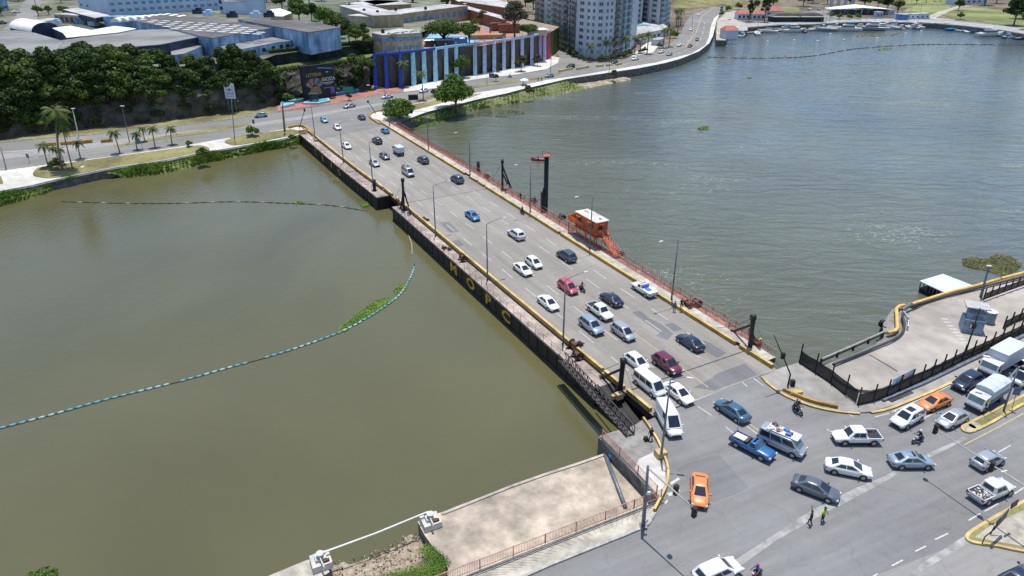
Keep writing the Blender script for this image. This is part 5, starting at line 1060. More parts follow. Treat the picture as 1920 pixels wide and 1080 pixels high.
t = car('van', 'silver', 1467, 826, ((1497, 838), (1437, 812)), 'silver minibus with a mixed heap of things on its white roof', 1.0, NG, 0, 'glass_l', 1.04)
b = MB(); b.box((0, 0, 2.085), (3.3, 1.35, .05)); b.build('roof_panel', PT['white'], t)
b = MB(); rs = random.Random(5)
for i in range(16): b.box((rs.uniform(-1.6, 1.2), rs.uniform(-.5, .5), 2.14), (rs.uniform(.3, .8), rs.uniform(.25, .5), rs.uniform(.12, .4)), rs.uniform(0, 3), rs.choice([0, 1, 1, 2]), .8)
for i in range(6): p = Vector((rs.uniform(-1.4, .0), rs.uniform(-.4, .4), 2.3)); b.beam(p, p + Vector((rs.uniform(-.7, .7), rs.uniform(-.4, .4), rs.uniform(.1, .5))), .07, .07, 3)
b.build('roof_load', [mat('box_blue', (.08, .2, .5), .6, .1, 2), mat('sack_white', (.66, .64, .6), .9, .1, 2), mat('wood_red', (.28, .12, .08), .8, .2, 2), MATS['litter_brown']], None, t.location, t.rotation_euler.z, label='white sacks, a blue box and red-brown furniture on the minibus roof', category='load')
t = car('oldpickup', 'oldblue', 1411, 836, ((1443, 851), (1380, 818)), 'old bright blue pickup with a pale load in its bed', .7, NG, 0, 'glass_l')
b = MB(); b.box((-1.4, .15, .775), (1.7, .9, .22), .05); b.box((-1.9, -.35, .775), (.8, .3, .2), .3, 1); b.box((-.6, 0, .775), (.35, 1.2, .5), 0, 1); b.build('bed_load', [MATS['sack_white'], MATS['litter_dark']], None, t.location, t.rotation_euler.z, label='flat white sheets lying in the bed of the old blue pickup', category='load')
b = MB(); b.tube([(-2.3, .7, .8), (-2.4, .75, 2.6)], .03, 5); b.build('aerial_pole', M['pole'], t)
t = find('white pickup carrying a load'); b = MB()
for i in range(60): b.box((rs.uniform(-2.35, -1.1), rs.uniform(-.65, .65), .765 + rs.uniform(0, .12)), (rs.uniform(.1, .35), rs.uniform(.08, .25), rs.uniform(.06, .16)), rs.uniform(0, 3), rs.choice([0, 1, 2]), .8)
b.build('scrap_load', [MATS['litter_brown'], MATS['sack_white'], M['steel']], None, t.location, t.rotation_euler.z, label='brown and white scrap filling the bed of the right-hand pickup', category='load')
t = car('oldpickup', 'white', 1207, 541, '-', 'small white flat bed service truck stopped at the right kerb', .75, BG)
b = MB(); b.box((-1.35, 0, 1.02), (2.3, 1.75, .07)); b.build('flat_bed', PT['white'], t); b = MB(); b.box((-1.2, .1, 1.1), (.9, .7, .12)); b.box((-.35, 0, 1.1), (.25, 1.3, .5)); b.build('cargo', mat('box_blue', (.08, .2, .5)), t)
g = G(1922, 704, .9); t = make_car('van', PT['silver'], (g.x, g.y, .02), hd((1890, 722), (1945, 690)), 'silver minibus with things on its roof cut by the right edge', None, NG, 0)
b = MB(); b.box((.3, 0, 2.02), (1.6, 1.1, .3)); b.box((-.8, .2, 2.02), (.9, .9, .55), .4, 1); b.beam((1.2, -.6, 2.2), (-1, .5, 2.6), .1, .1, 2); b.build('roof_load', [M['trim'], mat('box_violet', (.16, .12, .55)), MATS['sack_white']], None, t.location, t.rotation_euler.z, label='violet box and black case on the roof of the minibus at the right edge', category='load')
car('hatch', 'navy', 1928, 668, ((1900, 684), (1950, 655)), 'dark car mostly beyond the right edge behind the box truck', .7, NG)
g = G(1353, 18, .8); t = truck(1353, 18, ((1350, 26), (1356, 11)), 'dark truck far up the road by the marina hedge', M['trim'], PT['grey'], 6.5, 2.2, 3.0, zc=1.2, group=FG)
# ================================================================ VEGETATION
M['lf_dark'] = leafmat('leaf_dark', (.017, .038, .009), (.070, .125, .022))
M['lf_deep'] = leafmat('leaf_deep', (.022, .046, .010), (.09, .15, .026))
M['lf_mid'] = leafmat('leaf_mid', (.034, .070, .013), (.145, .215, .034))
M['lf_bright'] = leafmat('leaf_bright', (.05, .11, .014), (.16, .26, .035))
M['lf_olive'] = leafmat('leaf_olive', (.06, .065, .025), (.17, .17, .06))
M['lf_grey'] = leafmat('leaf_greyish', (.05, .05, .035), (.12, .115, .075))
M['lf_palm'] = leafmat('leaf_palm', (.05, .085, .018), (.17, .20, .05))
M['lf_weed'] = leafmat('leaf_weed', (.07, .14, .02), (.24, .36, .06))
M['lf_dry'] = leafmat('leaf_dry', (.16, .13, .06), (.34, .30, .15))
M['bark'] = mat('bark', (.13, .10, .075), .9, .3, 2, bump=.02)
M['bark_p'] = mat('palm_bark', (.20, .17, .13), .9, .2, 3, bump=.02)
def leaves(b, blobs, n, size, rnd, flat=.35, mi=0, shell=.55):
    """leaf clumps spread through ellipsoid blobs (cx,cy,cz,rx,ry,rz)"""
    vol = [q[3] * q[4] * q[5] for q in blobs]; tot = sum(vol)
    for q, v in zip(blobs, vol):
        for i in range(int(n * v / tot)):
            while True:
                p = Vector((rnd.uniform(-1, 1), rnd.uniform(-1, 1), rnd.uniform(-1, 1)))
                if p.length <= 1: break
            l = p.length; p = p / max(l, 1e-3) * (shell + (1 - shell) * rnd.random() ** .6 if l > .35 else l)
            c = Vector((q[0] + p.x * q[3], q[1] + p.y * q[4], q[2] + p.z * q[5]))
            nrm = (Vector((p.x, p.y, p.z + flat)) + Vector((rnd.gauss(0, .6), rnd.gauss(0, .6), rnd.gauss(0, .5)))).normalized()
            a = nrm.orthogonal().normalized(); a = (Matrix.Rotation(rnd.uniform(0, 6.28), 3, nrm) @ a); c2 = nrm.cross(a)
            s = size * rnd.uniform(.6, 1.4); k = s * rnd.uniform(.45, .75)
            b.add([c - a * s, c - c2 * k, c + a * s, c + c2 * k], [(0, 1, 2, 3)], mi)
def treeproto(kind, seed, h=9.0, r=4.0, leaf='lf_dark', n=2400, size=.32, trunk=.28, name='broadleaf_tree', clump=11, zlow=.32):
    rnd = random.Random(seed); t = link(name, None); b = MB(); limbs = []; blobs = []
    top = Vector((rnd.uniform(-.4, .4), rnd.uniform(-.4, .4), h * .55)); b.tube([(0, 0, -.4), (0, 0, h * .2), top], [trunk, trunk * .8, trunk * .45], 7)
    for k in range(clump):
        a = 2.399 * k + rnd.uniform(-.4, .4); rr = r * math.sqrt((k + .5) / clump) * rnd.uniform(.75, 1.0) * .72; z = h * (zlow + (.86 - zlow) * (1 - (rr / r) ** 1.6) * rnd.uniform(.7, 1.05) + .05)
        c = Vector((rr * math.cos(a), rr * math.sin(a), z)); s = r * rnd.uniform(.30, .46)
        blobs.append((c.x, c.y, c.z, s, s, s * rnd.uniform(.5, .75))); st = Vector((0, 0, h * rnd.uniform(.2, .45)))
        b.tube([st, st.lerp(c, .5) + Vector((0, 0, .3)), c], [trunk * .45, trunk * .28, trunk * .1], 5)
    b.build('trunk', M['bark'], t); b = MB(); leaves(b, blobs, n, size, rnd); b.build('crown', M[leaf], t)
    return t
def palmproto(seed, h=7.0, fl=2.4, nf=16, name='palm_tree', leaf='lf_palm', lean=.6, tr=.14):
    rnd = random.Random(seed); t = link(name, None); b = MB(); la = rnd.uniform(0, 6.28); top = Vector((math.cos(la) * lean, math.sin(la) * lean, h))
    b.tube([(0, 0, -.3), top * .4 + Vector((0, 0, 0)) - Vector((math.cos(la), math.sin(la), 0)) * lean * .15, top], [tr * 1.3, tr, tr * .8], 7); b.build('trunk', M['bark_p'], t)
    b = MB()
    for k in range(nf):
        a = 2.399 * k; up = .85 - 1.35 * (k / nf); L_ = fl * rnd.uniform(.85, 1.1); pts = []
        for i in range(8):
            s = i / 7; rr = L_ * s * (1 - .18 * s); z = L_ * (up * s - .75 * s * s); pts.append(top + Vector((math.cos(a) * rr, math.sin(a) * rr, z)))
        for i in range(7):
            p, q = pts[i], pts[i + 1]; d = (q - p).normalized(); sd_ = Vector((-math.sin(a), math.cos(a), 0))
            for j in range(3):
                o_ = p.lerp(q, j / 3); w_ = fl * .26 * math.sin(min(1, (i + j / 3 + 1.0) / 7.4) * math.pi) ** .7
                for sg in (-1, 1):
                    e = o_ + sd_ * sg * w_ + d * w_ * .55 - Vector((0, 0, w_ * .45)); b.add([o_, o_ + d * .16, e], [(0, 1, 2)])
            b.beam(p, q, .05, .04)
    b.build('fronds', M[leaf], t); return t
PRO = {}
def proto(key, fn):
    if key not in PRO: PRO[key] = fn()
    return PRO[key]
def plant(key, loc, label, cat='tree', s=1.0, group=None, rz=None):
    o = PRO[key]; c = copy_tree(o); c.location = loc; c.rotation_euler = (0, 0, random.uniform(0, 6.28) if rz is None else rz); c.scale = s if isinstance(s, tuple) else (s, s, s)
    c['label'] = label; c['category'] = cat
    if group: c['group'] = group
    return c
for i in range(4): proto('d%d' % i, lambda i=i: treeproto('d', 11 + i, 9.5, 4.6, ('lf_dark', 'lf_mid', 'lf_dark', 'lf_mid')[i], 2900, .36, clump=15, zlow=.12))
proto('d4', lambda: treeproto('d', 17, 10, 4.2, 'lf_deep', 2400, .34, clump=15, zlow=.1)); proto('d5', lambda: treeproto('d', 18, 10.5, 4.8, 'lf_mid', 2800, .36, clump=17, zlow=.08)); proto('m0', lambda: treeproto('m', 31, 7, 3.4, 'lf_mid', 1800, .30)); proto('m1', lambda: treeproto('m', 32, 6, 3.2, 'lf_bright', 1600, .30))
proto('al', lambda: treeproto('al', 41, 8.5, 6.2, 'lf_bright', 5200, .33, .35, 'almond_tree', 22, .12)); proto('al2', lambda: treeproto('al', 47, 6.5, 5.4, 'lf_bright', 4200, .33, .3, 'almond_tree', 18, .10))
proto('big', lambda: treeproto('b', 51, 9, 9.5, 'lf_mid', 5200, .42, .5, 'spreading_tree', 26, .55)); proto('cas', lambda: treeproto('c', 61, 17, 6.0, 'lf_grey', 5200, .34, .4, 'casuarina_tree', 26, .18))
proto('oli', lambda: treeproto('o', 71, 5, 2.6, 'lf_olive', 1300, .25, .15, 'small_tree', 8, .2)); proto('bush', lambda: treeproto('s', 81, 2.2, 1.4, 'lf_mid', 600, .2, .06, 'shrub', 6, .05)); proto('bushy', lambda: treeproto('s', 82, 2.0, 1.5, 'lf_bright', 600, .2, .06, 'shrub', 6, .05))
proto('col', lambda: treeproto('cy', 91, 15, 3.2, 'lf_dark', 2600, .34, .3, 'slender_tree', 16, .15))
proto('coco', lambda: palmproto(101, 12.5, 4.0, 17, 'coconut_palm', 'lf_palm', 1.8, .2)); proto('p0', lambda: palmproto(102, 4.6, 2.0, 14)); proto('p1', lambda: palmproto(103, 5.6, 2.2, 14, lean=.3)); proto('royal', lambda: palmproto(104, 8.5, 3.2, 16, lean=.3, tr=.2)); proto('pd', lambda: palmproto(105, 7.0, 2.6, 15, leaf='lf_mid', lean=.4))
# the wood on the cliff
rnd = random.Random(21); WG = 'trees of the wood on the cliff'; WL = 'dark leafy tree in the thick wood covering the cliff left of the bridge'
cnt = 0
def cliffpt(x):   # base of the cliff below photo column x
    for (a, ya), (c, yc) in zip(CB, CB[1:]):
        if a <= x <= c: return G(x, ya + (yc - ya) * (x - a) / (c - a))
for row, (back, z, s0, x0, x1, st) in enumerate([(.5, .2, .8, -150, 150, 34), (3.5, 3.8, .9, -150, 250, 30), (4, 5.5, .95, -150, 520, 25), (5, 6.5, .85, 200, 520, 24), (6.5, 8.5, .95, -150, 505, 23), (8.5, 11.5, .92, -150, 475, 24), (12, PZ - .3, .85, -150, 300, 26)]):
    x = x0
    while x < x1:
        xx = x + rnd.uniform(-10, 10); p = cliffpt(xx); k = rnd.choice(['d0', 'd1', 'd2', 'd3', 'd4', 'd5', 'd0', 'd2'])
        hs = s0 * rnd.uniform(.8, 1.2) * (1.12 if xx < 290 else .85); plant(k, (p.x + rnd.uniform(-1, 1), p.y + back + rnd.uniform(-1.5, 1.5), z + rnd.uniform(-1.2, .6)), ('dark leafy tree low on the cliff foot at the left side' if row == 0 else 'dark leafy tree on the wooded cliff face left of the bridge' if row < 5 else 'leafy tree along the crest of the wooded cliff before the warehouse roofs'), 'tree', (hs, hs, hs * rnd.uniform(.8, 1.15)), WG); x += st * rnd.uniform(.75, 1.25)
for (x, y, z, k, s, lb) in [(490, 150, 6, 'm0', 1.1, 'yellow-green tree at the right end of the cliff wood above the white sign board'), (520, 205, 1, 'bushy', 1.5, 'bright shrub beside the pale blue planter below the cliff'), (548, 150, 5, 'd1', .5, 'small dark tree left of the painted mural'),
    (676, 130, 8.5, 'm1', .75, 'light green bush on the ledge right of the mural'), (690, 140, 6, 'd3', .6, 'dark bush hanging beside the deep blue wall'), (660, 120, 10, 'd1', .45, 'low dark bush on the grassy ledge above the mural')]:
    p = cliffpt(min(x, 695)); d = HT; g = G(x, y, z); g.y = max(g.y, p.y + 1.2); plant(k, (g.x, g.y, z - .3), lb, 'tree' if 'shrub' not in lb else 'shrub', s)
# creeper along the top of the old wall and hanging down the cliff
def foliage_mass(name, pts, m, n, size, kind='stuff', rad=(1.2, 1.0, .8), seed=1):
    b = MB(); r_ = random.Random(seed); blobs = [(p.x + r_.uniform(-.3, .3), p.y, p.z, rad[0] * r_.uniform(.7, 1.3), rad[1] * r_.uniform(.7, 1.3), rad[2] * r_.uniform(.6, 1.3)) for p in pts]; leaves(b, blobs, n, size, r_); return b.build(name, m, kind=kind)
foliage_mass('creeper', [Vector((p.x, p.y - .2, 10.4)) for p in e_r if p.x < -57 or p.x > -50][::1], M['lf_mid'], 3500, .28, rad=(1.4, 1.0, .8))
foliage_mass('undergrowth', [Vector((p.x, p.y + random.uniform(-1, 2), p.z + random.uniform(-1, 1))) for r_ in cliff_rows[2:9] for p in r_[::4] if p.x < XS + 4 or p.x > G(655, 180).x or (p.x < G(560, 180).x or p.x > G(630, 180).x) and random.random() < .75 or p.z > 9], M['lf_dark'], 16000, .42, rad=(2.6, 1.8, 1.7), seed=4)
# reeds and grass on the banks
def reeds(rows_, n, hgt, m, seed, name='reeds', lo=0, hi=5, xa=None, xb=None):
    r_ = random.Random(seed); b = MB(); L_ = len(rows_[0])
    for i in range(n):
        a = r_.randrange(L_ - 1); k = r_.uniform(lo, hi - 1); k0 = min(int(k), len(rows_) - 2); p = rows_[k0][a].lerp(rows_[k0 + 1][a], k - k0).lerp(rows_[k0][a + 1], r_.random() * .9)
        if xa is not None and not (xa < p.x < xb): continue
        hh = hgt * r_.uniform(.5, 1.2) * (.7 + .5 * math.sin(p.x * .35 + p.y * .2)); an = r_.uniform(0, 6.28); w_ = .14; e = Vector((math.cos(an) * hh * .5, math.sin(an) * hh * .5, hh)); s_ = Vector((-math.sin(an) * w_, math.cos(an) * w_, 0))
        b.add([p - s_, p + s_, p + e * .6 + s_ * .8, p + e, p + e * .6 - s_ * .8], [(0, 1, 2, 3, 4)])
    return b.build(name, m, kind='stuff')
reeds(bank1, 4200, .9, M['lf_weed'], 1); reeds(bank2, 7000, .95, M['lf_weed'], 2); reeds(bank3, 2600, .6, M['lf_weed'], 3, hi=5)
r_ = random.Random(9); b = MB()
g0 = G(830, 1075, -.9); blobs = [(G(x, y, -1.2).x, G(x, y, -1.2).y, -1.35, 1.0, .9, .35) for x, y in ((800, 1030), (815, 1040), (826, 1052), (818, 1062), (800, 1062), (785, 1068), (765, 1074), (745, 1078), (725, 1082), (822, 1076), (800, 1080), (780, 1085), (760, 1090), (740, 1092))]
leaves(b, blobs, 14000, .055, r_, .8, shell=.2); b.build('grass_clump', M['lf_weed'], kind='stuff')
foliage_mass('water_edge_bush', [G(84, 1075, WZ + .6), G(72, 1085, WZ + .6), G(92, 1088, WZ + .7)], M['lf_bright'], 900, .14, 'thing', (.9, .7, .7), 6); o = sc.objects['water_edge_bush']; o['label'] = 'bright green bush poking in at the bottom left of the river'; o['category'] = 'bush'
# promenade trees, palms
def at(x, y, z=0): return G(x, y, z)
plant('al', at(855, 211, -1.8), 'large bright green almond tree on the river bank, the right of two', 'tree', (1.25, 1.15, 1.45), rz=1.0)
plant('al2', at(749, 232, -1.6), 'bright green almond tree beside the far right end of the bridge railing', 'tree', (1.15, 1.12, 1.25), rz=2.0)
plant('coco', GP(117, 319), 'tall coconut palm leaning on the promenade lawn', 'palm', 1.15, rz=3.2); plant('pd', GP(136, 316), 'coconut palm with drooping brown crown right of the tallest palm', 'palm', (1.0, 1.0, 1.55))
PG = 'small palms along the far left promenade'
for x, y, k, s, lb in ((91, 314, 'p1', 1.15, 'dry-looking small palm left of the tall coconut palm'), (113, 307, 'p0', 1.0, 'small thin palm directly behind the tall coconut palm'), (121, 308, 'p1', .8, 'smallest palm behind the coconut palms'), (151, 297, 'p0', 1.1, 'small green palm just right of the two coconut palms'), (225, 287, 'p1', 1.15, 'small green palm left of the pair around the blue sign'), (257, 281, 'p0', 1.1, 'small palm just left of the blue road sign'), (272, 265, 'p0', .95, 'small palm standing on the road median'), (291, 277, 'p1', 1.1, 'small palm right of the blue road sign'), (323, 272, 'p0', 1.15, 'small palm at the white path fork, last of the row')):
    plant(k, GP(x, y), lb, 'palm', s * .88, PG)
for x, y, k, s, lb in ((107, 317, 'bush', 1.3, 'round dark shrub at the foot of the tall coconut palm'), (354, 275, 'bushy', .8, 'little shrub on the left lawn island near the path fork'), (474, 256, 'bushy', 1.5, 'round light green shrub on the small lawn island'), (382, 298, 'bush', 1.5, 'dark shrub on the river wall below the path fork'), (549, 264, 'bush', .9, 'small dark shrub on the wall beside the bridge foot'), (992, 183, 'oli', .9, 'dark bush on the stony bank below the riverside walk'), (1151, 148, 'oli', .75, 'small tree growing from the foot of the curved river wall')):
    plant(k, GP(x, y) if x < 580 else G(x, y, -1.8), lb, 'shrub', s)
plant('pd', at(757, 163), 'palm with a long trunk in front of the deep blue wall', 'palm', 1.3); plant('coco', at(794, 186), 'slim leaning palm between the two bright almond trees', 'palm', .75, rz=1)
for x, y, k, s, lb in ((866, 145, 'm0', 1.35, 'leafy tree climbing the retaining wall left of its middle'), (907, 137, 'bush', 1.5, 'dark shrub at the foot of the retaining wall'), (935, 135, 'oli', .7, 'olive shrub at the foot of the retaining wall right of a dark one'), (977, 134, 'oli', 1.35, 'round olive green tree on the pavement before the retaining wall'), (1008, 124, 'oli', 1.0, 'olive bush against the pink end of the retaining wall'), (930, 153, 'oli', .6, 'small sparse tree on the median before the wall'), (812, 180, 'oli', .5, 'brownish bush between the two bright almond trees'), (655, 189, 'oli', .55, 'little tree under the green sign on the plaza')):
    plant(k, at(x, y), lb, 'tree', s)
# behind: school terrace, towers, marina
for x, y, z, k, s, lb in ((833, 84, SZ, 'big', .95, 'wide dark green tree shading the school terrace'), (880, 84, SZ, 'm0', 1.35, 'green tree right of the wide terrace tree'), (965, 72, SZ, 'cas', 1.05, 'tall feathery grey-brown casuarina on the terrace'), (990, 70, SZ, 'big', .55, 'dark green tree just right of the feathery casuarina'),
   (615, 66, PZ, 'm1', 1.9, 'big yellow-green tree behind the blue warehouse'), (562, 44, PZ, 'd1', 1.3, 'dark green tree behind the long grey warehouse roof'), (632, 72, PZ, 'd3', 1.2, 'dark tree between the blue warehouse and the school'), (655, 80, PZ, 'd0', .9, 'dark tree at the right end of the blue warehouse'), (585, 40, PZ, 'd2', 1.0, 'narrow dark tree left of the big yellow-green tree'),
   (530, 20, PZ, 'd0', 1.3, 'dark tree at the top between white house and school'), (548, 12, PZ, 'd2', 1.2, 'dark tree at the top edge left of the tan school roof'), (1000, 18, 3, 'd0', 1.5, 'dark tree at the top left of the towers'), (1030, 60, 0, 'm0', 1.3, 'bright tree between the terrace end and the towers'), (1040, 75, 0, 'd1', .9, 'dark tree at the foot of the left tower wing'), (1052, 84, 0, 'd3', .8, 'dark tree beside the side street by the tower'),
   (775, 14, SZ, 'm0', 1.4, 'green tree behind the long school wing'), (800, 8, SZ, 'd1', 1.3, 'dark tree at the top behind the school'), (735, 4, SZ, 'd3', 1.2, 'dark tree above the tan school block')):
    plant(k, G(x, y, z), lb, 'tree', s)
ORD = ['first', 'second', 'third', 'fourth', 'fifth', 'sixth', 'seventh', 'eighth', 'ninth', 'tenth', 'eleventh', 'twelfth', 'thirteenth', 'fourteenth']; TGN = list(range(8)); HN = list(range(14)); CN = list(range(5)); YN = list(range(4))
TG = 'palms in front of the tower'
for x, y, s in ((1085, 100, .95), (1106, 116, .85), (1135, 112, .95), (1153, 109, 1.0), (1172, 104, 1.0), (1190, 102, .95), (1200, 99, 1.0), (1213, 101, 1.15)): plant('royal', at(x, y), 'palm along the foot of the white tower, %s from the left' % ORD[int(s * 0) + TGN.pop(0)], 'palm', s, TG)
for x, y, s in ((1243, 90, 1.1), (1254, 88, 1.1), (1270, 62, 1.1), (1276, 48, 1.2), (1268, 50, 1.2)): plant('royal', at(x, y), 'dark palm beside the curved road, %s of five coming nearer to farther' % ORD[CN.pop(0)], 'palm', s, 'palms beside the curved road')
HG = 'clipped shrubs in front of the tower'
for x, y in ((1066, 102), (1077, 107), (1087, 111), (1094, 114), (1106, 117), (1127, 116), (1137, 115), (1146, 114), (1165, 109), (1172, 107), (1180, 105), (1200, 101), (1208, 99), (1236, 91)): plant('bush', at(x, y), 'rounded shrub before the white tower, %s from the left' % ORD[HN.pop(0)], 'shrub', random.uniform(1.1, 1.6), HG)
plant('bushy', at(1265, 72), 'bright shrub on the inner side of the sea road bend', 'shrub', 2)
for x, y, k, s, lb in ((1404, 40, 'col', .95, 'slender dark tree by the marina, left of two'), (1433, 42, 'col', 1.25, 'slender dark tree by the marina, right of two'), (1364, 22, 'bushy', 2.2, 'green hedge bush at the top of the boat ramp'), (1384, 18, 'bushy', 2.6, 'wide green hedge bush right of the boat ramp top'), (1353, 30, 'bushy', 1.6, 'small green hedge bush beside the sea road end'),
    (1415, 22, 'oli', 1.8, 'olive tree behind the slender dark trees'), (1449, 14, 'd3', 1.0, 'dark tree behind the red roofed houses'), (1450, 4, 'd1', 1.1, 'dark tree at the top above the marina lawn'), (1506, 12, 'd0', 1.4, 'dark tree left of the parked cars by the marina'), (1524, 6, 'd2', 1.6, 'big dark tree at the top above the parked cars'), (1551, 8, 'd0', 1.3, 'dark tree right of the tree above the parked cars'),
    (1593, 10, 'm1', 1.1, 'yellow-green tree between the grey columns at the top'), (1620, 16, 'd1', 1.4, 'dark tree above the white canopy'), (1645, 18, 'd3', 1.4, 'dark tree above the right end of the white canopy'), (1663, 20, 'd0', 1.3, 'dark tree right of the white canopy'), (1682, 26, 'm0', 1.5, 'round green tree beside the marina shed'), (1650, 2, 'd2', 1.6, 'dark tree at the top in line with the canopy end'), (1672, 6, 'd0', 1.4, 'dark tree at the top left of the lawns'),
    (1797, 20, 'd1', 1.0, 'dark tree on the path between the two lawns'), (1846, 10, 'd0', 1.8, 'large dark tree at the top right above the lawn'), (1868, 6, 'd2', 1.8, 'large dark tree at the top right, second from the corner'), (1900, 48, 'd0', 2.0, 'big dark tree at the right edge above the quay'), (1918, 36, 'd2', 2.1, 'big dark tree cut by the right edge above the quay'), (1905, 22, 'm0', 2.6, 'big green tree in the top right corner'), (1930, 56, 'd1', 1.6, 'dark tree mostly beyond the right edge by the quay'),
    (1560, 34, 'bushy', 1.8, 'yellow-green bush under the white canopy, left'), (1574, 36, 'bushy', 2.0, 'yellow-green bush under the white canopy, second from left'), (1592, 37, 'bushy', 1.8, 'yellow-green bush under the white canopy, third from left'), (1608, 36, 'bushy', 1.8, 'yellow-green bush under the white canopy, fourth from left'), (1800, 36, 'bush', 2.2, 'dark clipped hedge block on the marina lawn')):
    plant(k, at(x, y), lb, 'tree' if 'bush' not in lb and 'hedge' not in lb else 'shrub', s)
r2 = random.Random(77)
for i in range(75):
    x = r2.uniform(1380, 1930); y = r2.uniform(-32, 0 if 1520 < x < 1690 or x > 1850 else -6); plant(r2.choice(['d0', 'd1', 'd2', 'd3']), at(x, y), 'distant tree in the belt above the marina lawns', 'tree', r2.uniform(1.1, 1.7), 'distant trees above the marina')
for x, y, s in ((1718, 7, 1.1), (1736, 5, 1.1), (1752, 4, 1.1), (1763, 4, 1.1)): plant('m0', at(x, y), 'small young tree on the upper lawn, %s from the left' % ORD[YN.pop(0)], 'tree', s * .8, 'young trees on the upper lawn')
for x, y, lb in ((735, 99, 'palm before the small tan school block, leftmost of four'), (752, 97, 'palm before the small tan school block, second from left'), (768, 95, 'palm before the small tan school block, third from left'), (787, 93, 'palm before the small tan school block, rightmost of four')): plant('p1', G(x, y, SZ), lb, 'palm', 1.2)
for x, y, z, k, s, lb in ((68, 14, PZ, 'pd', 1.2, 'palm beside the street at the top left'), (72, 30, PZ, 'm1', .9, 'yellow-green bushy tree between street and white roof'), (92, 28, PZ, 'm1', .8, 'yellow-green bush left of the grey canopy roof'), (122, 33, PZ, 'm0', .9, 'small tree before the grey canopy roof'), (3, 30, PZ, 'm1', .9, 'bright bush at the left edge by the street'), (35, 2, PZ, 'd0', 1.3, 'dark tree at the top left corner over the street'), (115, 6, PZ, 'm0', 1.0, 'green tree left of the big white building'), (20, 0, PZ, 'd2', 1.2, 'dark tree in the top left corner')):
    plant(k, G(x, y, z), lb, 'tree', s)
# floating weeds
def weeds(name, poly, n, m, seed, size=.16, hh=.12, **tags):
    r_ = random.Random(seed); P = GL(poly, WZ + .03); xs = [p.x for p in P]; ys = [p.y for p in P]; b = MB()
    def ins(x, y):
        c = False
        for i in range(len(P)):
            a, q = P[i], P[i - 1]
            if (a.y > y) != (q.y > y) and x < (q.x - a.x) * (y - a.y) / (q.y - a.y) + a.x: c = not c
        return c
    k = 0
    while k < n:
        x, y = r_.uniform(min(xs), max(xs)), r_.uniform(min(ys), max(ys))
        if not ins(x, y): continue
        k += 1; c = Vector((x, y, WZ + .03 + r_.uniform(0, hh))); nrm = Vector((r_.gauss(0, .35), r_.gauss(0, .35), 1)).normalized(); a = Matrix.Rotation(r_.uniform(0, 6.28), 3, nrm) @ nrm.orthogonal().normalized(); d = nrm.cross(a); s = size * r_.uniform(.5, 1.4)
        b.add([c - a * s, c - d * s * .6, c + a * s, c + d * s * .6], [(0, 1, 2, 3)], 0 if not isinstance(m, list) else r_.choice([0, 0, 0, 1, 1, 2]))
    return b.build(name, m, kind='stuff')
weeds('floating_weed', [(632, 622), (645, 607), (665, 592), (685, 577), (700, 565), (722, 558), (744, 560), (735, 567), (706, 587), (672, 606), (646, 622)], 3600, M['lf_weed'], 1)
weeds('floating_weed', [(738, 545), (750, 532), (766, 527), (764, 540), (752, 551), (742, 552)], 800, M['lf_weed'], 2)
weeds('floating_weed', [(1804, 485), (1825, 482), (1850, 486), (1868, 476), (1895, 480), (1918, 496), (1905, 508), (1880, 518), (1850, 508), (1822, 503), (1806, 498)], 6500, [M['lf_olive'], M['lf_dry'], M['lf_weed']], 3, .13)
weeds('floating_weed', [(1306, 241), (1318, 237), (1330, 238), (1328, 243), (1315, 244)], 260, M['lf_weed'], 4, .3); weeds('floating_weed', [(1400, 146), (1405, 144.5), (1411, 146), (1404, 147)], 60, M['lf_weed'], 5, .3)
weeds('floating_weed', [(676, 385), (684, 378), (692, 380), (692, 387), (680, 390)], 300, M['lf_weed'], 6, .2); weeds('floating_weed', [(546, 380), (560, 376), (572, 380), (560, 384)], 120, M['lf_weed'], 7, .25); weeds('floating_weed', [(616, 342), (620, 334), (634, 332), (640, 340), (630, 344)], 160, M['lf_dry'], 8, .2)
weeds('floating_weed', [(880, 215), (905, 207), (940, 205), (980, 209), (985, 214), (950, 219), (910, 219)], 620, M['lf_olive'], 9, .3); weeds('floating_weed', [(780, 235), (800, 222), (835, 215), (850, 220), (830, 232), (795, 240)], 700, M['lf_weed'], 10, .28)
weeds('floating_weed', [(1598, 68), (1612, 63), (1660, 64), (1695, 61), (1690, 66), (1650, 69), (1610, 70)], 500, M['lf_dry'], 11, .45); weeds('floating_weed', [(1640, 93), (1655, 91), (1672, 90), (1670, 94), (1650, 95)], 120, M['lf_weed'], 12, .4)
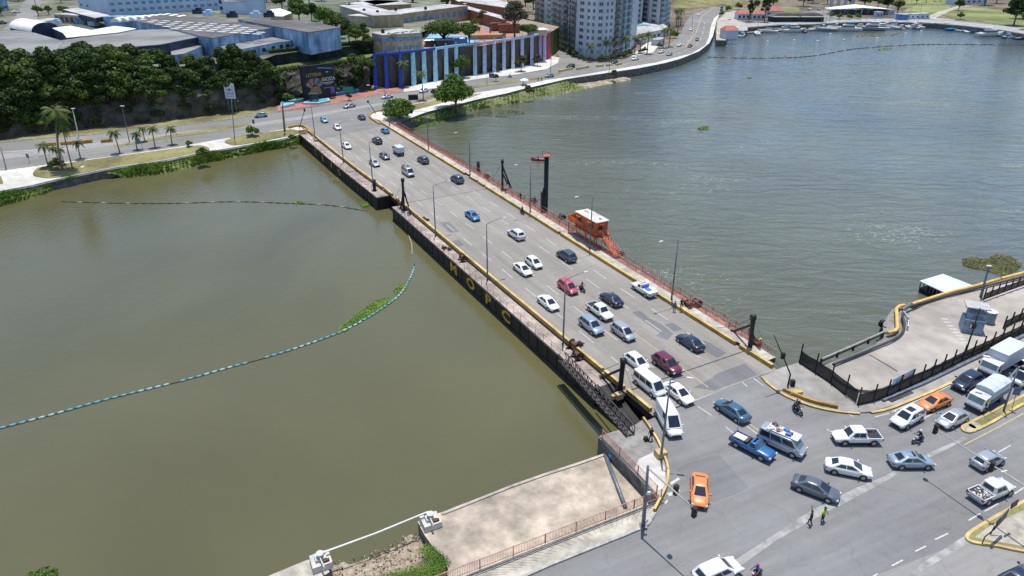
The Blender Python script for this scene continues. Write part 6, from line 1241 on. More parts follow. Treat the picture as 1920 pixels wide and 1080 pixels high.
for x, y, z, k, s, lb in ((500, 4, PZ, 'd3', 1.2, 'dark tree at the top edge right of the white house'), (580, 8, PZ, 'm0', 1.5, 'green tree at the top edge above the yellow-green tree'), (603, 2, PZ, 'd0', 1.3, 'dark tree at the top edge left of the tan hall'), (630, -4, PZ, 'd2', 1.3, 'dark tree cut by the top edge left of the tan hall'), (820, 4, SZ, 'd0', 1.2, 'dark tree at the top edge left of the brown galleries'), (838, 16, SZ, 'm0', 1.2, 'small green tree at the left end of the brown galleries'), (905, 46, SZ, 'oli', 1.4, 'olive tree between the school wing and the playground'), (928, 50, SZ, 'bushy', 1.9, 'bright bush below the nearer brown gallery'), (888, 50, SZ, 'bushy', 1.7, 'bright bush at the right end of the school wing'),
   (48, -6, PZ, 'd2', 1.3, 'dark tree cut by the top edge over the left street'), (92, -4, PZ, 'd0', 1.2, 'dark tree at the top edge right of the left street'), (130, 0, PZ, 'd3', 1.0, 'dark tree at the top edge left of the factory'), (985, 12, 4, 'd1', 1.6, 'dark tree at the top edge behind the casuarina'), (668, 84, PZ, 'd1', .8, 'dark tree between the old wall and the school wing'), (682, 78, SZ, 'd4', .8, 'dark tree against the left face of the school wing'), (690, 92, SZ, 'd5', .6, 'low dark tree at the corner of the old wall'), (618, 84, PZ, 'm0', .8, 'green tree peeping over the blue warehouse end'), (700, 96, SZ, 'd2', .55, 'dark bushy tree left of the small tan school block'), (1022, 50, 0, 'd3', 1.2, 'dark tree before the left tower wing, upper one')):
    plant(k, G(x, y, z), lb, 'tree', s)
for o in PRO.values(): remove_tree(o)
# ================================================================ FAR BANK BUILDINGS
M['bluewall'] = mat('blue_stained_wall', (.36, .56, .78), .85, .3, .35, c2=(.09, .17, .29), streak=(1, 1, .25), big=.1)
M['whitewall'] = mat('white_wall', (.58, .68, .80), .8, .1, .3, c2=(.44, .56, .72), streak=(1, 1, .3))
M['dkblue'] = mat('dark_blue_wall', (.03, .05, .09), .8, .3, .4)
M['roofgrey'] = mat('sheet_roof_grey', (.27, .265, .26), .85, .2, .25, c2=(.16, .155, .15), streak=(.5, 3, 1), big=.05)
M['roofdark'] = mat('sheet_roof_dark', (.12, .11, .105), .85, .25, .3, streak=(.5, 3, 1), big=.06)
M['roofwhite'] = mat('sheet_roof_white', (.80, .80, .79), .7, .05, .3)
M['tan'] = mat('tan_wall', (.46, .37, .24), .85, .12, .4, big=.1)
M['tan2'] = mat('ochre_wall', (.40, .27, .15), .85, .12, .4)
M['brownw'] = mat('brown_wall', (.26, .10, .055), .85, .2, .6)
M['flatroof'] = mat('flat_roof_pale', (.46, .45, .44), .85, .15, .3, big=.08)
M['win_b'] = mat('window_blue', (.16, .30, .48), .3, .25, 1.5)
M['win_d'] = mat('window_dark', (.03, .045, .07), .2, .3, 1)
M['win_t'] = mat('window_tower', (.07, .10, .14), .2, .3, 1)
M['redroof'] = mat('red_roof', (.42, .14, .10), .8, .2, .8)
def P3(x, y, z): return G(x, y, z)
def block(name, label, cat, roof, zr, zb, wall, roofm, over=0.0, wins=None, group=None, parts='wall'):
    """building from its roof corners in the survey photo; walls drop to zb"""
    R_ = GL(roof, zr); c = sum(R_, Vector()) / len(R_); c.z = zb; t = thing(name, label, cat, c, 0, group)
    Q = [(p.x - c.x, p.y - c.y) for p in R_]; b = MB(); b.prism(Q, -.5, zr - zb - .12, 0); w_ = b.build('wall', M[wall], t)
    cen = Vector((0, 0)); b = MB(); b.prism([(x * (1 + over), y * (1 + over)) for x, y in Q], zr - zb - .118, zr - zb + .1, 0); b.build('roof', M[roofm], t)
    for (i, n, z0, z1, fr, m) in (wins or []):
        a, d = Vector((*Q[i], 0)), Vector((*Q[(i + 1) % len(Q)], 0)); e = d - a; nn = Vector((e.y, -e.x, 0)).normalized()
        if nn.dot(a + d) < 0: nn = -nn
        for k in range(n):
            s0, s1 = (k + .5 - fr / 2) / n, (k + .5 + fr / 2) / n; p, q = a + e * s0 + nn * .05, a + e * s1 + nn * .05
            b = MB(); b.beam((p.x, p.y, (z0 + z1) / 2), (q.x, q.y, (z0 + z1) / 2), .12, z1 - z0); b.build('window', M[m], t)
    return t
block('warehouse', 'long low warehouse with a dark grey roof and stained pale blue end wall', 'warehouse', [(446, 37), (575, 39), (637, 52), (578, 61), (520, 51)], 21.5, PZ, 'bluewall', 'roofdark', .01)
t = block('warehouse', 'small warehouse with a low curved grey roof and dark windows', 'warehouse', [(404, 92), (440, 76), (462, 71), (524, 70), (556, 76), (520, 80), (446, 94)], 17.6, PZ, 'bluewall', 'roofgrey', .0, [(4, 3, .9, 2.2, .5, 'win_d'), (5, 4, .9, 2.2, .35, 'win_d')])
# sawtooth warehouse with skylights
R_ = GL([(252, 39), (305, 25), (400, 35), (470, 45), (520, 51), (400, 71), (376, 68), (312, 51)], 20.8); c = sum(R_, Vector()) / 8; c.z = PZ
t = thing('warehouse', 'wide warehouse with rows of white skylights and scalloped back edge', 'warehouse', c); Q = [(p.x - c.x, p.y - c.y) for p in R_]
b = MB(); b.prism(Q, -.5, 6.1, 0); b.build('wall', M['bluewall'], t); b = MB(); b.prism(Q, 6.102, 6.3, 0); b.build('roof', M['roofdark'], t)
for i in range(9):
    x0, y0 = 268 + i * 22, 37 + i * 1.6
    for j in range(5):
        x, y = x0 + j * 15, y0 + j * 4.4 - i * .25
        if x > 500 or y > 66: continue
        p = G(x, y, 20.8) - c; b = MB(); b.box((p.x, p.y, 6.3), (3.4, 1.3, .12), -.25); b.build('skylight', M['roofwhite'], t)
for i in range(9):
    p = G(222 + i * 14.5, 33.5 - i * 1.1 if i < 6 else 27 + (i - 6) * 1.5, 20.8) - c; b = MB(); n = 9
    pr = [(1.9 * math.cos(math.pi * k / n), 1.6 * math.sin(math.pi * k / n)) for k in range(n + 1)]; L_ = 7
    b.add([(p.x + x, p.y - L_ / 2, 4.9 + z) for x, z in pr] + [(p.x + x, p.y + L_ / 2, 4.9 + z) for x, z in pr], [(k, n + 1 + k, n + 2 + k, k + 1) for k in range(n)] + [tuple(range(n + 1)), tuple(range(n + 1, 2 * n + 2))[::-1]], 0, False); b.build('barrel_vault', M['roofwhite'], t)
b = MB(); p = G(270, 36, 18) - c; b.box((p.x, p.y, 0), (34, 7, 4.9), -.03); b.build('wall', M['bluewall'], t)
block('warehouse', 'broad grey gabled warehouse roof behind the cliff trees', 'warehouse', [(108, 77), (250, 57), (312, 55), (380, 68), (300, 84), (250, 88), (110, 92)], 20.2, PZ, 'dkblue', 'roofgrey', .0)
block('warehouse', 'lower warehouse with stained blue wall right of the broad grey roof', 'warehouse', [(318, 88), (376, 74), (402, 78), (345, 101), (322, 104)], 17.5, PZ, 'bluewall', 'roofgrey')
block('warehouse', 'bright white flat warehouse roof left of the skylight roof', 'warehouse', [(98, 53), (132, 48.5), (152, 53), (172, 57), (215, 49), (256, 54), (222, 61), (125, 71), (118, 62)], 20.6, PZ, 'dkblue', 'roofwhite')
block('warehouse', 'grey warehouse roofs at the left edge behind the trees', 'warehouse', [(-60, 62), (30, 57), (65, 62), (120, 78), (105, 96), (60, 104), (-60, 112)], 20.3, PZ, 'dkblue', 'roofgrey')
# round white vault
a0, a1 = G(47, 51, 19.5), G(84, 58, 19.5); ax = (a1 - a0).normalized(); c = (a0 + a1) / 2; c.z = PZ; t = thing('vault_roof', 'white half-round vault roof left of the bright flat roof', 'building', c, math.atan2(ax.y, ax.x)); n = 12; L_ = (a1 - a0).length * 1.15; b = MB()
pr = [(5.0 * math.cos(math.pi * k / n), 5.0 + 3.2 * math.sin(math.pi * k / n)) for k in range(n + 1)]
b.add([(-L_ / 2, y, z) for y, z in pr] + [(L_ / 2, y, z) for y, z in pr], [(k, k + 1, n + 2 + k, n + 1 + k) for k in range(n)], 0, True); b.build('roof', M['roofwhite'], t); b = MB(); b.add([(L_ / 2 - .5, y, z) for y, z in pr], [tuple(range(n + 1))]); b.add([(-L_ / 2 + .5, y, z) for y, z in pr], [tuple(range(n + 1))[::-1]]); b.box((0, 0, 0), (L_, 9.8, 5)); b.build('wall', M['dkblue'], t)
def tallface(name, label, base, z0, h, wall, rows_, cols, m='win_b', depth=30, z=1.5, wh=1.3, fr=.55, cat='building'):
    """a long building from the foot line of its front face"""
    A, C = G(*base[0], z0), G(*base[1], z0); d = C - A; L_ = d.length; t = thing(name, label, cat, A, math.atan2(d.y, d.x))
    b = MB(); b.box((L_ / 2, depth / 2, -.3), (L_, depth, h + .3)); b.build('wall', M[wall], t); b = MB(); b.box((L_ / 2, depth / 2, h + .003), (L_ + .6, depth + .6, .3)); b.build('roof', M['flatroof'], t)
    for r in range(rows_):
        for k in range(cols):
            x = (k + .5) * L_ / cols; b = MB(); b.box((x, -.03, z + r * 3.2), (L_ / cols * fr, .1, wh)); b.build('window', M[m], t)
    return t
tallface('factory_building', 'big pale blue and white factory building at the top left', ((208, 31), (413, 18)), PZ, 16, 'whitewall', 4, 15, z=2.2)
tallface('factory_building', 'lower wing of the pale blue factory with a few windows', ((150, 19), (208, 29)), PZ, 7, 'whitewall', 1, 5, 'win_d', 25, 2.5, 1.2, .3)
tallface('white_house', 'white house with dark window bands behind the grey warehouse roof', ((413, 24), (462, 27)), PZ + .1, 7, 'whitewall', 2, 4, 'win_d', 14, 1.6, 1.7, .85); tallface('white_house', 'white wing with dark windows right of the banded white house', ((462, 27), (500, 21)), PZ + .1, 6.2, 'whitewall', 2, 4, 'win_d', 14, 1.4, 1.5, .7)
block('shed', 'pale cream gabled shed behind the warehouse roofs', 'shed', [(507, 18), (525, 16), (548, 24), (530, 31), (508, 30)], 18.5, PZ, 'tan', 'roofwhite')
block('canopy', 'long grey canopy roof in front of the factory', 'canopy', [(118, 18), (146, 15), (206, 29), (178, 34)], 19, PZ + 3, 'dkblue', 'flatroof')
block('wall_shed', 'white wall with a red painted swoosh behind the vault roof', 'building', [(62, 37), (100, 34), (102, 38), (64, 42)], 18, PZ, 'whitewall', 'flatroof')
p = G(76, 42, 16.4); b = MB(); b.box((0, 0, 0), (9, .1, 1.0)); b.build('red_car_roof', M['red'], None, p, label='red shape parked before the white wall at the top left', category='car') if False else None
tallface('corner_house', 'pale blue house at the very top left corner', ((-20, 26), (18, 20)), PZ, 6, 'bluewall', 1, 3, 'win_d', 10)
tallface('yard_shed', 'green-grey wall with dark openings under the factory canopy', ((105, 42), (150, 45)), PZ, 3.6, 'tan', 1, 5, 'win_d', 6, .6, 2.2, .6)
for i, (x, y, c_) in enumerate([(176, 48, 'whitewall'), (206, 43, 'whitewall'), (222, 48, 'dkblue'), (150, 45, 'win_b'), (106, 46, 'whitewall'), (372, 26, 'dkblue'), (392, 30, 'whitewall'), (436, 33, 'dkblue'), (480, 33, 'whitewall'), (505, 32, 'dkblue')]):
    b = MB(); b.box((0, 0, 0), (4.5, 2.6, 1.9), 0, 0, .95); b.box((0.4, 0, 1.9), (2.2, 2.2, .8)); b.build('yard_unit', M[c_], None, G(x, y, PZ + (6 if x > 360 else 0)), random.uniform(-.4, .4), label='boxy plant unit among the warehouses, ' + ['beside the vault', 'under the canopy', 'dark and right of the canopy', 'blue and left of the canopy', 'left of the white roof', 'dark on the skylight roof edge', 'white behind the skylight roof', 'dark behind the long dark roof', 'white behind the long dark roof', 'dark near the cream shed'][i], category='machine', group='plant units among the warehouses')
sheet_s = MB(); sheet_s.sheet(GL([(5, 55), (30, 30), (52, -10), (82, -10), (72, 20), (66, 52), (40, 54)], PZ + .03)); struct('road', sheet_s, M['asph_f'])
# old stained wall above the ledge
A = [p for p in e_r]; w0, w1 = Vector((A[0].x - 6, A[0].y + 9.2, 10.6)), Vector((A[-1].x, A[-1].y + 9.6, 10.6)); d = w1 - w0; t = thing('old_wall', 'long dark mossy retaining wall with a creeper top above the mural', 'wall', w0, math.atan2(d.y, d.x))
b = MB(); b.box((d.length / 2, .3, -.3), (d.length, .6, 5.3)); b.build('masonry', mat('mossy_wall', (.07, .085, .10), .9, .4, .5, c2=(.018, .024, .022), streak=(1, 1, .4), big=.12), t)
for k in range(9): b = MB(); b.box((4 + k * d.length / 9, -.12, 0), (.6, .3, 4.9)); b.build('buttress', MATS['mossy_wall'], t)
foliage_mass('creeper', [w0.lerp(w1, i / 40) + Vector((0, 0, 5.0)) for i in range(41)], M['lf_mid'], 2600, .25, rad=(1.2, .8, .45), seed=12)
foliage_mass('creeper', [w0.lerp(w1, .82 + i / 60) + Vector((0, -.6, 3.5 - i * .3)) for i in range(12)] + [Vector((WB[0].x - 1, WB[0].y + .6, 10 - i)) for i in range(7)], M['lf_dark'], 2200, .28, rad=(1.3, .8, 1.1), seed=13)
# ---------------------------------------------------------------- the tall painted retaining wall
t = thing('retaining_wall', 'long retaining wall with buttresses fading from deep blue over pale blue to pink', 'wall', WB[0]); o = WB[0]; HW = SZ + .25
b = MB(); A = [p + Vector((0, .9, -.3)) - o for p in WB]; C = [Vector((p.x, p.y + 1.5, HW)) - o for p in WB]; b.strip(A, C); b.build('masonry', mat('wall_masonry', (.13, .11, .09), .9, .3, .6, c2=(.045, .042, .035), streak=(1, 1, .5)), t)
cols = [(.02, .06, .35), (.02, .07, .38), (.025, .10, .42), (.28, .62, .76), (.32, .62, .76), (.36, .62, .76), (.38, .62, .76), (.42, .62, .76), (.46, .62, .76), (.48, .62, .76), (.50, .62, .76), (.52, .62, .76), (.54, .62, .76), (.54, .58, .76), (.54, .54, .74), (.54, .34, .62), (.56, .54, .74)]
bp_ = [(708, 164), (726, 166), (752, 163), (776, 160), (796, 157), (817, 153), (837, 150), (856, 146.5), (891, 141), (909, 137.5), (927, 134.5), (945, 131.5), (962, 128.5), (979, 125.5), (997, 122), (1013, 117), (1021, 115)]
top_l = []
def onwall(x, y):
    g = G(x, y); 
    for p, q in zip(WB, WB[1:]):
        if p.x <= g.x <= q.x: s = (g.x - p.x) / (q.x - p.x); return p.lerp(q, s)
    return WB[-1] if g.x > WB[-1].x else WB[0]
for i, (x, y) in enumerate(bp_):
    p = onwall(x, y) - o; m = mat('buttress_%d' % i, cols[i], .8, .1, .8); b = MB(); wd = .75 if i > 2 else .6
    b.add([(p.x - wd, p.y - 2.6, -.2), (p.x + wd, p.y - 2.6, -.2), (p.x + wd, p.y + 1.2, -.2), (p.x - wd, p.y + 1.2, -.2), (p.x - wd, p.y + .5, HW), (p.x + wd, p.y + .5, HW), (p.x + wd, p.y + 1.6, HW), (p.x - wd, p.y + 1.6, HW)], [(3, 2, 1, 0), (4, 5, 6, 7), (0, 1, 5, 4), (1, 2, 6, 5), (2, 3, 7, 6), (3, 0, 4, 7)]); b.build('buttress', m, t)
    b = MB(); b.box((p.x, p.y + 1.0, HW + .9), (.5, .5, 1.0), 0, 0, .6); b.build('finial', m, t)
ex = Vector((WB[-1].x, WB[-1].y, 0)) - o; b = MB(); b.add([(ex.x - 2.2, ex.y - 2.6, -.2), (ex.x + .9, ex.y - .9, -.2), (ex.x + .9, ex.y + 2, -.2), (ex.x - 1.6, ex.y + 1, -.2), (ex.x - 1.8, ex.y - .6, HW), (ex.x + .4, ex.y + .4, HW), (ex.x + .4, ex.y + 2.4, HW), (ex.x - 1.6, ex.y + 1.6, HW)], [(4, 5, 6, 7), (0, 1, 5, 4), (1, 2, 6, 5), (2, 3, 7, 6), (3, 0, 4, 7)]); b.build('end_buttress', mat('buttress_rose', (.50, .07, .16), .8, .1, .8), t)
for seg, cc in (((0, 3), (.02, .07, .38)), ((3, 6), (.34, .62, .76)), ((6, 9), (.50, .62, .76))):
    q = [Vector((p.x, p.y + 1.2, HW)) - o for p in WB[seg[0]:seg[1] + 1]]; b = MB(); kerbline(b, [Vector((v.x, v.y, HW)) for v in q], .7, .9); b.build('parapet', mat('parapet_%d' % seg[0], cc, .8, .08, .8), t)
b = MB(); b.box((ex.x - .6, ex.y + 1.2, HW), (3, .7, .9), .4); b.build('parapet', MATS['buttress_15'], t)
# school blocks
t = block('school_block', 'small two storey tan school block with blue window bands and flat roof', 'school', [(697, 62), (748, 54), (791, 57), (788, 61.5), (716, 66)], 18.3, SZ, 'tan', 'flatroof', .01, [(3, 6, 4.2, 5.6, .92, 'win_b'), (3, 6, 1.2, 2.4, .75, 'win_b'), (4, 2, 4.2, 5.6, .8, 'win_b')])
p = G(718, 62, 18.4); b = MB(); b.tube([(0, 0, 0), (0, 0, 1.3)], .7, 10); b.tube([(0, 0, 1.3), (0, 0, 1.5)], .35, 8); b.build('roof_tank', M['black'], None, p, label='black water tank on the small tan school block', category='tank')
tallface('school_wing', 'left face of the tan school wing with two rows of blue windows', ((640, 42), (703, 66)), SZ, 8.2, 'tan', 2, 7, 'win_b', 14, 1.6, 1.8, .7, 'school')
tallface('school_wing', 'long tan school wing with a single row of blue windows', ((703, 64), (878, 38)), SZ, 7.2, 'tan', 1, 15, 'win_b', 16, 2.6, 2.6, .6, 'school')
tallface('school_hall', 'tan hall with brown windows at the top above the school', ((672, 22), (708, 34)), SZ, 6.5, 'tan2', 1, 5, 'brownw', 20, 1.5, 3.2, .5, 'school'); tallface('school_hall', 'tan blank hall face with pale roof behind the school wing', ((706, 33), (760, 24)), SZ, 6.5, 'tan', 1, 1, 'tan', 20, 1.5, .5, .1, 'school')
for i, (x, y) in enumerate([(655, 11), (683, 22), (708, 25), (742, 20), (798, 18)]): b = MB(); b.tube([(0, 0, 0), (0, 0, 1.2)], .75, 10); b.tube([(0, 0, 1.2), (0, 0, 1.45)], .4, 8); b.build('roof_tank', M['black'], None, G(x, y, SZ + 8), label='black water tank on the tan school roofs, %s from the left' % ['first', 'second', 'third', 'fourth', 'fifth'][i], category='tank')
block('school_gallery', 'long brown-walled gallery with a pale sloping roof, the nearer of two', 'school', [(872, 16), (878, 12), (950, 32), (946, 37)], 17, SZ, 'brownw', 'flatroof'); block('school_gallery', 'long brown-walled gallery with a pale roof, the farther of two', 'school', [(862, 2), (900, -8), (965, 8), (958, 16)], 18, SZ, 'brownw', 'flatroof')
block('school_gallery', 'pale roofed brown hall at the very top above the school', 'school', [(845, -4), (870, -12), (882, 6), (872, 8)], 17, SZ, 'brownw', 'roofwhite')
b = MB(); b.sheet(GL([(800, 75), (900, 56), (960, 66), (975, 74), (900, 86), (800, 92)], SZ + .03)); struct('playground', b, mat('playground_red', (.45, .17, .12), .85, .15, .3)); b = MB(); b.sheet(GL([(795, 62), (868, 66), (905, 72), (885, 80), (845, 74), (800, 74)], SZ + .05)); struct('playground', b, mat('playground_blue', (.22, .44, .62), .85, .15, .3))
for i, (x, y, w_, d_, hh, c_) in enumerate([(815, 86, 8, 5, 2.5, 'win_d'), (833, 88, 7, 4, 2.8, 'dkblue'), (855, 85, 9, 5, 3.0, 'teal'), (914, 73, 16, 3, 1.8, 'tan2'), (938, 58, 9, 1, 3.5, 'brownw'), (955, 62, 10, 1, 3.8, 'brownw'), (1008, 66, 8, 5, 2.6, 'tan')]):
    t_ = thing('kiosk', ['dark kiosk under the wide terrace tree', 'navy kiosk beside the terrace parapet', 'blue kiosk right of the navy one on the terrace', 'long brown thatched shelter on the terrace', 'rust red slatted fence behind the playground, left part', 'rust red slatted fence behind the playground, right part', 'pale kiosk at the right end of the terrace'][i], 'kiosk' if i not in (4, 5) else 'fence', G(x, y, SZ), .2)
    mm = PT['blue'] if c_ == 'teal' else M[c_]; b = MB(); b.box((0, 0, 0), (w_, d_, hh)); b.build('wall', mm, t_); b = MB(); b.box((0, 0, hh + .003), (w_ + .8, d_ + .8, .3), 0, 0, .85); b.build('roof', mm if i != 6 else M['roofwhite'], t_)
p = G(919, 66, SZ); b = MB(); b.box((0, 0, 0), (.6, .6, 5)); b.build('column', mat('column_violet', (.06, .05, .35), .6), None, p, label='violet painted column on the playground', category='column')
# ---------------------------------------------------------------- mural, plaza, signs
m0, m1 = G(574, 184, 1.6), G(624, 176.5, 1.6); m0.y += 1.2; m1.y += 1.2; d = m1 - m0; t = thing('mural', 'dark painted mural wall on the cliff with a fan of dominoes held in a hand', 'mural', m0, math.atan2(d.y, d.x)); W_ = d.length
b = MB(); b.box((W_ / 2, .5, -1.2), (W_ + 2, 1.0, 11.6)); b.build('panel', mat('mural_ground', (.012, .012, .02), .7, .3, .5), t)
col_ = [(.5, .5, .42), (.5, .2, .2), (.42, .42, .36), (.5, .1, .1), (.45, .4, .4), (.12, .2, .35), (.4, .42, .4)]
for k in range(7):
    a = R(150 - k * 20); cx, cz = W_ * .34, 2.6; b = MB(); L_ = 3.6; dx, dz = math.cos(a), math.sin(a); px, pz = -dz * .55, dx * .55
    q = [(cx + dx * 1.2 - px, -.02, cz + dz * 1.2 - pz), (cx + dx * 1.2 + px, -.02, cz + dz * 1.2 + pz), (cx + dx * L_ + px, -.02, cz + dz * L_ + pz), (cx + dx * L_ - px, -.02, cz + dz * L_ - pz)]; b.add([(x, y - k * .004, z) for x, y, z in q], [(0, 3, 2, 1)]); b.build('painted_domino', mat('domino_%d' % k, tuple(v * .5 for v in col_[k]), .7, .3, 2.5), t)
b = MB(); n = 14; b.add([(W_ * .34 + 2.2 * math.cos(6.28 * k / n) * (1 + .2 * math.sin(3 * k)), -.06, 1.6 + 1.7 * math.sin(6.28 * k / n)) for k in range(n)], [tuple(range(n))]); b.build('painted_hand', mat('hand_brown', (.33, .16, .08), .7, .3, 1.2), t)
def words(tx, x, z, size, m, parent, name='painted_word', y=-.08):
    c = bpy.data.curves.new(name, 'FONT'); c.body = tx; c.size = size; c.extrude = .01; c.align_x = 'CENTER'; c.align_y = 'CENTER'; c.offset = .02 * size
    o_ = bpy.data.objects.new('tmp', c); col.objects.link(o_); bpy.context.view_layer.update(); me = bpy.data.meshes.new_from_object(o_.evaluated_get(bpy.context.evaluated_depsgraph_get())); bpy.data.objects.remove(o_); bpy.data.curves.remove(c)
    me.materials.clear(); me.materials.append(m); q = link(name, me, parent, (x, y, z)); q.rotation_euler = (R(90), 0, 0); return q
words('LOTERIA', W_ * .34, 7.2, 1.5, mat('paint_olive_gold', (.30, .28, .05), .6), t); words('M', W_ * .66, 5.2, 1.7, mat('paint_amber', (.5, .28, .02), .6), t); words('NOZA', W_ * .88, 5.2, 1.7, mat('paint_word_white', (.5, .52, .58), .6), t)
for z, w_, m in ((3.9, 4.4, 'paint_word_white'), (3.4, 2.6, 'paint_olive_gold'), (2.2, 4.0, 'box_blue'), (7.5, .9, 'paint_word_white')): b = MB(); b.box((W_ * .84, -.02, z), (w_, .03, .28)); b.build('painted_stripe', MATS[m], t)
b = MB(); b.beam((W_ * .5, -.03, 9.4), (W_ + .6, -.03, 8.6), .03, .35, 0); b.build('painted_stripe', mat('paint_cyan', (.08, .30, .45), .6), t)
b = MB(); b.box((W_ * .98, -.02, .1), (1.6, .04, 2.2)); b.build('painted_figure', mat('paint_violet_blue', (.12, .12, .5), .6, .3, 1), t)
def planter(lb, pts, h, c1, c2=None, name='planter'):
    P = GL(pts, .07); c = sum(P, Vector()) / len(P); t_ = thing(name, lb, 'planter', c); Q = [(p.x - c.x, p.y - c.y) for p in P]; b = MB(); b.prism(Q, 0, h, 0); b.build('wall', c1, t_)
    if c2: b = MB(); b.prism([(x * .82, y * .75) for x, y in Q], h, h + .05, 0); b.build('bed', c2, t_)
aq = mat('planter_aqua', (.32, .56, .64), .7, .12, 1); aq2 = mat('planter_turquoise', (.08, .33, .42), .7, .12, 1)
planter('pale blue triangular planter with a painted emblem below the cliff', [(527, 204), (527, 190), (541, 190), (553, 198)], .8, aq, mat('planter_mark', (.16, .42, .55), .7, .25, .6)); planter('pale blue oval planter in the middle of the red plaza', [(568, 196), (575, 191), (600, 187), (617, 187), (620, 191), (598, 196)], .6, aq, aq2)
planter('long turquoise planter wall at the foot of the mural', [(545, 191), (580, 185), (583, 181), (618, 176), (622, 178), (620, 183), (582, 188), (548, 195)], 1.0, aq2, M['lf_dark']); planter('deep blue low planter wall right of the mural', [(621, 182), (623, 176), (650, 171), (672, 169), (674, 173), (650, 177)], 1.0, mat('planter_deep', (.03, .16, .40), .7), aq2)
sheetp('lawn', [(666, 171), (672, 163), (688, 163), (697, 168), (690, 172), (672, 174)], M['drygrass'], .1)
t = thing('pergola', 'small dark green metal arch standing in the oval planter', 'arch', G(590, 193)); b = MB()
for x in (-1.3, 1.3):
    for y in (-.8, .8): b.beam((x, y, 0), (x, y, 3.0), .18, .18)
b.box((0, 0, 3.0), (3.2, 2.2, .25)); b.box((0, .4, 1.0), (2.4, .8, 1.6)); b.build('frame', mat('arch_green', (.03, .06, .055), .6), t)
t = thing('road_sign', 'green road sign on a post in the middle of the red plaza', 'sign', G(655, 189)); b = MB(); b.tube([(0, 0, 0), (0, 0, 4.6)], .09, 6); b.build('post', M['pole'], t); b = MB(); b.box((0, -.12, 2.9), (3.6, .08, 1.9)); b.build('panel', mat('sign_green', (.01, .24, .16), .5, .05, 1), t)
# billboard on two posts
f0, f1 = G(440, 238), G(448, 212.5); pA = RY(427.5, 159, G(446, 213).y); gA = G(438, 213)
t = thing('sign_board', 'tall white sign board with a red-orange emblem and blue print on two grey posts', 'sign', gA); px = 200 / 1297
for x in (-1.2, 1.2): b = MB(); b.tube([(x, 0, 0), (x * .8, 0, 9.6)], .16, 8); b.build('post', M['pole'], t)
b = MB(); b.box((0, 0, 4.8), (3.2, .25, 4.6)); b.build('panel', mat('panel_white', (.56, .64, .74), .6, .04, .5), t)
b = MB(); n = 10
for x, z, r in ((-.5, 7.6, .28), (0, 7.85, .32), (.5, 7.6, .28), (0, 7.35, .3)): b = MB(); b.add([(x + r * math.cos(6.28 * k / n), -.14, z + r * math.sin(6.28 * k / n)) for k in range(n)], [tuple(range(n))]); b.build('emblem_dot', mat('emblem_red', (.5, .16, .12), .6), t)
b = MB(); b.box((0, -.14, 6.45), (1.9, .03, .28)); b.build('print', mat('banner_print_blue', (.2, .4, .7)), t); b = MB(); b.box((0, -.14, 6.05), (2.1, .03, .26)); b.build('print', MATS['banner_print_blue'], t); b = MB(); b.box((0, -.14, 5.4), (1.2, .03, .16)); b.build('print', mat('emblem_red'  , (.5, .16, .12)), t)
# poles on the far bank
def pole(lb, foot, top, r=.12, head=None, m='pole', z=0):
    g = G(*foot, z); t_ = thing('utility_pole', lb, 'pole', g); tp = RY(top[0], top[1], g.y) - g; b = MB(); b.tube([(0, 0, 0), tp * .5, tp], [r, r * .85, r * .6], 7); b.build('pole', M[m], t_)
    if head: b = MB(); b.tube([tp, tp + Vector(head)], .06, 5); b.build('arm', M[m], t_); b = MB(); b.box(tp + Vector(head), (1.0, .4, .2)); b.build('lamp_head', M['lampw'], t_)
pole('thick grey utility pole on the small lawn island before the bridge', (534, 247), (529, 190), .34, None, 'steel'); pole('thin bent lamp pole in front of the white sign board', (440, 262), (433, 178), .13); pole('white lamp post left of the cliff rock face', (148, 258), (136, 205), .16, (.2, 0, .1), 'lampw'); pole('lamp post with a white head in the middle of the left road', (243, 268), (229, 201), .13, (.1, 0, .2))
pole('short grey post at the far left edge of the left road', (12, 318), (1, 276), .14); pole('tall street lamp at the road edge left of the bright almond tree', (727, 202), (720, 165), .13, (-5.2, 0, .8)); pole('tall thin pole at the bend of the side street', (1032, 137), (1034, 101), .14); pole('very tall thin pole on the riverside pavement before the tower', (1142, 137), (1144, 58), .12)
pole('slim post on the road median before the retaining wall', (913, 160), (913, 142), .1, None, 'black'); pole('lamp post at the top of the sea road', (1298, 60), (1299, 22), .12); 
t = thing('road_sign', 'blue-grey road sign between the small palms on the left', 'sign', GP(263, 283)); b = MB(); b.tube([(-.8, 0, 0), (-.8, 0, 3.4)], .05, 5); b.tube([(.8, 0, 0), (.8, 0, 3.4)], .05, 5); b.build('post', M['pole'], t); b = MB(); b.box((0, -.08, 1.9), (1.2, .06, 1.6)); b.build('panel', MATS['sign_slate'], t)
t = thing('road_sign', 'small sign post at the road edge left of the dry palm', 'sign', G(56, 306)); b = MB(); b.tube([(0, 0, 0), (0, 0, 2.6)], .05, 5); b.build('post', M['pole'], t); b = MB(); b.box((0, -.05, 1.4), (.7, .04, 1.0)); b.build('panel', MATS['sign_slate'], t)
t = thing('road_sign', 'small dark sign on the road right of the sign board', 'sign', G(477, 240)); b = MB(); b.tube([(0, 0, 0), (0, 0, 2.6)], .05, 5); b.build('post', M['pole'], t); b = MB(); b.box((0, -.05, 1.3), (.7, .04, 1.2)); b.build('panel', MATS['sign_slate'], t)
t = thing('road_sign', 'dark sign panel on the median before the retaining wall', 'sign', G(922, 152)); b = MB(); b.tube([(0, 0, 0), (0, 0, 2.2)], .06, 5); b.build('post', M['pole'], t); b = MB(); b.box((0, -.05, 1.4), (2.2, .06, 1.6)); b.build('panel', MATS['sign_slate'], t)
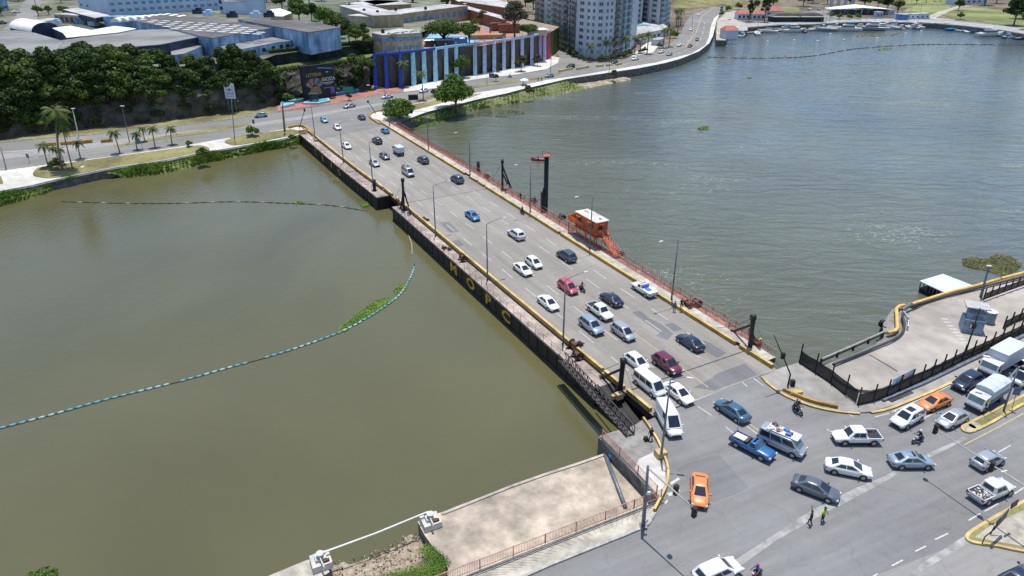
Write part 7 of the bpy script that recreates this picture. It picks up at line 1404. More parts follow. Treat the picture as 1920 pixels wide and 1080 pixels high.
b = MB(); b.box((0, 0, 0), (3.4, 1.2, 1.7)); b.build('dark_container', M['black'], None, G(775, 187), .2, label='low black container behind the left almond tree', category='container')
for i, (x0, y0, x1, y1) in enumerate([(84, 274.5, 106, 272.5), (114, 272.5, 144, 270), (146, 270, 174, 267.5), (190, 268, 212, 266)]):
    a_, c_ = G(x0, y0), G(x1, y1); b = MB(); kerbline(b, [a_, c_], .7, .9); b.build('jersey_barrier', M['kerb_y'], None, label='yellow concrete barrier on the left road median, %s from the left' % ['first', 'second', 'third', 'last'][i], category='barrier', group='yellow barriers on the left road')
for i, (x0, y0, x1, y1) in enumerate([(1048, 135.5, 1060, 133), (1061, 132.5, 1073, 130.5), (1081, 131, 1103, 127), (1118, 126, 1131, 124.5), (1137, 124.5, 1147, 123), (1155, 123, 1165, 121)]):
    a_, c_ = G(x0, y0), G(x1, y1); b = MB(); kerbline(b, [a_, c_], .7, .9); b.build('jersey_barrier', M['kerb_yl'], None, label='yellow barrier on the riverside road, %s from the left' % ['first', 'second', 'third', 'fourth', 'fifth', 'sixth'][i], category='barrier', group='yellow barriers on the riverside road')
# umbrella cart
t = thing('umbrella_cart', 'white parasol over a vendor cart on the riverside walk', 'cart', G(983, 160)); b = MB(); b.tube([(0, 0, 2.0), (0, 0, 2.35), (0, 0, 2.7)], [1.7, 1.1, .05], 10, sm=False); b.build('canopy', M['roofwhite'], t); b = MB(); b.tube([(0, 0, 0), (0, 0, 2.6)], .04, 6); b.build('pole', M['pole'], t); b = MB(); b.box((0, 0, .3), (1.6, .8, .8)); b.build('cart', M['lampw'], t)
for x in (-.6, .6): b = MB(); b.tube([(x, -.45, .3), (x, .45, .3)], .3, 10); b.build('wheel', M['tyre'], t)
# parapet of the curved sea road: dark piers below
WQ = resample(GL(E2[5:15]), 6); b = MB()
# ---------------------------------------------------------------- apartment towers
M['tower'] = mat('tower_render', (.56, .61, .66), .85, .1, .12, c2=(.42, .48, .55), streak=(1, 1, .15), big=.05)
M['tower2'] = mat('tower_render_light', (.58, .60, .62), .85, .1, .15, c2=(.46, .50, .55), streak=(1, 1, .2))
M['gblue'] = mat('balcony_glass', (.22, .42, .48), .3, .15, 1)
def tower(name, lb, foot, h, wall, faces, fl=3.0, back=(0, 18), z0=0, foot_=2.4):
    """foot: front outline (photo foot points, left to right); faces: per segment (cols, style)"""
    A = GL(foot, z0); o = A[0].copy(); t_ = thing(name, lb, 'apartment block', o); Q = [(p.x - o.x, p.y - o.y) for p in A] + [(A[-1].x - o.x + back[0], A[-1].y - o.y + back[1]), (back[0], back[1])]
    b = MB(); b.prism(Q, -.3, h, 0); b.build('wall', M[wall], t_); b = MB(); b.prism(Q, h + .003, h + .5, 0); b.build('roof', M['flatroof'], t_)
    for i, (n, st) in enumerate(faces):
        a, c = Vector((*Q[i], 0)), Vector((*Q[i + 1], 0)); e = c - a; nn = Vector((e.y, -e.x, 0)).normalized(); ang = math.atan2(e.y, e.x)
        for k in range(n):
            for f in range(int(min(h, 34) / fl)):
                q = a + e * ((k + .5) / n); z = foot_ + f * fl; w_ = e.length / n
                if st == 'w':
                    if (f * 7 + k * 3) % 11 == 0: m = 'gblue'
                    else: m = 'win_t'
                    b = MB(); b.box((q.x + nn.x * .04, q.y + nn.y * .04, z), (w_ * .42, .12, 1.5), ang); wd = b.build('window', M[m], t_)
                    b = MB(); b.box((q.x + nn.x * .12, q.y + nn.y * .12, z), (.12, .05, 1.5), ang); b.build('mullion', M['tower2'], wd)
                else:
                    b = MB(); b.box((q.x + nn.x * .04, q.y + nn.y * .04, z - .3), (w_ * .6, .12, 2.1), ang); b.build('window', M['win_t'], t_)
                    b = MB(); b.box((q.x + nn.x * .75, q.y + nn.y * .75, z - .95), (w_ * .8, 1.5, .95), ang); b.build('balcony', M['steel' if st == 'b' else 'gblue'], t_)
    for p in Q[:len(foot)]: b = MB(); b.box((p[0], p[1] - .05, 0), (.9, .9, h - .1)); b.build('pilaster', M['tower2'], t_)
    return t_
tower('apartment_tower', 'main white apartment tower with a folded front beside the riverside road', [(1067, 96), (1080, 104), (1096, 108), (1114, 110), (1130, 110), (1146, 107), (1160, 102), (1178, 96)], 44, 'tower', [(1, 'b'), (1, 'w'), (2, 'w'), (1, 'w'), (2, 'w'), (1, 'b'), (2, 'g')], back=(8, 26))
tower('apartment_tower', 'left wing of the white apartment tower rising behind the terrace trees', [(1004, 62), (1020, 70), (1036, 78), (1052, 90), (1066, 96)], 44, 'tower', [(2, 'b'), (1, 'w'), (2, 'b'), (1, 'b')], back=(8, 30))
tower('apartment_tower', 'grey recessed tower between the two white towers', [(1178, 60), (1190, 60), (1200, 58)], 44, 'tower', [(1, 'w'), (1, 'w')], back=(6, 20))
tower('apartment_tower', 'right white apartment tower with curved glass balconies', [(1199, 54), (1215, 58), (1232, 61), (1242, 58), (1250, 50), (1251, 42)], 44, 'tower2', [(1, 'w'), (1, 'w'), (1, 'g'), (1, 'g'), (1, 'g')], back=(2, 26))
t = block('pool_podium', 'low white podium with a turquoise pool between the towers', 'podium', [(1178, 58), (1200, 48), (1232, 48), (1246, 52), (1240, 60), (1180, 72)], 5, 0, 'tower2', 'conc', 0, [(4, 7, 1.6, 3.2, .5, 'win_d')]) if False else block('pool_podium', 'low white podium with a turquoise pool between the towers', 'podium', [(1178, 50), (1200, 41), (1236, 41), (1252, 50), (1240, 56), (1180, 68)], 5, 0, 'tower2', 'flatroof', 0, [(4, 7, 1.6, 3.2, .5, 'win_d')])
b = MB(); n = 20; p = G(1202, 47, 5.12) - t.location; b.sheet([Vector((p.x + 6.5 * math.cos(6.28 * k / n), p.y + 4.5 * math.sin(6.28 * k / n), p.z)) for k in range(n)]); b.build('pool', mat('pool_water', (.05, .50, .62), .1, .05, 1), t)
b = MB(); p = G(1191, 43, 5.2) - t.location; b.tube([p, p + Vector((0, 0, 2.2))], .08, 6); b.tube([p + Vector((0, 0, 2.0)), p + Vector((0, 0, 2.8))], [1.6, .1], 8); b.build('parasol', M['lampw'], t)
sheetp('forecourt', [(1180, 108), (1215, 78), (1232, 76), (1236, 84), (1225, 98), (1200, 103)], M['conc_w'], .05)
tallface('boundary_wall', 'low grey ramp wall right of the tower palms', ((1200, 84), (1250, 68)), 0, 2.6, 'flatroof', 1, 1, 'flatroof', .6, 1, .5, .2, 'wall')
tallface('guard_hut', 'small pale hut by the curved road', ((1234, 86), (1246, 82)), 0, 2.8, 'tower2', 1, 2, 'win_d', 4, 1, 1, .4, 'hut')
# ---------------------------------------------------------------- marina
def house(lb, foot, w_, d_, h, wall, roof, rz=0, hip=.5, z=0, wn=3):
    t_ = thing('house', lb, 'house', G(*foot, z), rz); b = MB(); b.box((0, d_ / 2, 0), (w_, d_, h)); b.build('wall', M[wall], t_); b = MB(); W2, D2 = w_ / 2 + .4, d_ / 2 + .4
    b.add([(-W2, d_ / 2 - D2, h), (W2, d_ / 2 - D2, h), (W2, d_ / 2 + D2, h), (-W2, d_ / 2 + D2, h), (-W2 * hip, d_ / 2, h + d_ * .28), (W2 * hip, d_ / 2, h + d_ * .28)], [(0, 1, 5, 4), (1, 2, 5), (2, 3, 4, 5), (3, 0, 4), (3, 2, 1, 0)]); b.build('roof', M[roof], t_)
    for k in range(wn): b = MB(); b.box((-w_ / 2 + (k + .5) * w_ / wn, -.03, h * .3), (w_ / wn * .5, .08, h * .42)); b.build('window', M['win_d'], t_)
house('pale blue boat shed with a red roof at the end of the ramp', (1371, 73), 8, 8, 4.6, 'whitewall', 'redroof', .1, .6, 0, 0); house('red roofed house left of the slender dark trees', (1394, 37), 9, 8, 4, 'whitewall', 'redroof'); house('white house with red roof between the slender dark trees', (1422, 38), 9, 10, 4.2, 'whitewall', 'redroof'); house('wide red roofed house right of the slender dark trees', (1452, 33), 13, 11, 4.5, 'whitewall', 'redroof')
t = thing('restaurant', 'long dark thatched restaurant with a cream awning by the marina', 'restaurant', G(1496, 41)); b = MB(); b.box((0, 5, 0), (36, 9, 3.2)); b.build('wall', M['dkblue'], t); b = MB(); b.box((0, 5, 3.203), (38, 12, 2.2), 0, 0, .75); b.build('roof', M['roofdark'], t)
for x in (-9.5, 9.5): b = MB(); b.box((x, -2.4, 3.3), (18, 2.2, .4)); b.build('awning', mat('awning_cream', (.60, .56, .40), .7), t)
t = thing('canopy', 'wide white tensioned canopy over a dark pavilion by the marina', 'canopy', G(1600, 27)); b = MB(); W_ = 20
for s_ in (0,): b.add([(-W_, -4, 4), (W_ * .2, -5, 5.2), (W_ * 1.3, -4, 4), (W_ * 1.3, 8, 4), (W_ * .2, 10, 6.5), (-W_, 8, 4)], [(0, 1, 4, 5), (1, 2, 3, 4)]); b.build('sheet', M['roofwhite'], t)
b = MB(); b.box((W_ * .2, 3, 0), (W_ * 2, 8, 3.6)); b.build('pavilion', M['win_d'], t)
for x in (-W_, W_ * .2, W_ * 1.3): b = MB(); b.tube([(x, -4, 0), (x, -4, 4.4)], .2, 6); b.build('mast', M['lampw'], t)
tallface('marina_shed', 'low whitewashed marina shed with a blue left end', ((1688, 37), (1742, 35)), 0, 3.4, 'whitewall', 1, 6, 'win_d', 6, 1, 1.2, .3, 'shed'); b = MB(); b.box((0, 0, 0), (7, 4, 3.5)); b.box((0, 0, 3.5), (7.4, 4.4, .25)); b.build('kiosk', PT['blue'], None, G(1690, 37.5), label='bright blue kiosk at the left end of the marina shed', category='kiosk')
tallface('marina_hut', 'small white hut left of the round green tree', ((1665, 28), (1676, 28)), 0, 3.4, 'whitewall', 1, 2, 'win_d', 4, 1, 1.2, .3, 'hut'); tallface('marina_hut', 'small white square hut right of the white canopy', ((1643, 32), (1655, 32)), 0, 3.2, 'whitewall', 1, 2, 'win_d', 5, 1, 1.2, .5, 'hut')
for i, x in enumerate((1558, 1571, 1584, 1598)): b = MB(); b.box((0, 0, 0), (2.2, 2.2, 14)); b.box((0, 0, 14), (3, 3, .6)); b.build('bridge_pier', M['tower'], None, G(x, 12), label='grey concrete column at the top above the canopy, %s from the left' % ['first', 'second', 'third', 'fourth'][i], category='column', group='grey columns at the top')
tallface('distant_house', 'white house at the top right beyond the lawns', ((1790, 9), (1850, 7)), 0, 5, 'whitewall', 1, 6, 'win_d', 10, 1.5, 1.4, .4, 'house')
# boats
def boat(L_, hullc, kind, loc, rz, lb, deckc=None, canopy=None, grp='boats moored in the marina'):
    if L_ > 4.5: L_ *= 1.3
    t_ = thing('moored_boat' if kind != 'row' else 'small_boat', lb, 'boat', loc, rz, grp); W_ = L_ * (.30 if kind != 'row' else .33); n = 9; b = MB(); R_ = []
    for i in range(n):
        s = i / (n - 1); x = (s - .5) * L_; w_ = W_ / 2 * (1 - max(0, (s - .45) / .55) ** 2.2) * (.85 + .15 * min(1, s * 3)); h = L_ * (.11 + .05 * s ** 2); R_.append([(x, -w_, h), (x, -w_ * .7, -.25), (x, 0, -.5), (x, w_ * .7, -.25), (x, w_, h)])
    vs_ = [p for r in R_ for p in r]; fs = []
    for i in range(n - 1):
        for k in range(4): fs.append((i * 5 + k, (i + 1) * 5 + k, (i + 1) * 5 + k + 1, i * 5 + k + 1))
    fs.append((0, 1, 2, 3, 4)); b.add(vs_, fs, 0, True); b.build('hull', hullc, t_)
    b = MB(); q = -.10 if kind != 'row' else -.30
    for i in range(n - 1): a, c = R_[i], R_[i + 1]; b.add([(a[0][0], a[0][1] * .92, a[0][2] + q), (c[0][0], c[0][1] * .92, c[0][2] + q), (c[4][0], c[4][1] * .92, c[4][2] + q), (a[4][0], a[4][1] * .92, a[4][2] + q)], [(0, 1, 2, 3)])
    b.build('deck', deckc or M['lampw'], t_)
    if kind == 'cabin':
        b = MB(); b.box((-L_ * .02, 0, L_ * .08), (L_ * .42, W_ * .66, L_ * .15), 0, 0, .82); cb2 = b.build('cabin', M['lampw'], t_); b = MB(); b.box((-L_ * .02, 0, L_ * .135), (L_ * .425, W_ * .665, L_ * .045), 0, 0, .93); b.build('window', M['win_d'], cb2)
        b = MB(); b.box((-L_ * .1, 0, L_ * .30), (L_ * .3, W_ * .6, .12)); b.build('canopy', canopy or M['lampw'], t_); b = MB()
        for x in (-.22, .02):
            for y in (-.25, .25): b.beam((L_ * x, W_ * y, L_ * .1), (L_ * x, W_ * y, L_ * .30), .07, .07)
        b.build('canopy_frame', M['steel'], t_)
    if kind == 'sail':
        b = MB(); b.box((0, 0, L_ * .08), (L_ * .45, W_ * .5, L_ * .08), 0, 0, .8); b.build('cabin', M['lampw'], t_); b = MB(); b.tube([(L_ * .08, 0, .3), (L_ * .08, 0, L_ * 1.35)], .1, 6); b.build('mast', M['steel'], t_); b = MB(); b.tube([(L_ * .08, 0, L_ * .22), (-L_ * .35, 0, L_ * .2)], .13, 6); b.build('boom', canopy or M['lampw'], t_)
    if kind == 'row':
        b = MB()
        for x in (-.25, .0, .22): b.box((L_ * x, 0, L_ * .07), (.35, W_ * .8, .08))
        b.build('bench', M['tan'], t_)
    return t_
bw_ = PT['white']; bl = mat('tarp_blue', (.05, .32, .62), .6, .1, 1)
for i, (x, y, L_, k, hc, hd_, cn, lb) in enumerate([(1353, 73, 4, 'row', 'silver', 10, None, 'little grey boat at the foot of the ramp'), (1391, 69, 9, 'cabin', 'white', 60, 'bl', 'white cabin boat with blue canopy beside the boat shed'), (1419, 65, 9, 'sail', 'white', 80, None, 'white sailing boat just right of the blue canopied boat'), (1439, 61, 10, 'sail', 'white', 160, None, 'white sailing boat pointing left, second from the shed'),
  (1470, 58, 9, 'cabin', 'white', 170, 'bl', 'white boat with a bright blue awning in the left half of the marina'), (1490, 60, 12, 'cabin', 'white', 5, None, 'white motor boat in front of a red awning'), (1506, 60, 6, 'cabin', 'navy', 95, None, 'dark blue boat at the end of the left row'), (1534, 57, 10, 'sail', 'cream', 0, None, 'grey-white sailing boat right of the open gap'), (1549, 58, 11, 'sail', 'silver', 170, None, 'silver sailing boat in the crowded middle of the marina'),
  (1566, 57, 12, 'sail', 'white', 0, None, 'white sailing boat in the crowded middle, the tallest mast'), (1588, 58, 14, 'cabin', 'white', 175, 'bl', 'large white cruiser in the middle of the marina'), (1610, 54, 8, 'cabin', 'white', 110, None, 'short white boat between two larger cruisers'), (1632, 57, 14, 'cabin', 'silver', 175, None, 'large pale grey cruiser right of the middle of the marina'), (1650, 55, 9, 'cabin', 'white', 165, None, 'white boat touching the large pale grey cruiser'),
  (1668, 54, 10, 'sail', 'white', 150, None, 'white sailing boat with dark trim before the marina shed'), (1676, 51, 9, 'cabin', 'silverblue', 20, 'bl', 'blue covered boat behind a white sailing boat'), (1695, 50.5, 12, 'sail', 'white', 0, None, 'white sailing boat lying before the bright blue kiosk'), (1712, 51, 8, 'cabin', 'white', 90, None, 'white boat with its stern to the quay near the shed'), (1724, 50.5, 9, 'cabin', 'white', 60, None, 'white boat beside a dark jetty, right end of the shed'),
  (1748, 52, 8, 'cabin', 'orange', 10, None, 'orange-red boat, the only one of that colour in the marina'), (1769, 53, 10, 'cabin', 'grey', 170, None, 'dark boat right of the orange-red boat'), (1789, 57, 10, 'row', 'teal', 10, None, 'green open boat along the right quay'), (1806, 57, 8, 'row', 'teal', 170, None, 'turquoise covered open boat on the right quay, leftmost'), (1818, 59.5, 8, 'row', 'teal', 175, None, 'turquoise covered open boat on the right quay, second'), (1836, 62, 9, 'row', 'teal', 165, None, 'turquoise covered open boat on the right quay, third'),
  (1856, 68, 14, 'cabin', 'white', 5, None, 'long white cruiser lying off the right quay'), (1875, 67, 7, 'row', 'red', 20, None, 'rose red open boat on the right quay'), (1889, 71, 8, 'cabin', 'blue', 30, 'bl', 'blue canopied boat near the right edge of the marina'), (1899, 71.5, 7, 'row', 'white', 10, None, 'white open boat right of the blue canopied boat'), (1915, 74, 8, 'row', 'blue', 5, None, 'blue open boat at the right edge of the photo')]):
    boat(L_, PT[hc], k, G(x, y, WZ + .1), R(hd_), lb, bl if (k == 'row' and hc == 'teal') else None, bl if cn else None)
rb = random.Random(8)
for i in range(18): boat(rb.choice([7, 8, 9]), PT[rb.choice(['white', 'white', 'cream', 'silver'])], rb.choice(['sail', 'cabin', 'sail']), G(1545 + i * 10.5 + rb.uniform(-4, 4), 53.5 + rb.uniform(-1.5, 1.5), WZ + .1), R(rb.choice([80, 95, 100, 85])), 'white boat packed stern-first against the quay behind the front boats')
for i in range(8): boat(6, PT[rb.choice(['teal', 'cream', 'blue', 'red'])], 'row', G(1796 + i * 15, 58 + i * 2.0 + rb.uniform(-1, 1), WZ + .1), R(rb.choice([80, 95, 60, 110])), 'small coloured open boat packed along the right quay', None, None, 'open boats along the right quay')
t = boat(4.2, PT['red'], 'row', G(1010, 300, WZ + .1), R(175), 'small pink-red rowing boat on the water left of the tall pile', None, None, None)
b = MB(); P = GL([(1395, 62), (1460, 57.5), (1523, 56.5), (1590, 52.5), (1640, 52)], WZ + .5); kerbline(b, P, 2.0, .4); b.build('floating_dock', M['flatroof'], None, label='long grey floating dock behind the row of moored boats', category='dock')
for i, (x, y) in enumerate([(1439, 78), (1489, 76), (1533, 77), (1557, 64), (1582, 75), (1645, 72), (1698, 63), (1727, 59), (1472, 107)]): b = MB(); b.tube([(0, 0, -.2), (0, 0, .3), (0, 0, .6)], [.7, .75, .2], 10); b.build('mooring_buoy', M['lampw'] if i < 8 else M['red'], None, G(x, y, WZ), label='white mooring buoy off the marina, %s from the left' % ['first', 'second', 'third', 'fourth', 'fifth', 'sixth', 'seventh', 'eighth'][i] if i < 8 else 'dark red marker buoy on the far floating boom', category='buoy')
# ---------------------------------------------------------------- floating booms
def boom(lb, pts, step, L_, r, cols_, gaps=()):
    P = smooth_line(GL(pts, WZ + .08), 8); Q = resample(P, step); t_ = thing('floating_boom', lb, 'boom', (0, 0, 0)); b = MB(); b.tube([p + Vector((0, 0, -.02)) for p in P], r * .38, 5); b.build('rope', M['black'], t_)
    for i, (p, q) in enumerate(zip(Q, Q[1:])):
        if i > 97: break
        if any(a <= i / len(Q) <= c for a, c in gaps): continue
        d = (q - p).normalized(); b = MB(); a, c = -d * L_ / 2, d * L_ / 2; b.tube([a, a * .85, c * .85, c], [r * .5, r, r, r * .5], 8); k = cols_[(i * 5 + i // 4) % len(cols_)]; b.build('float', k, t_, p)
fb_ = mat('float_blue', (.10, .34, .42), .5, .12, 2); fw_ = mat('float_pale', (.30, .48, .52), .5, .1, 2); fd = mat('float_dark', (.03, .05, .05), .6, .2, 2)
boom('long curved boom of pale blue floats on the left water', [(-12, 806), (0, 803), (100, 777), (200, 749), (345, 713), (420, 692), (530, 661), (620, 630), (670, 607), (715, 579), (748, 554), (766, 527), (775, 507), (777, 494)], 1.02, .70, .17, [fb_, fw_, fb_, fb_, fw_], ((.28, .295), (.42, .45)))
boom('faint line of dark and pale floats near the far left bank', [(120, 378), (230, 381), (330, 381), (440, 378), (540, 381), (620, 385), (690, 396)], 1.9, 1.0, .12, [fd, fd, MATS['kerb_grey'], fd])
boom('distant curving line of dark floats before the marina', [(1330, 107), (1400, 109), (1475, 108), (1530, 104), (1600, 92), (1700, 84.5), (1800, 83), (1925, 85)], 3.2, 1.6, .27, [fd, fd, fd, MATS['kerb_grey']])
a_, c_ = G(766, 440, WZ + .1), G(773, 478, WZ + .1); b = MB(); b.tube([a_, a_.lerp(c_, .5) + Vector((.3, 0, 0)), c_], .09, 6); b.build('boom_rope', M['conc'], None, label='pale loose rope leading from the boom end toward the bridge', category='rope')

# ================================================================ PEOPLE AND MOTORCYCLES
M['skin'] = mat('skin_brown', (.20, .10, .06), .6, .1, 4); M['hair'] = mat('hair_black', (.012, .01, .009), .7, .2, 6)
def cloth(n, c): return mat('cloth_' + n, c, .9, .12, 5)
CL = dict(black=cloth('black', (.015, .016, .02)), blue=cloth('blue', (.06, .14, .40)), jeans=cloth('jeans', (.03, .05, .12)), hiviz=cloth('hiviz', (.45, .75, .04)), white=cloth('white', (.7, .7, .7)), red=cloth('red', (.40, .05, .10)), khaki=cloth('khaki', (.30, .24, .13)), orange=cloth('orange', (.65, .25, .06)), navy=cloth('navy', (.02, .03, .08)), grey=cloth('grey', (.2, .2, .22)))
def person(loc, rz, label, shirt, trousers, pose='stand', armL=None, armR=None, hat=None, group=None, s=1.0):
    """one continuous skinned body; joints posed per person. faces +x"""
    J = {}; 
    if pose == 'sit': hipz = .0; kn = [(.42, -.14, .02), (.42, .14, .02)]; an = [(.50, -.13, -.42), (.46, .13, -.42)]; lean = .16
    elif pose == 'ride': hipz = .0; kn = [(.36, -.22, .0), (.36, .22, .0)]; an = [(.12, -.22, -.42), (.12, .22, -.42)]; lean = .20
    elif pose == 'walk': hipz = .92; kn = [(.14, -.1, .50), (-.04, .1, .49)]; an = [(.16, -.1, .09), (-.24, .1, .14)]; lean = .03
    elif pose == 'bend': hipz = .86; kn = [(.10, -.13, .46), (.08, .13, .46)]; an = [(.0, -.13, .09), (-.02, .13, .09)]; lean = .34
    else: hipz = .92; kn = [(.02, -.11, .49), (.03, .12, .49)]; an = [(-.02, -.13, .09), (.0, .15, .09)]; lean = .01
    h = hipz
    V = [((0, 0, h), .135), ((lean * .4, 0, h + .22), .125), ((lean * .85, 0, h + .42), .15), ((lean * 1.0, 0, h + .53), .075), ((lean * 1.05 + .01, 0, h + .60), .062), ((lean * 1.1 + .02, 0, h + .70), .092), ((lean * 1.1 + .02, 0, h + .80), .085)]
    E = [(0, 1), (1, 2), (2, 3), (3, 4), (4, 5), (5, 6)]; tagv = ['t', 's', 's', 's', 'k', 'k', 'h']
    def add(p, r, fr, tg): V.append((p, r)); tagv.append(tg); E.append((fr, len(V) - 1)); return len(V) - 1
    for sd_, ai, (k_, a_) in ((-1, 0, (kn[0], an[0])), (1, 1, (kn[1], an[1]))):
        hp = add((0, sd_ * .10, h - .06 if hipz else h), .10, 0, 't'); k = add(k_, .065, hp, 't'); an_ = add(a_, .045, k, 't'); f = add((a_[0] + .06, a_[1], a_[2] - .045), .045, an_, 'b'); add((a_[0] + .17, a_[1] + sd_ * .02, a_[2] - .055), .035, f, 'b')
    for sd_, arm in ((-1, armR), (1, armL)):
        sh = Vector((lean * .9, sd_ * .19, h + .49)); a1, a2 = arm or ((.03, sd_ * .07, -.28), (.10, sd_ * .02, -.25)); el = sh + Vector(a1); wr = el + Vector(a2); d = Vector(a2).normalized()
        s_ = add(tuple(sh), .065, 2, 's'); e_ = add(tuple(el), .048, s_, 's'); w_ = add(tuple(wr), .032, e_, 'k'); pm = add(tuple(wr + d * .07), .036, w_, 'k'); sx = d.cross(Vector((0, 1, 0.2))).normalized()
        for q in range(4): o = sx * (q - 1.5) * .022; f1 = add(tuple(wr + d * .115 + o), .011, pm, 'k'); add(tuple(wr + d * (.155 + .012 * (1.5 - abs(q - 1.3))) + o * 1.15 + Vector((.012, 0, 0))), .009, f1, 'k')
        th = add(tuple(wr + d * .06 + sx * .05), .012, pm, 'k'); add(tuple(wr + d * .09 + sx * .07), .010, th, 'k')
    me = bpy.data.meshes.new('body'); me.from_pydata([v for v, r in V], E, []); ob = bpy.data.objects.new('tmp', me); col.objects.link(ob)
    sk_ = ob.modifiers.new('s', 'SKIN'); sk_.use_smooth_shade = True; ob.modifiers.new('d', 'SUBSURF').levels = 1
    for i, (v, r) in enumerate(V): me.skin_vertices[0].data[i].radius = (r * 1.1, r * (1.35 if i in (1, 2) else 1.1)) if i < 3 else ((r * 1.18, r * 1.18) if r > .03 and r != .092 and r != .085 else (r, r)); me.skin_vertices[0].data[i].use_root = i == 0
    bpy.context.view_layer.update(); nm = bpy.data.meshes.new_from_object(ob.evaluated_get(bpy.context.evaluated_depsgraph_get())); bpy.data.objects.remove(ob); nm.name = 'body'
    nm.materials.clear(); ms = {'t': CL[trousers], 's': CL[shirt], 'k': M['skin'], 'h': M['hair'], 'b': CL['black']}; keys = list(ms)
    for m in ms.values(): nm.materials.append(m)
    segs = [(Vector(V[a][0]), Vector(V[b_][0]), tagv[b_] if tagv[a] != 'k' else 'k') for a, b_ in E]
    def dist(p, a, b_): ab = b_ - a; t_ = max(0, min(1, (p - a).dot(ab) / max(ab.length_squared, 1e-9))); return (p - a - ab * t_).length
    for f in nm.polygons:
        c = f.center; best = min(segs, key=lambda s_: dist(c, s_[0], s_[1])); tg = best[2]
        f.material_index = keys.index(tg)
    root = thing('person', label, 'person', loc, rz, group); root.scale = (s, s, s); link('body', nm, root)
    hx, hz = lean * 1.1 + .02, h + .74; b = MB()
    R_ = [[(hx - .01 + rr * math.cos(6.283 * k / 10), rr * math.sin(6.283 * k / 10), hz + z - (.05 if math.cos(6.283 * k / 10) < 0 and z < .03 else 0)) for k in range(10)] for z, rr in ((.02, .102), (.07, .100), (.12, .07), (.145, .02))]
    fs = [(i * 10 + k, i * 10 + (k + 1) % 10, (i + 1) * 10 + (k + 1) % 10, (i + 1) * 10 + k) for i in range(3) for k in range(10)] + [tuple(30 + k for k in range(10))]; b.add([p for r in R_ for p in r], fs, 0, True)
    if hat: b.tube([(hx, 0, hz + .04), (hx, 0, hz + .055)], .15, 12)
    b.build('hat' if hat else 'hair', CL[hat] if hat else M['hair'], root)
    b = MB(); b.add([(hx + .088, -.016, hz - .03), (hx + .088, .016, hz - .03), (hx + .112, 0, hz - .045), (hx + .085, 0, hz + .01)], [(0, 2, 3), (2, 1, 3), (0, 1, 2)]); b.build('nose', M['skin'], root)
    for y in (-.035, .035): b = MB(); b.box((hx + .088, y, hz - .005), (.012, .022, .012)); b.build('eye', CL['black'], root)
    b = MB(); b.box((hx + .088, 0, hz - .075), (.01, .04, .008)); b.build('mouth', CL['red'], root)
    return root
ON = .03
person(G(1518, 984, ON), R(150), 'traffic policeman in black raising one arm in the junction', 'black', 'black', 'walk', None, ((.10, -.20, .16), (.05, -.06, .26)), None)
person(G(1541, 977, ON), R(-60), 'traffic policeman in a bright green vest standing in the junction', 'hiviz', 'black', 'stand', ((.02, .16, -.24), (.16, -.05, -.16)), ((.02, -.16, -.24), (.16, .05, -.16)), 'black')
person(G(1264, 584, .05), R(250), 'pedestrian in a blue shirt stepping past the right lamp post', 'blue', 'jeans', 'walk'); person(G(1277, 579, .47), R(250), 'pedestrian in black walking on the right bridge pavement', 'black', 'black', 'walk')
person(G(1220, 826, .15), R(100), 'man in dark clothes at the yellow kerb near the lattice gangway', 'black', 'navy', 'stand', None, ((.08, -.1, -.24), (.18, -.05, -.16)))
person(G(752, 389, -.29), R(200), 'worker in a pale khaki shirt standing left of the black mast', 'khaki', 'khaki', 'bend'); person(G(748, 385, -.29), R(-30), 'worker in orange beside the one in khaki at the black mast', 'orange', 'grey', 'stand')
person(G(764, 400, .12), R(-20), 'man in white and blue sitting right of the black mast', 'white', 'blue', 'sit'); person(G(770, 403, -.29), R(160), 'man in dark blue crouching next to the sitting man in white', 'navy', 'navy', 'bend')
person(G(1423, 655, .3), R(220), 'worker with a yellow cap at the near right mast', 'orange', 'red', 'stand', None, None, 'hiviz'); person(G(948, 362, .47), R(240), 'man in a pale shirt at the foot of the far right mast', 'white', 'black', 'stand'); person(G(1003, 383, .47), R(240), 'person in a blue shirt on the right pavement near the tall pile', 'blue', 'jeans', 'stand'); person(G(976, 376, .2), R(240), 'person in dark clothes behind the red railing near the tall pile', 'black', 'black', 'stand')
person(G(1009, 153, .05), R(200), 'pedestrian in blue on the riverside walk, left of two', 'blue', 'navy', 'walk'); person(G(1015, 153, .05), R(20), 'pedestrian in dark clothes on the riverside walk, right of two', 'black', 'jeans', 'walk'); person(G(981, 162, .05), R(200), 'vendor standing under the white parasol', 'grey', 'jeans', 'stand')
person(G(1010, 299, WZ + .75), R(175), 'rower in dark clothes sitting in the pink-red boat', 'black', 'black', 'sit'); person(G(34, 43, PZ + .03), R(200), 'pedestrian in blue in the street at the top left', 'blue', 'grey', 'walk')
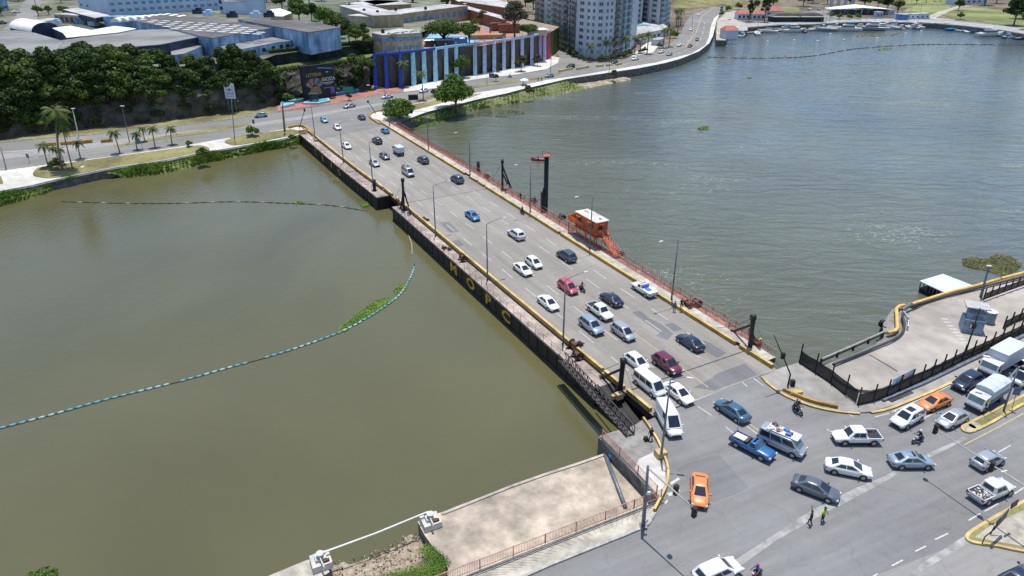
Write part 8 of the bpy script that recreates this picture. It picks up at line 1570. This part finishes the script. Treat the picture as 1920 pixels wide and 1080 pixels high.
def moto(loc, rz, lb, colr, rider=None, lbr=None, shirt='black', tr='jeans', helmet='black', second=None):
    t_ = thing('motorcycle', lb, 'motorcycle', loc, rz)
    for x in (-.62, .66):
        b = MB(); n = 18; q = []
        b.tube([(x, -.055, .30), (x, -.03, .30), (x, .03, .30), (x, .055, .30)], [.26, .30, .30, .26], 18); w_ = b.build('wheel', M['tyre'], t_); b = MB(); b.tube([(x, -.06, .30), (x, .06, .30)], .17, 10); b.build('rim', M['rim'], w_)
    b = MB(); b.beam((.66, 0, .3), (.42, 0, .95), .08, .06); b.beam((-.62, 0, .32), (-.1, 0, .42), .16, .08); b.box((.02, 0, .25), (.42, .26, .30), 0, 0, .8); b.build('frame', M['trim'], t_)
    b = MB(); b.box((.14, 0, .62), (.46, .26, .22), 0, 0, .65); b.box((-.62, 0, .60), (.34, .16, .09)); b.box((.68, 0, .60), (.30, .12, .05)); b.build('fuel_tank', PT[colr], t_)
    b = MB(); b.box((-.32, 0, .72), (.62, .24, .1), 0, 0, .85); b.build('saddle', M['trim'], t_); b = MB(); b.tube([(.30, -.34, .98), (.42, 0, .97), (.30, .34, .98)], .018, 6); b.build('handlebar', M['steel'], t_); b = MB(); b.box((.52, 0, .82), (.12, .16, .16)); b.build('headlight', M['head'], t_)
    b = MB(); b.tube([(-.7, .14, .28), (.0, .14, .24)], .045, 8); b.build('exhaust', M['steel'], t_)
    if lbr:
        f = Matrix.Rotation(rz, 4, 'Z'); p = Vector(loc) + f @ Vector((-.22, 0, .86)); aL = ((.20, .08, -.16), (.20, .04, -.10)); aR = ((.20, -.08, -.16), (.20, -.04, -.10)); person(p, rz, lbr, shirt, tr, 'ride', aL, aR, None); b = MB(); q = f @ Vector((.24, 0, .76)); 
        b.tube([p + q + Vector((0, 0, -.10)), p + q + Vector((0, 0, .02)), p + q + Vector((0, 0, .10)), p + q + Vector((0, 0, .13))], [.12, .138, .11, .04], 12)
        b.build('helmet', CL[helmet] if helmet in CL else PT[helmet], None, label='%s helmet worn by the %s' % (helmet, lbr), category='helmet')
        if second: p2 = Vector(loc) + f @ Vector((-.58, 0, .88)); person(p2, rz, second, 'grey', 'navy', 'ride', ((.12, .06, -.2), (.22, -.04, -.05)), ((.12, -.06, -.2), (.22, .04, -.05)))
g = G(979, 401, .02); moto(g, AB + math.pi, 'dark blue motorcycle by the right kerb near the tall pile', 'navy', 1, 'rider in dark blue on the motorcycle by the right kerb', 'navy', 'navy', 'blue')
g = G(1091, 546, .02); moto(g, AB, 'motorcycle beside the rose red car', 'black', 1, 'rider in a pink-red shirt beside the rose red car', 'red', 'navy', 'red')
g = G(1494, 774, .02); moto(g, R(-70), 'dark motorcycle at the long yellow corner kerb', 'black', 1, 'rider in black at the long yellow corner kerb', 'black', 'jeans', 'black', 'passenger in grey behind the rider at the yellow corner kerb')
g = G(1720, 829, .02); moto(g, R(200), 'white motorcycle in front of the silver grey sedan', 'cream', 1, 'rider in black on the white motorcycle', 'black', 'navy', 'white')
g = G(1416, 1084, .02); moto(g, R(215), 'motorcycle cut by the bottom edge beside the white SUV', 'red', 1, 'rider in blue cut by the bottom edge', 'blue', 'navy', 'red')
b = MB(); b.box((0, 0, 0), (.5, .5, .5), 0, 0, .8); b.build('bag', M['black'], None, G(1211, 826, .15), .3, label='black bag on the platform beside the man at the yellow kerb', category='bag')
g = G(624 + 400 - 868, 144) if False else G(956, 146, .05); moto(g, R(190), 'small motorcycle on the road before the retaining wall', 'navy', 1, 'rider on the road before the retaining wall', 'navy', 'navy', 'grey')
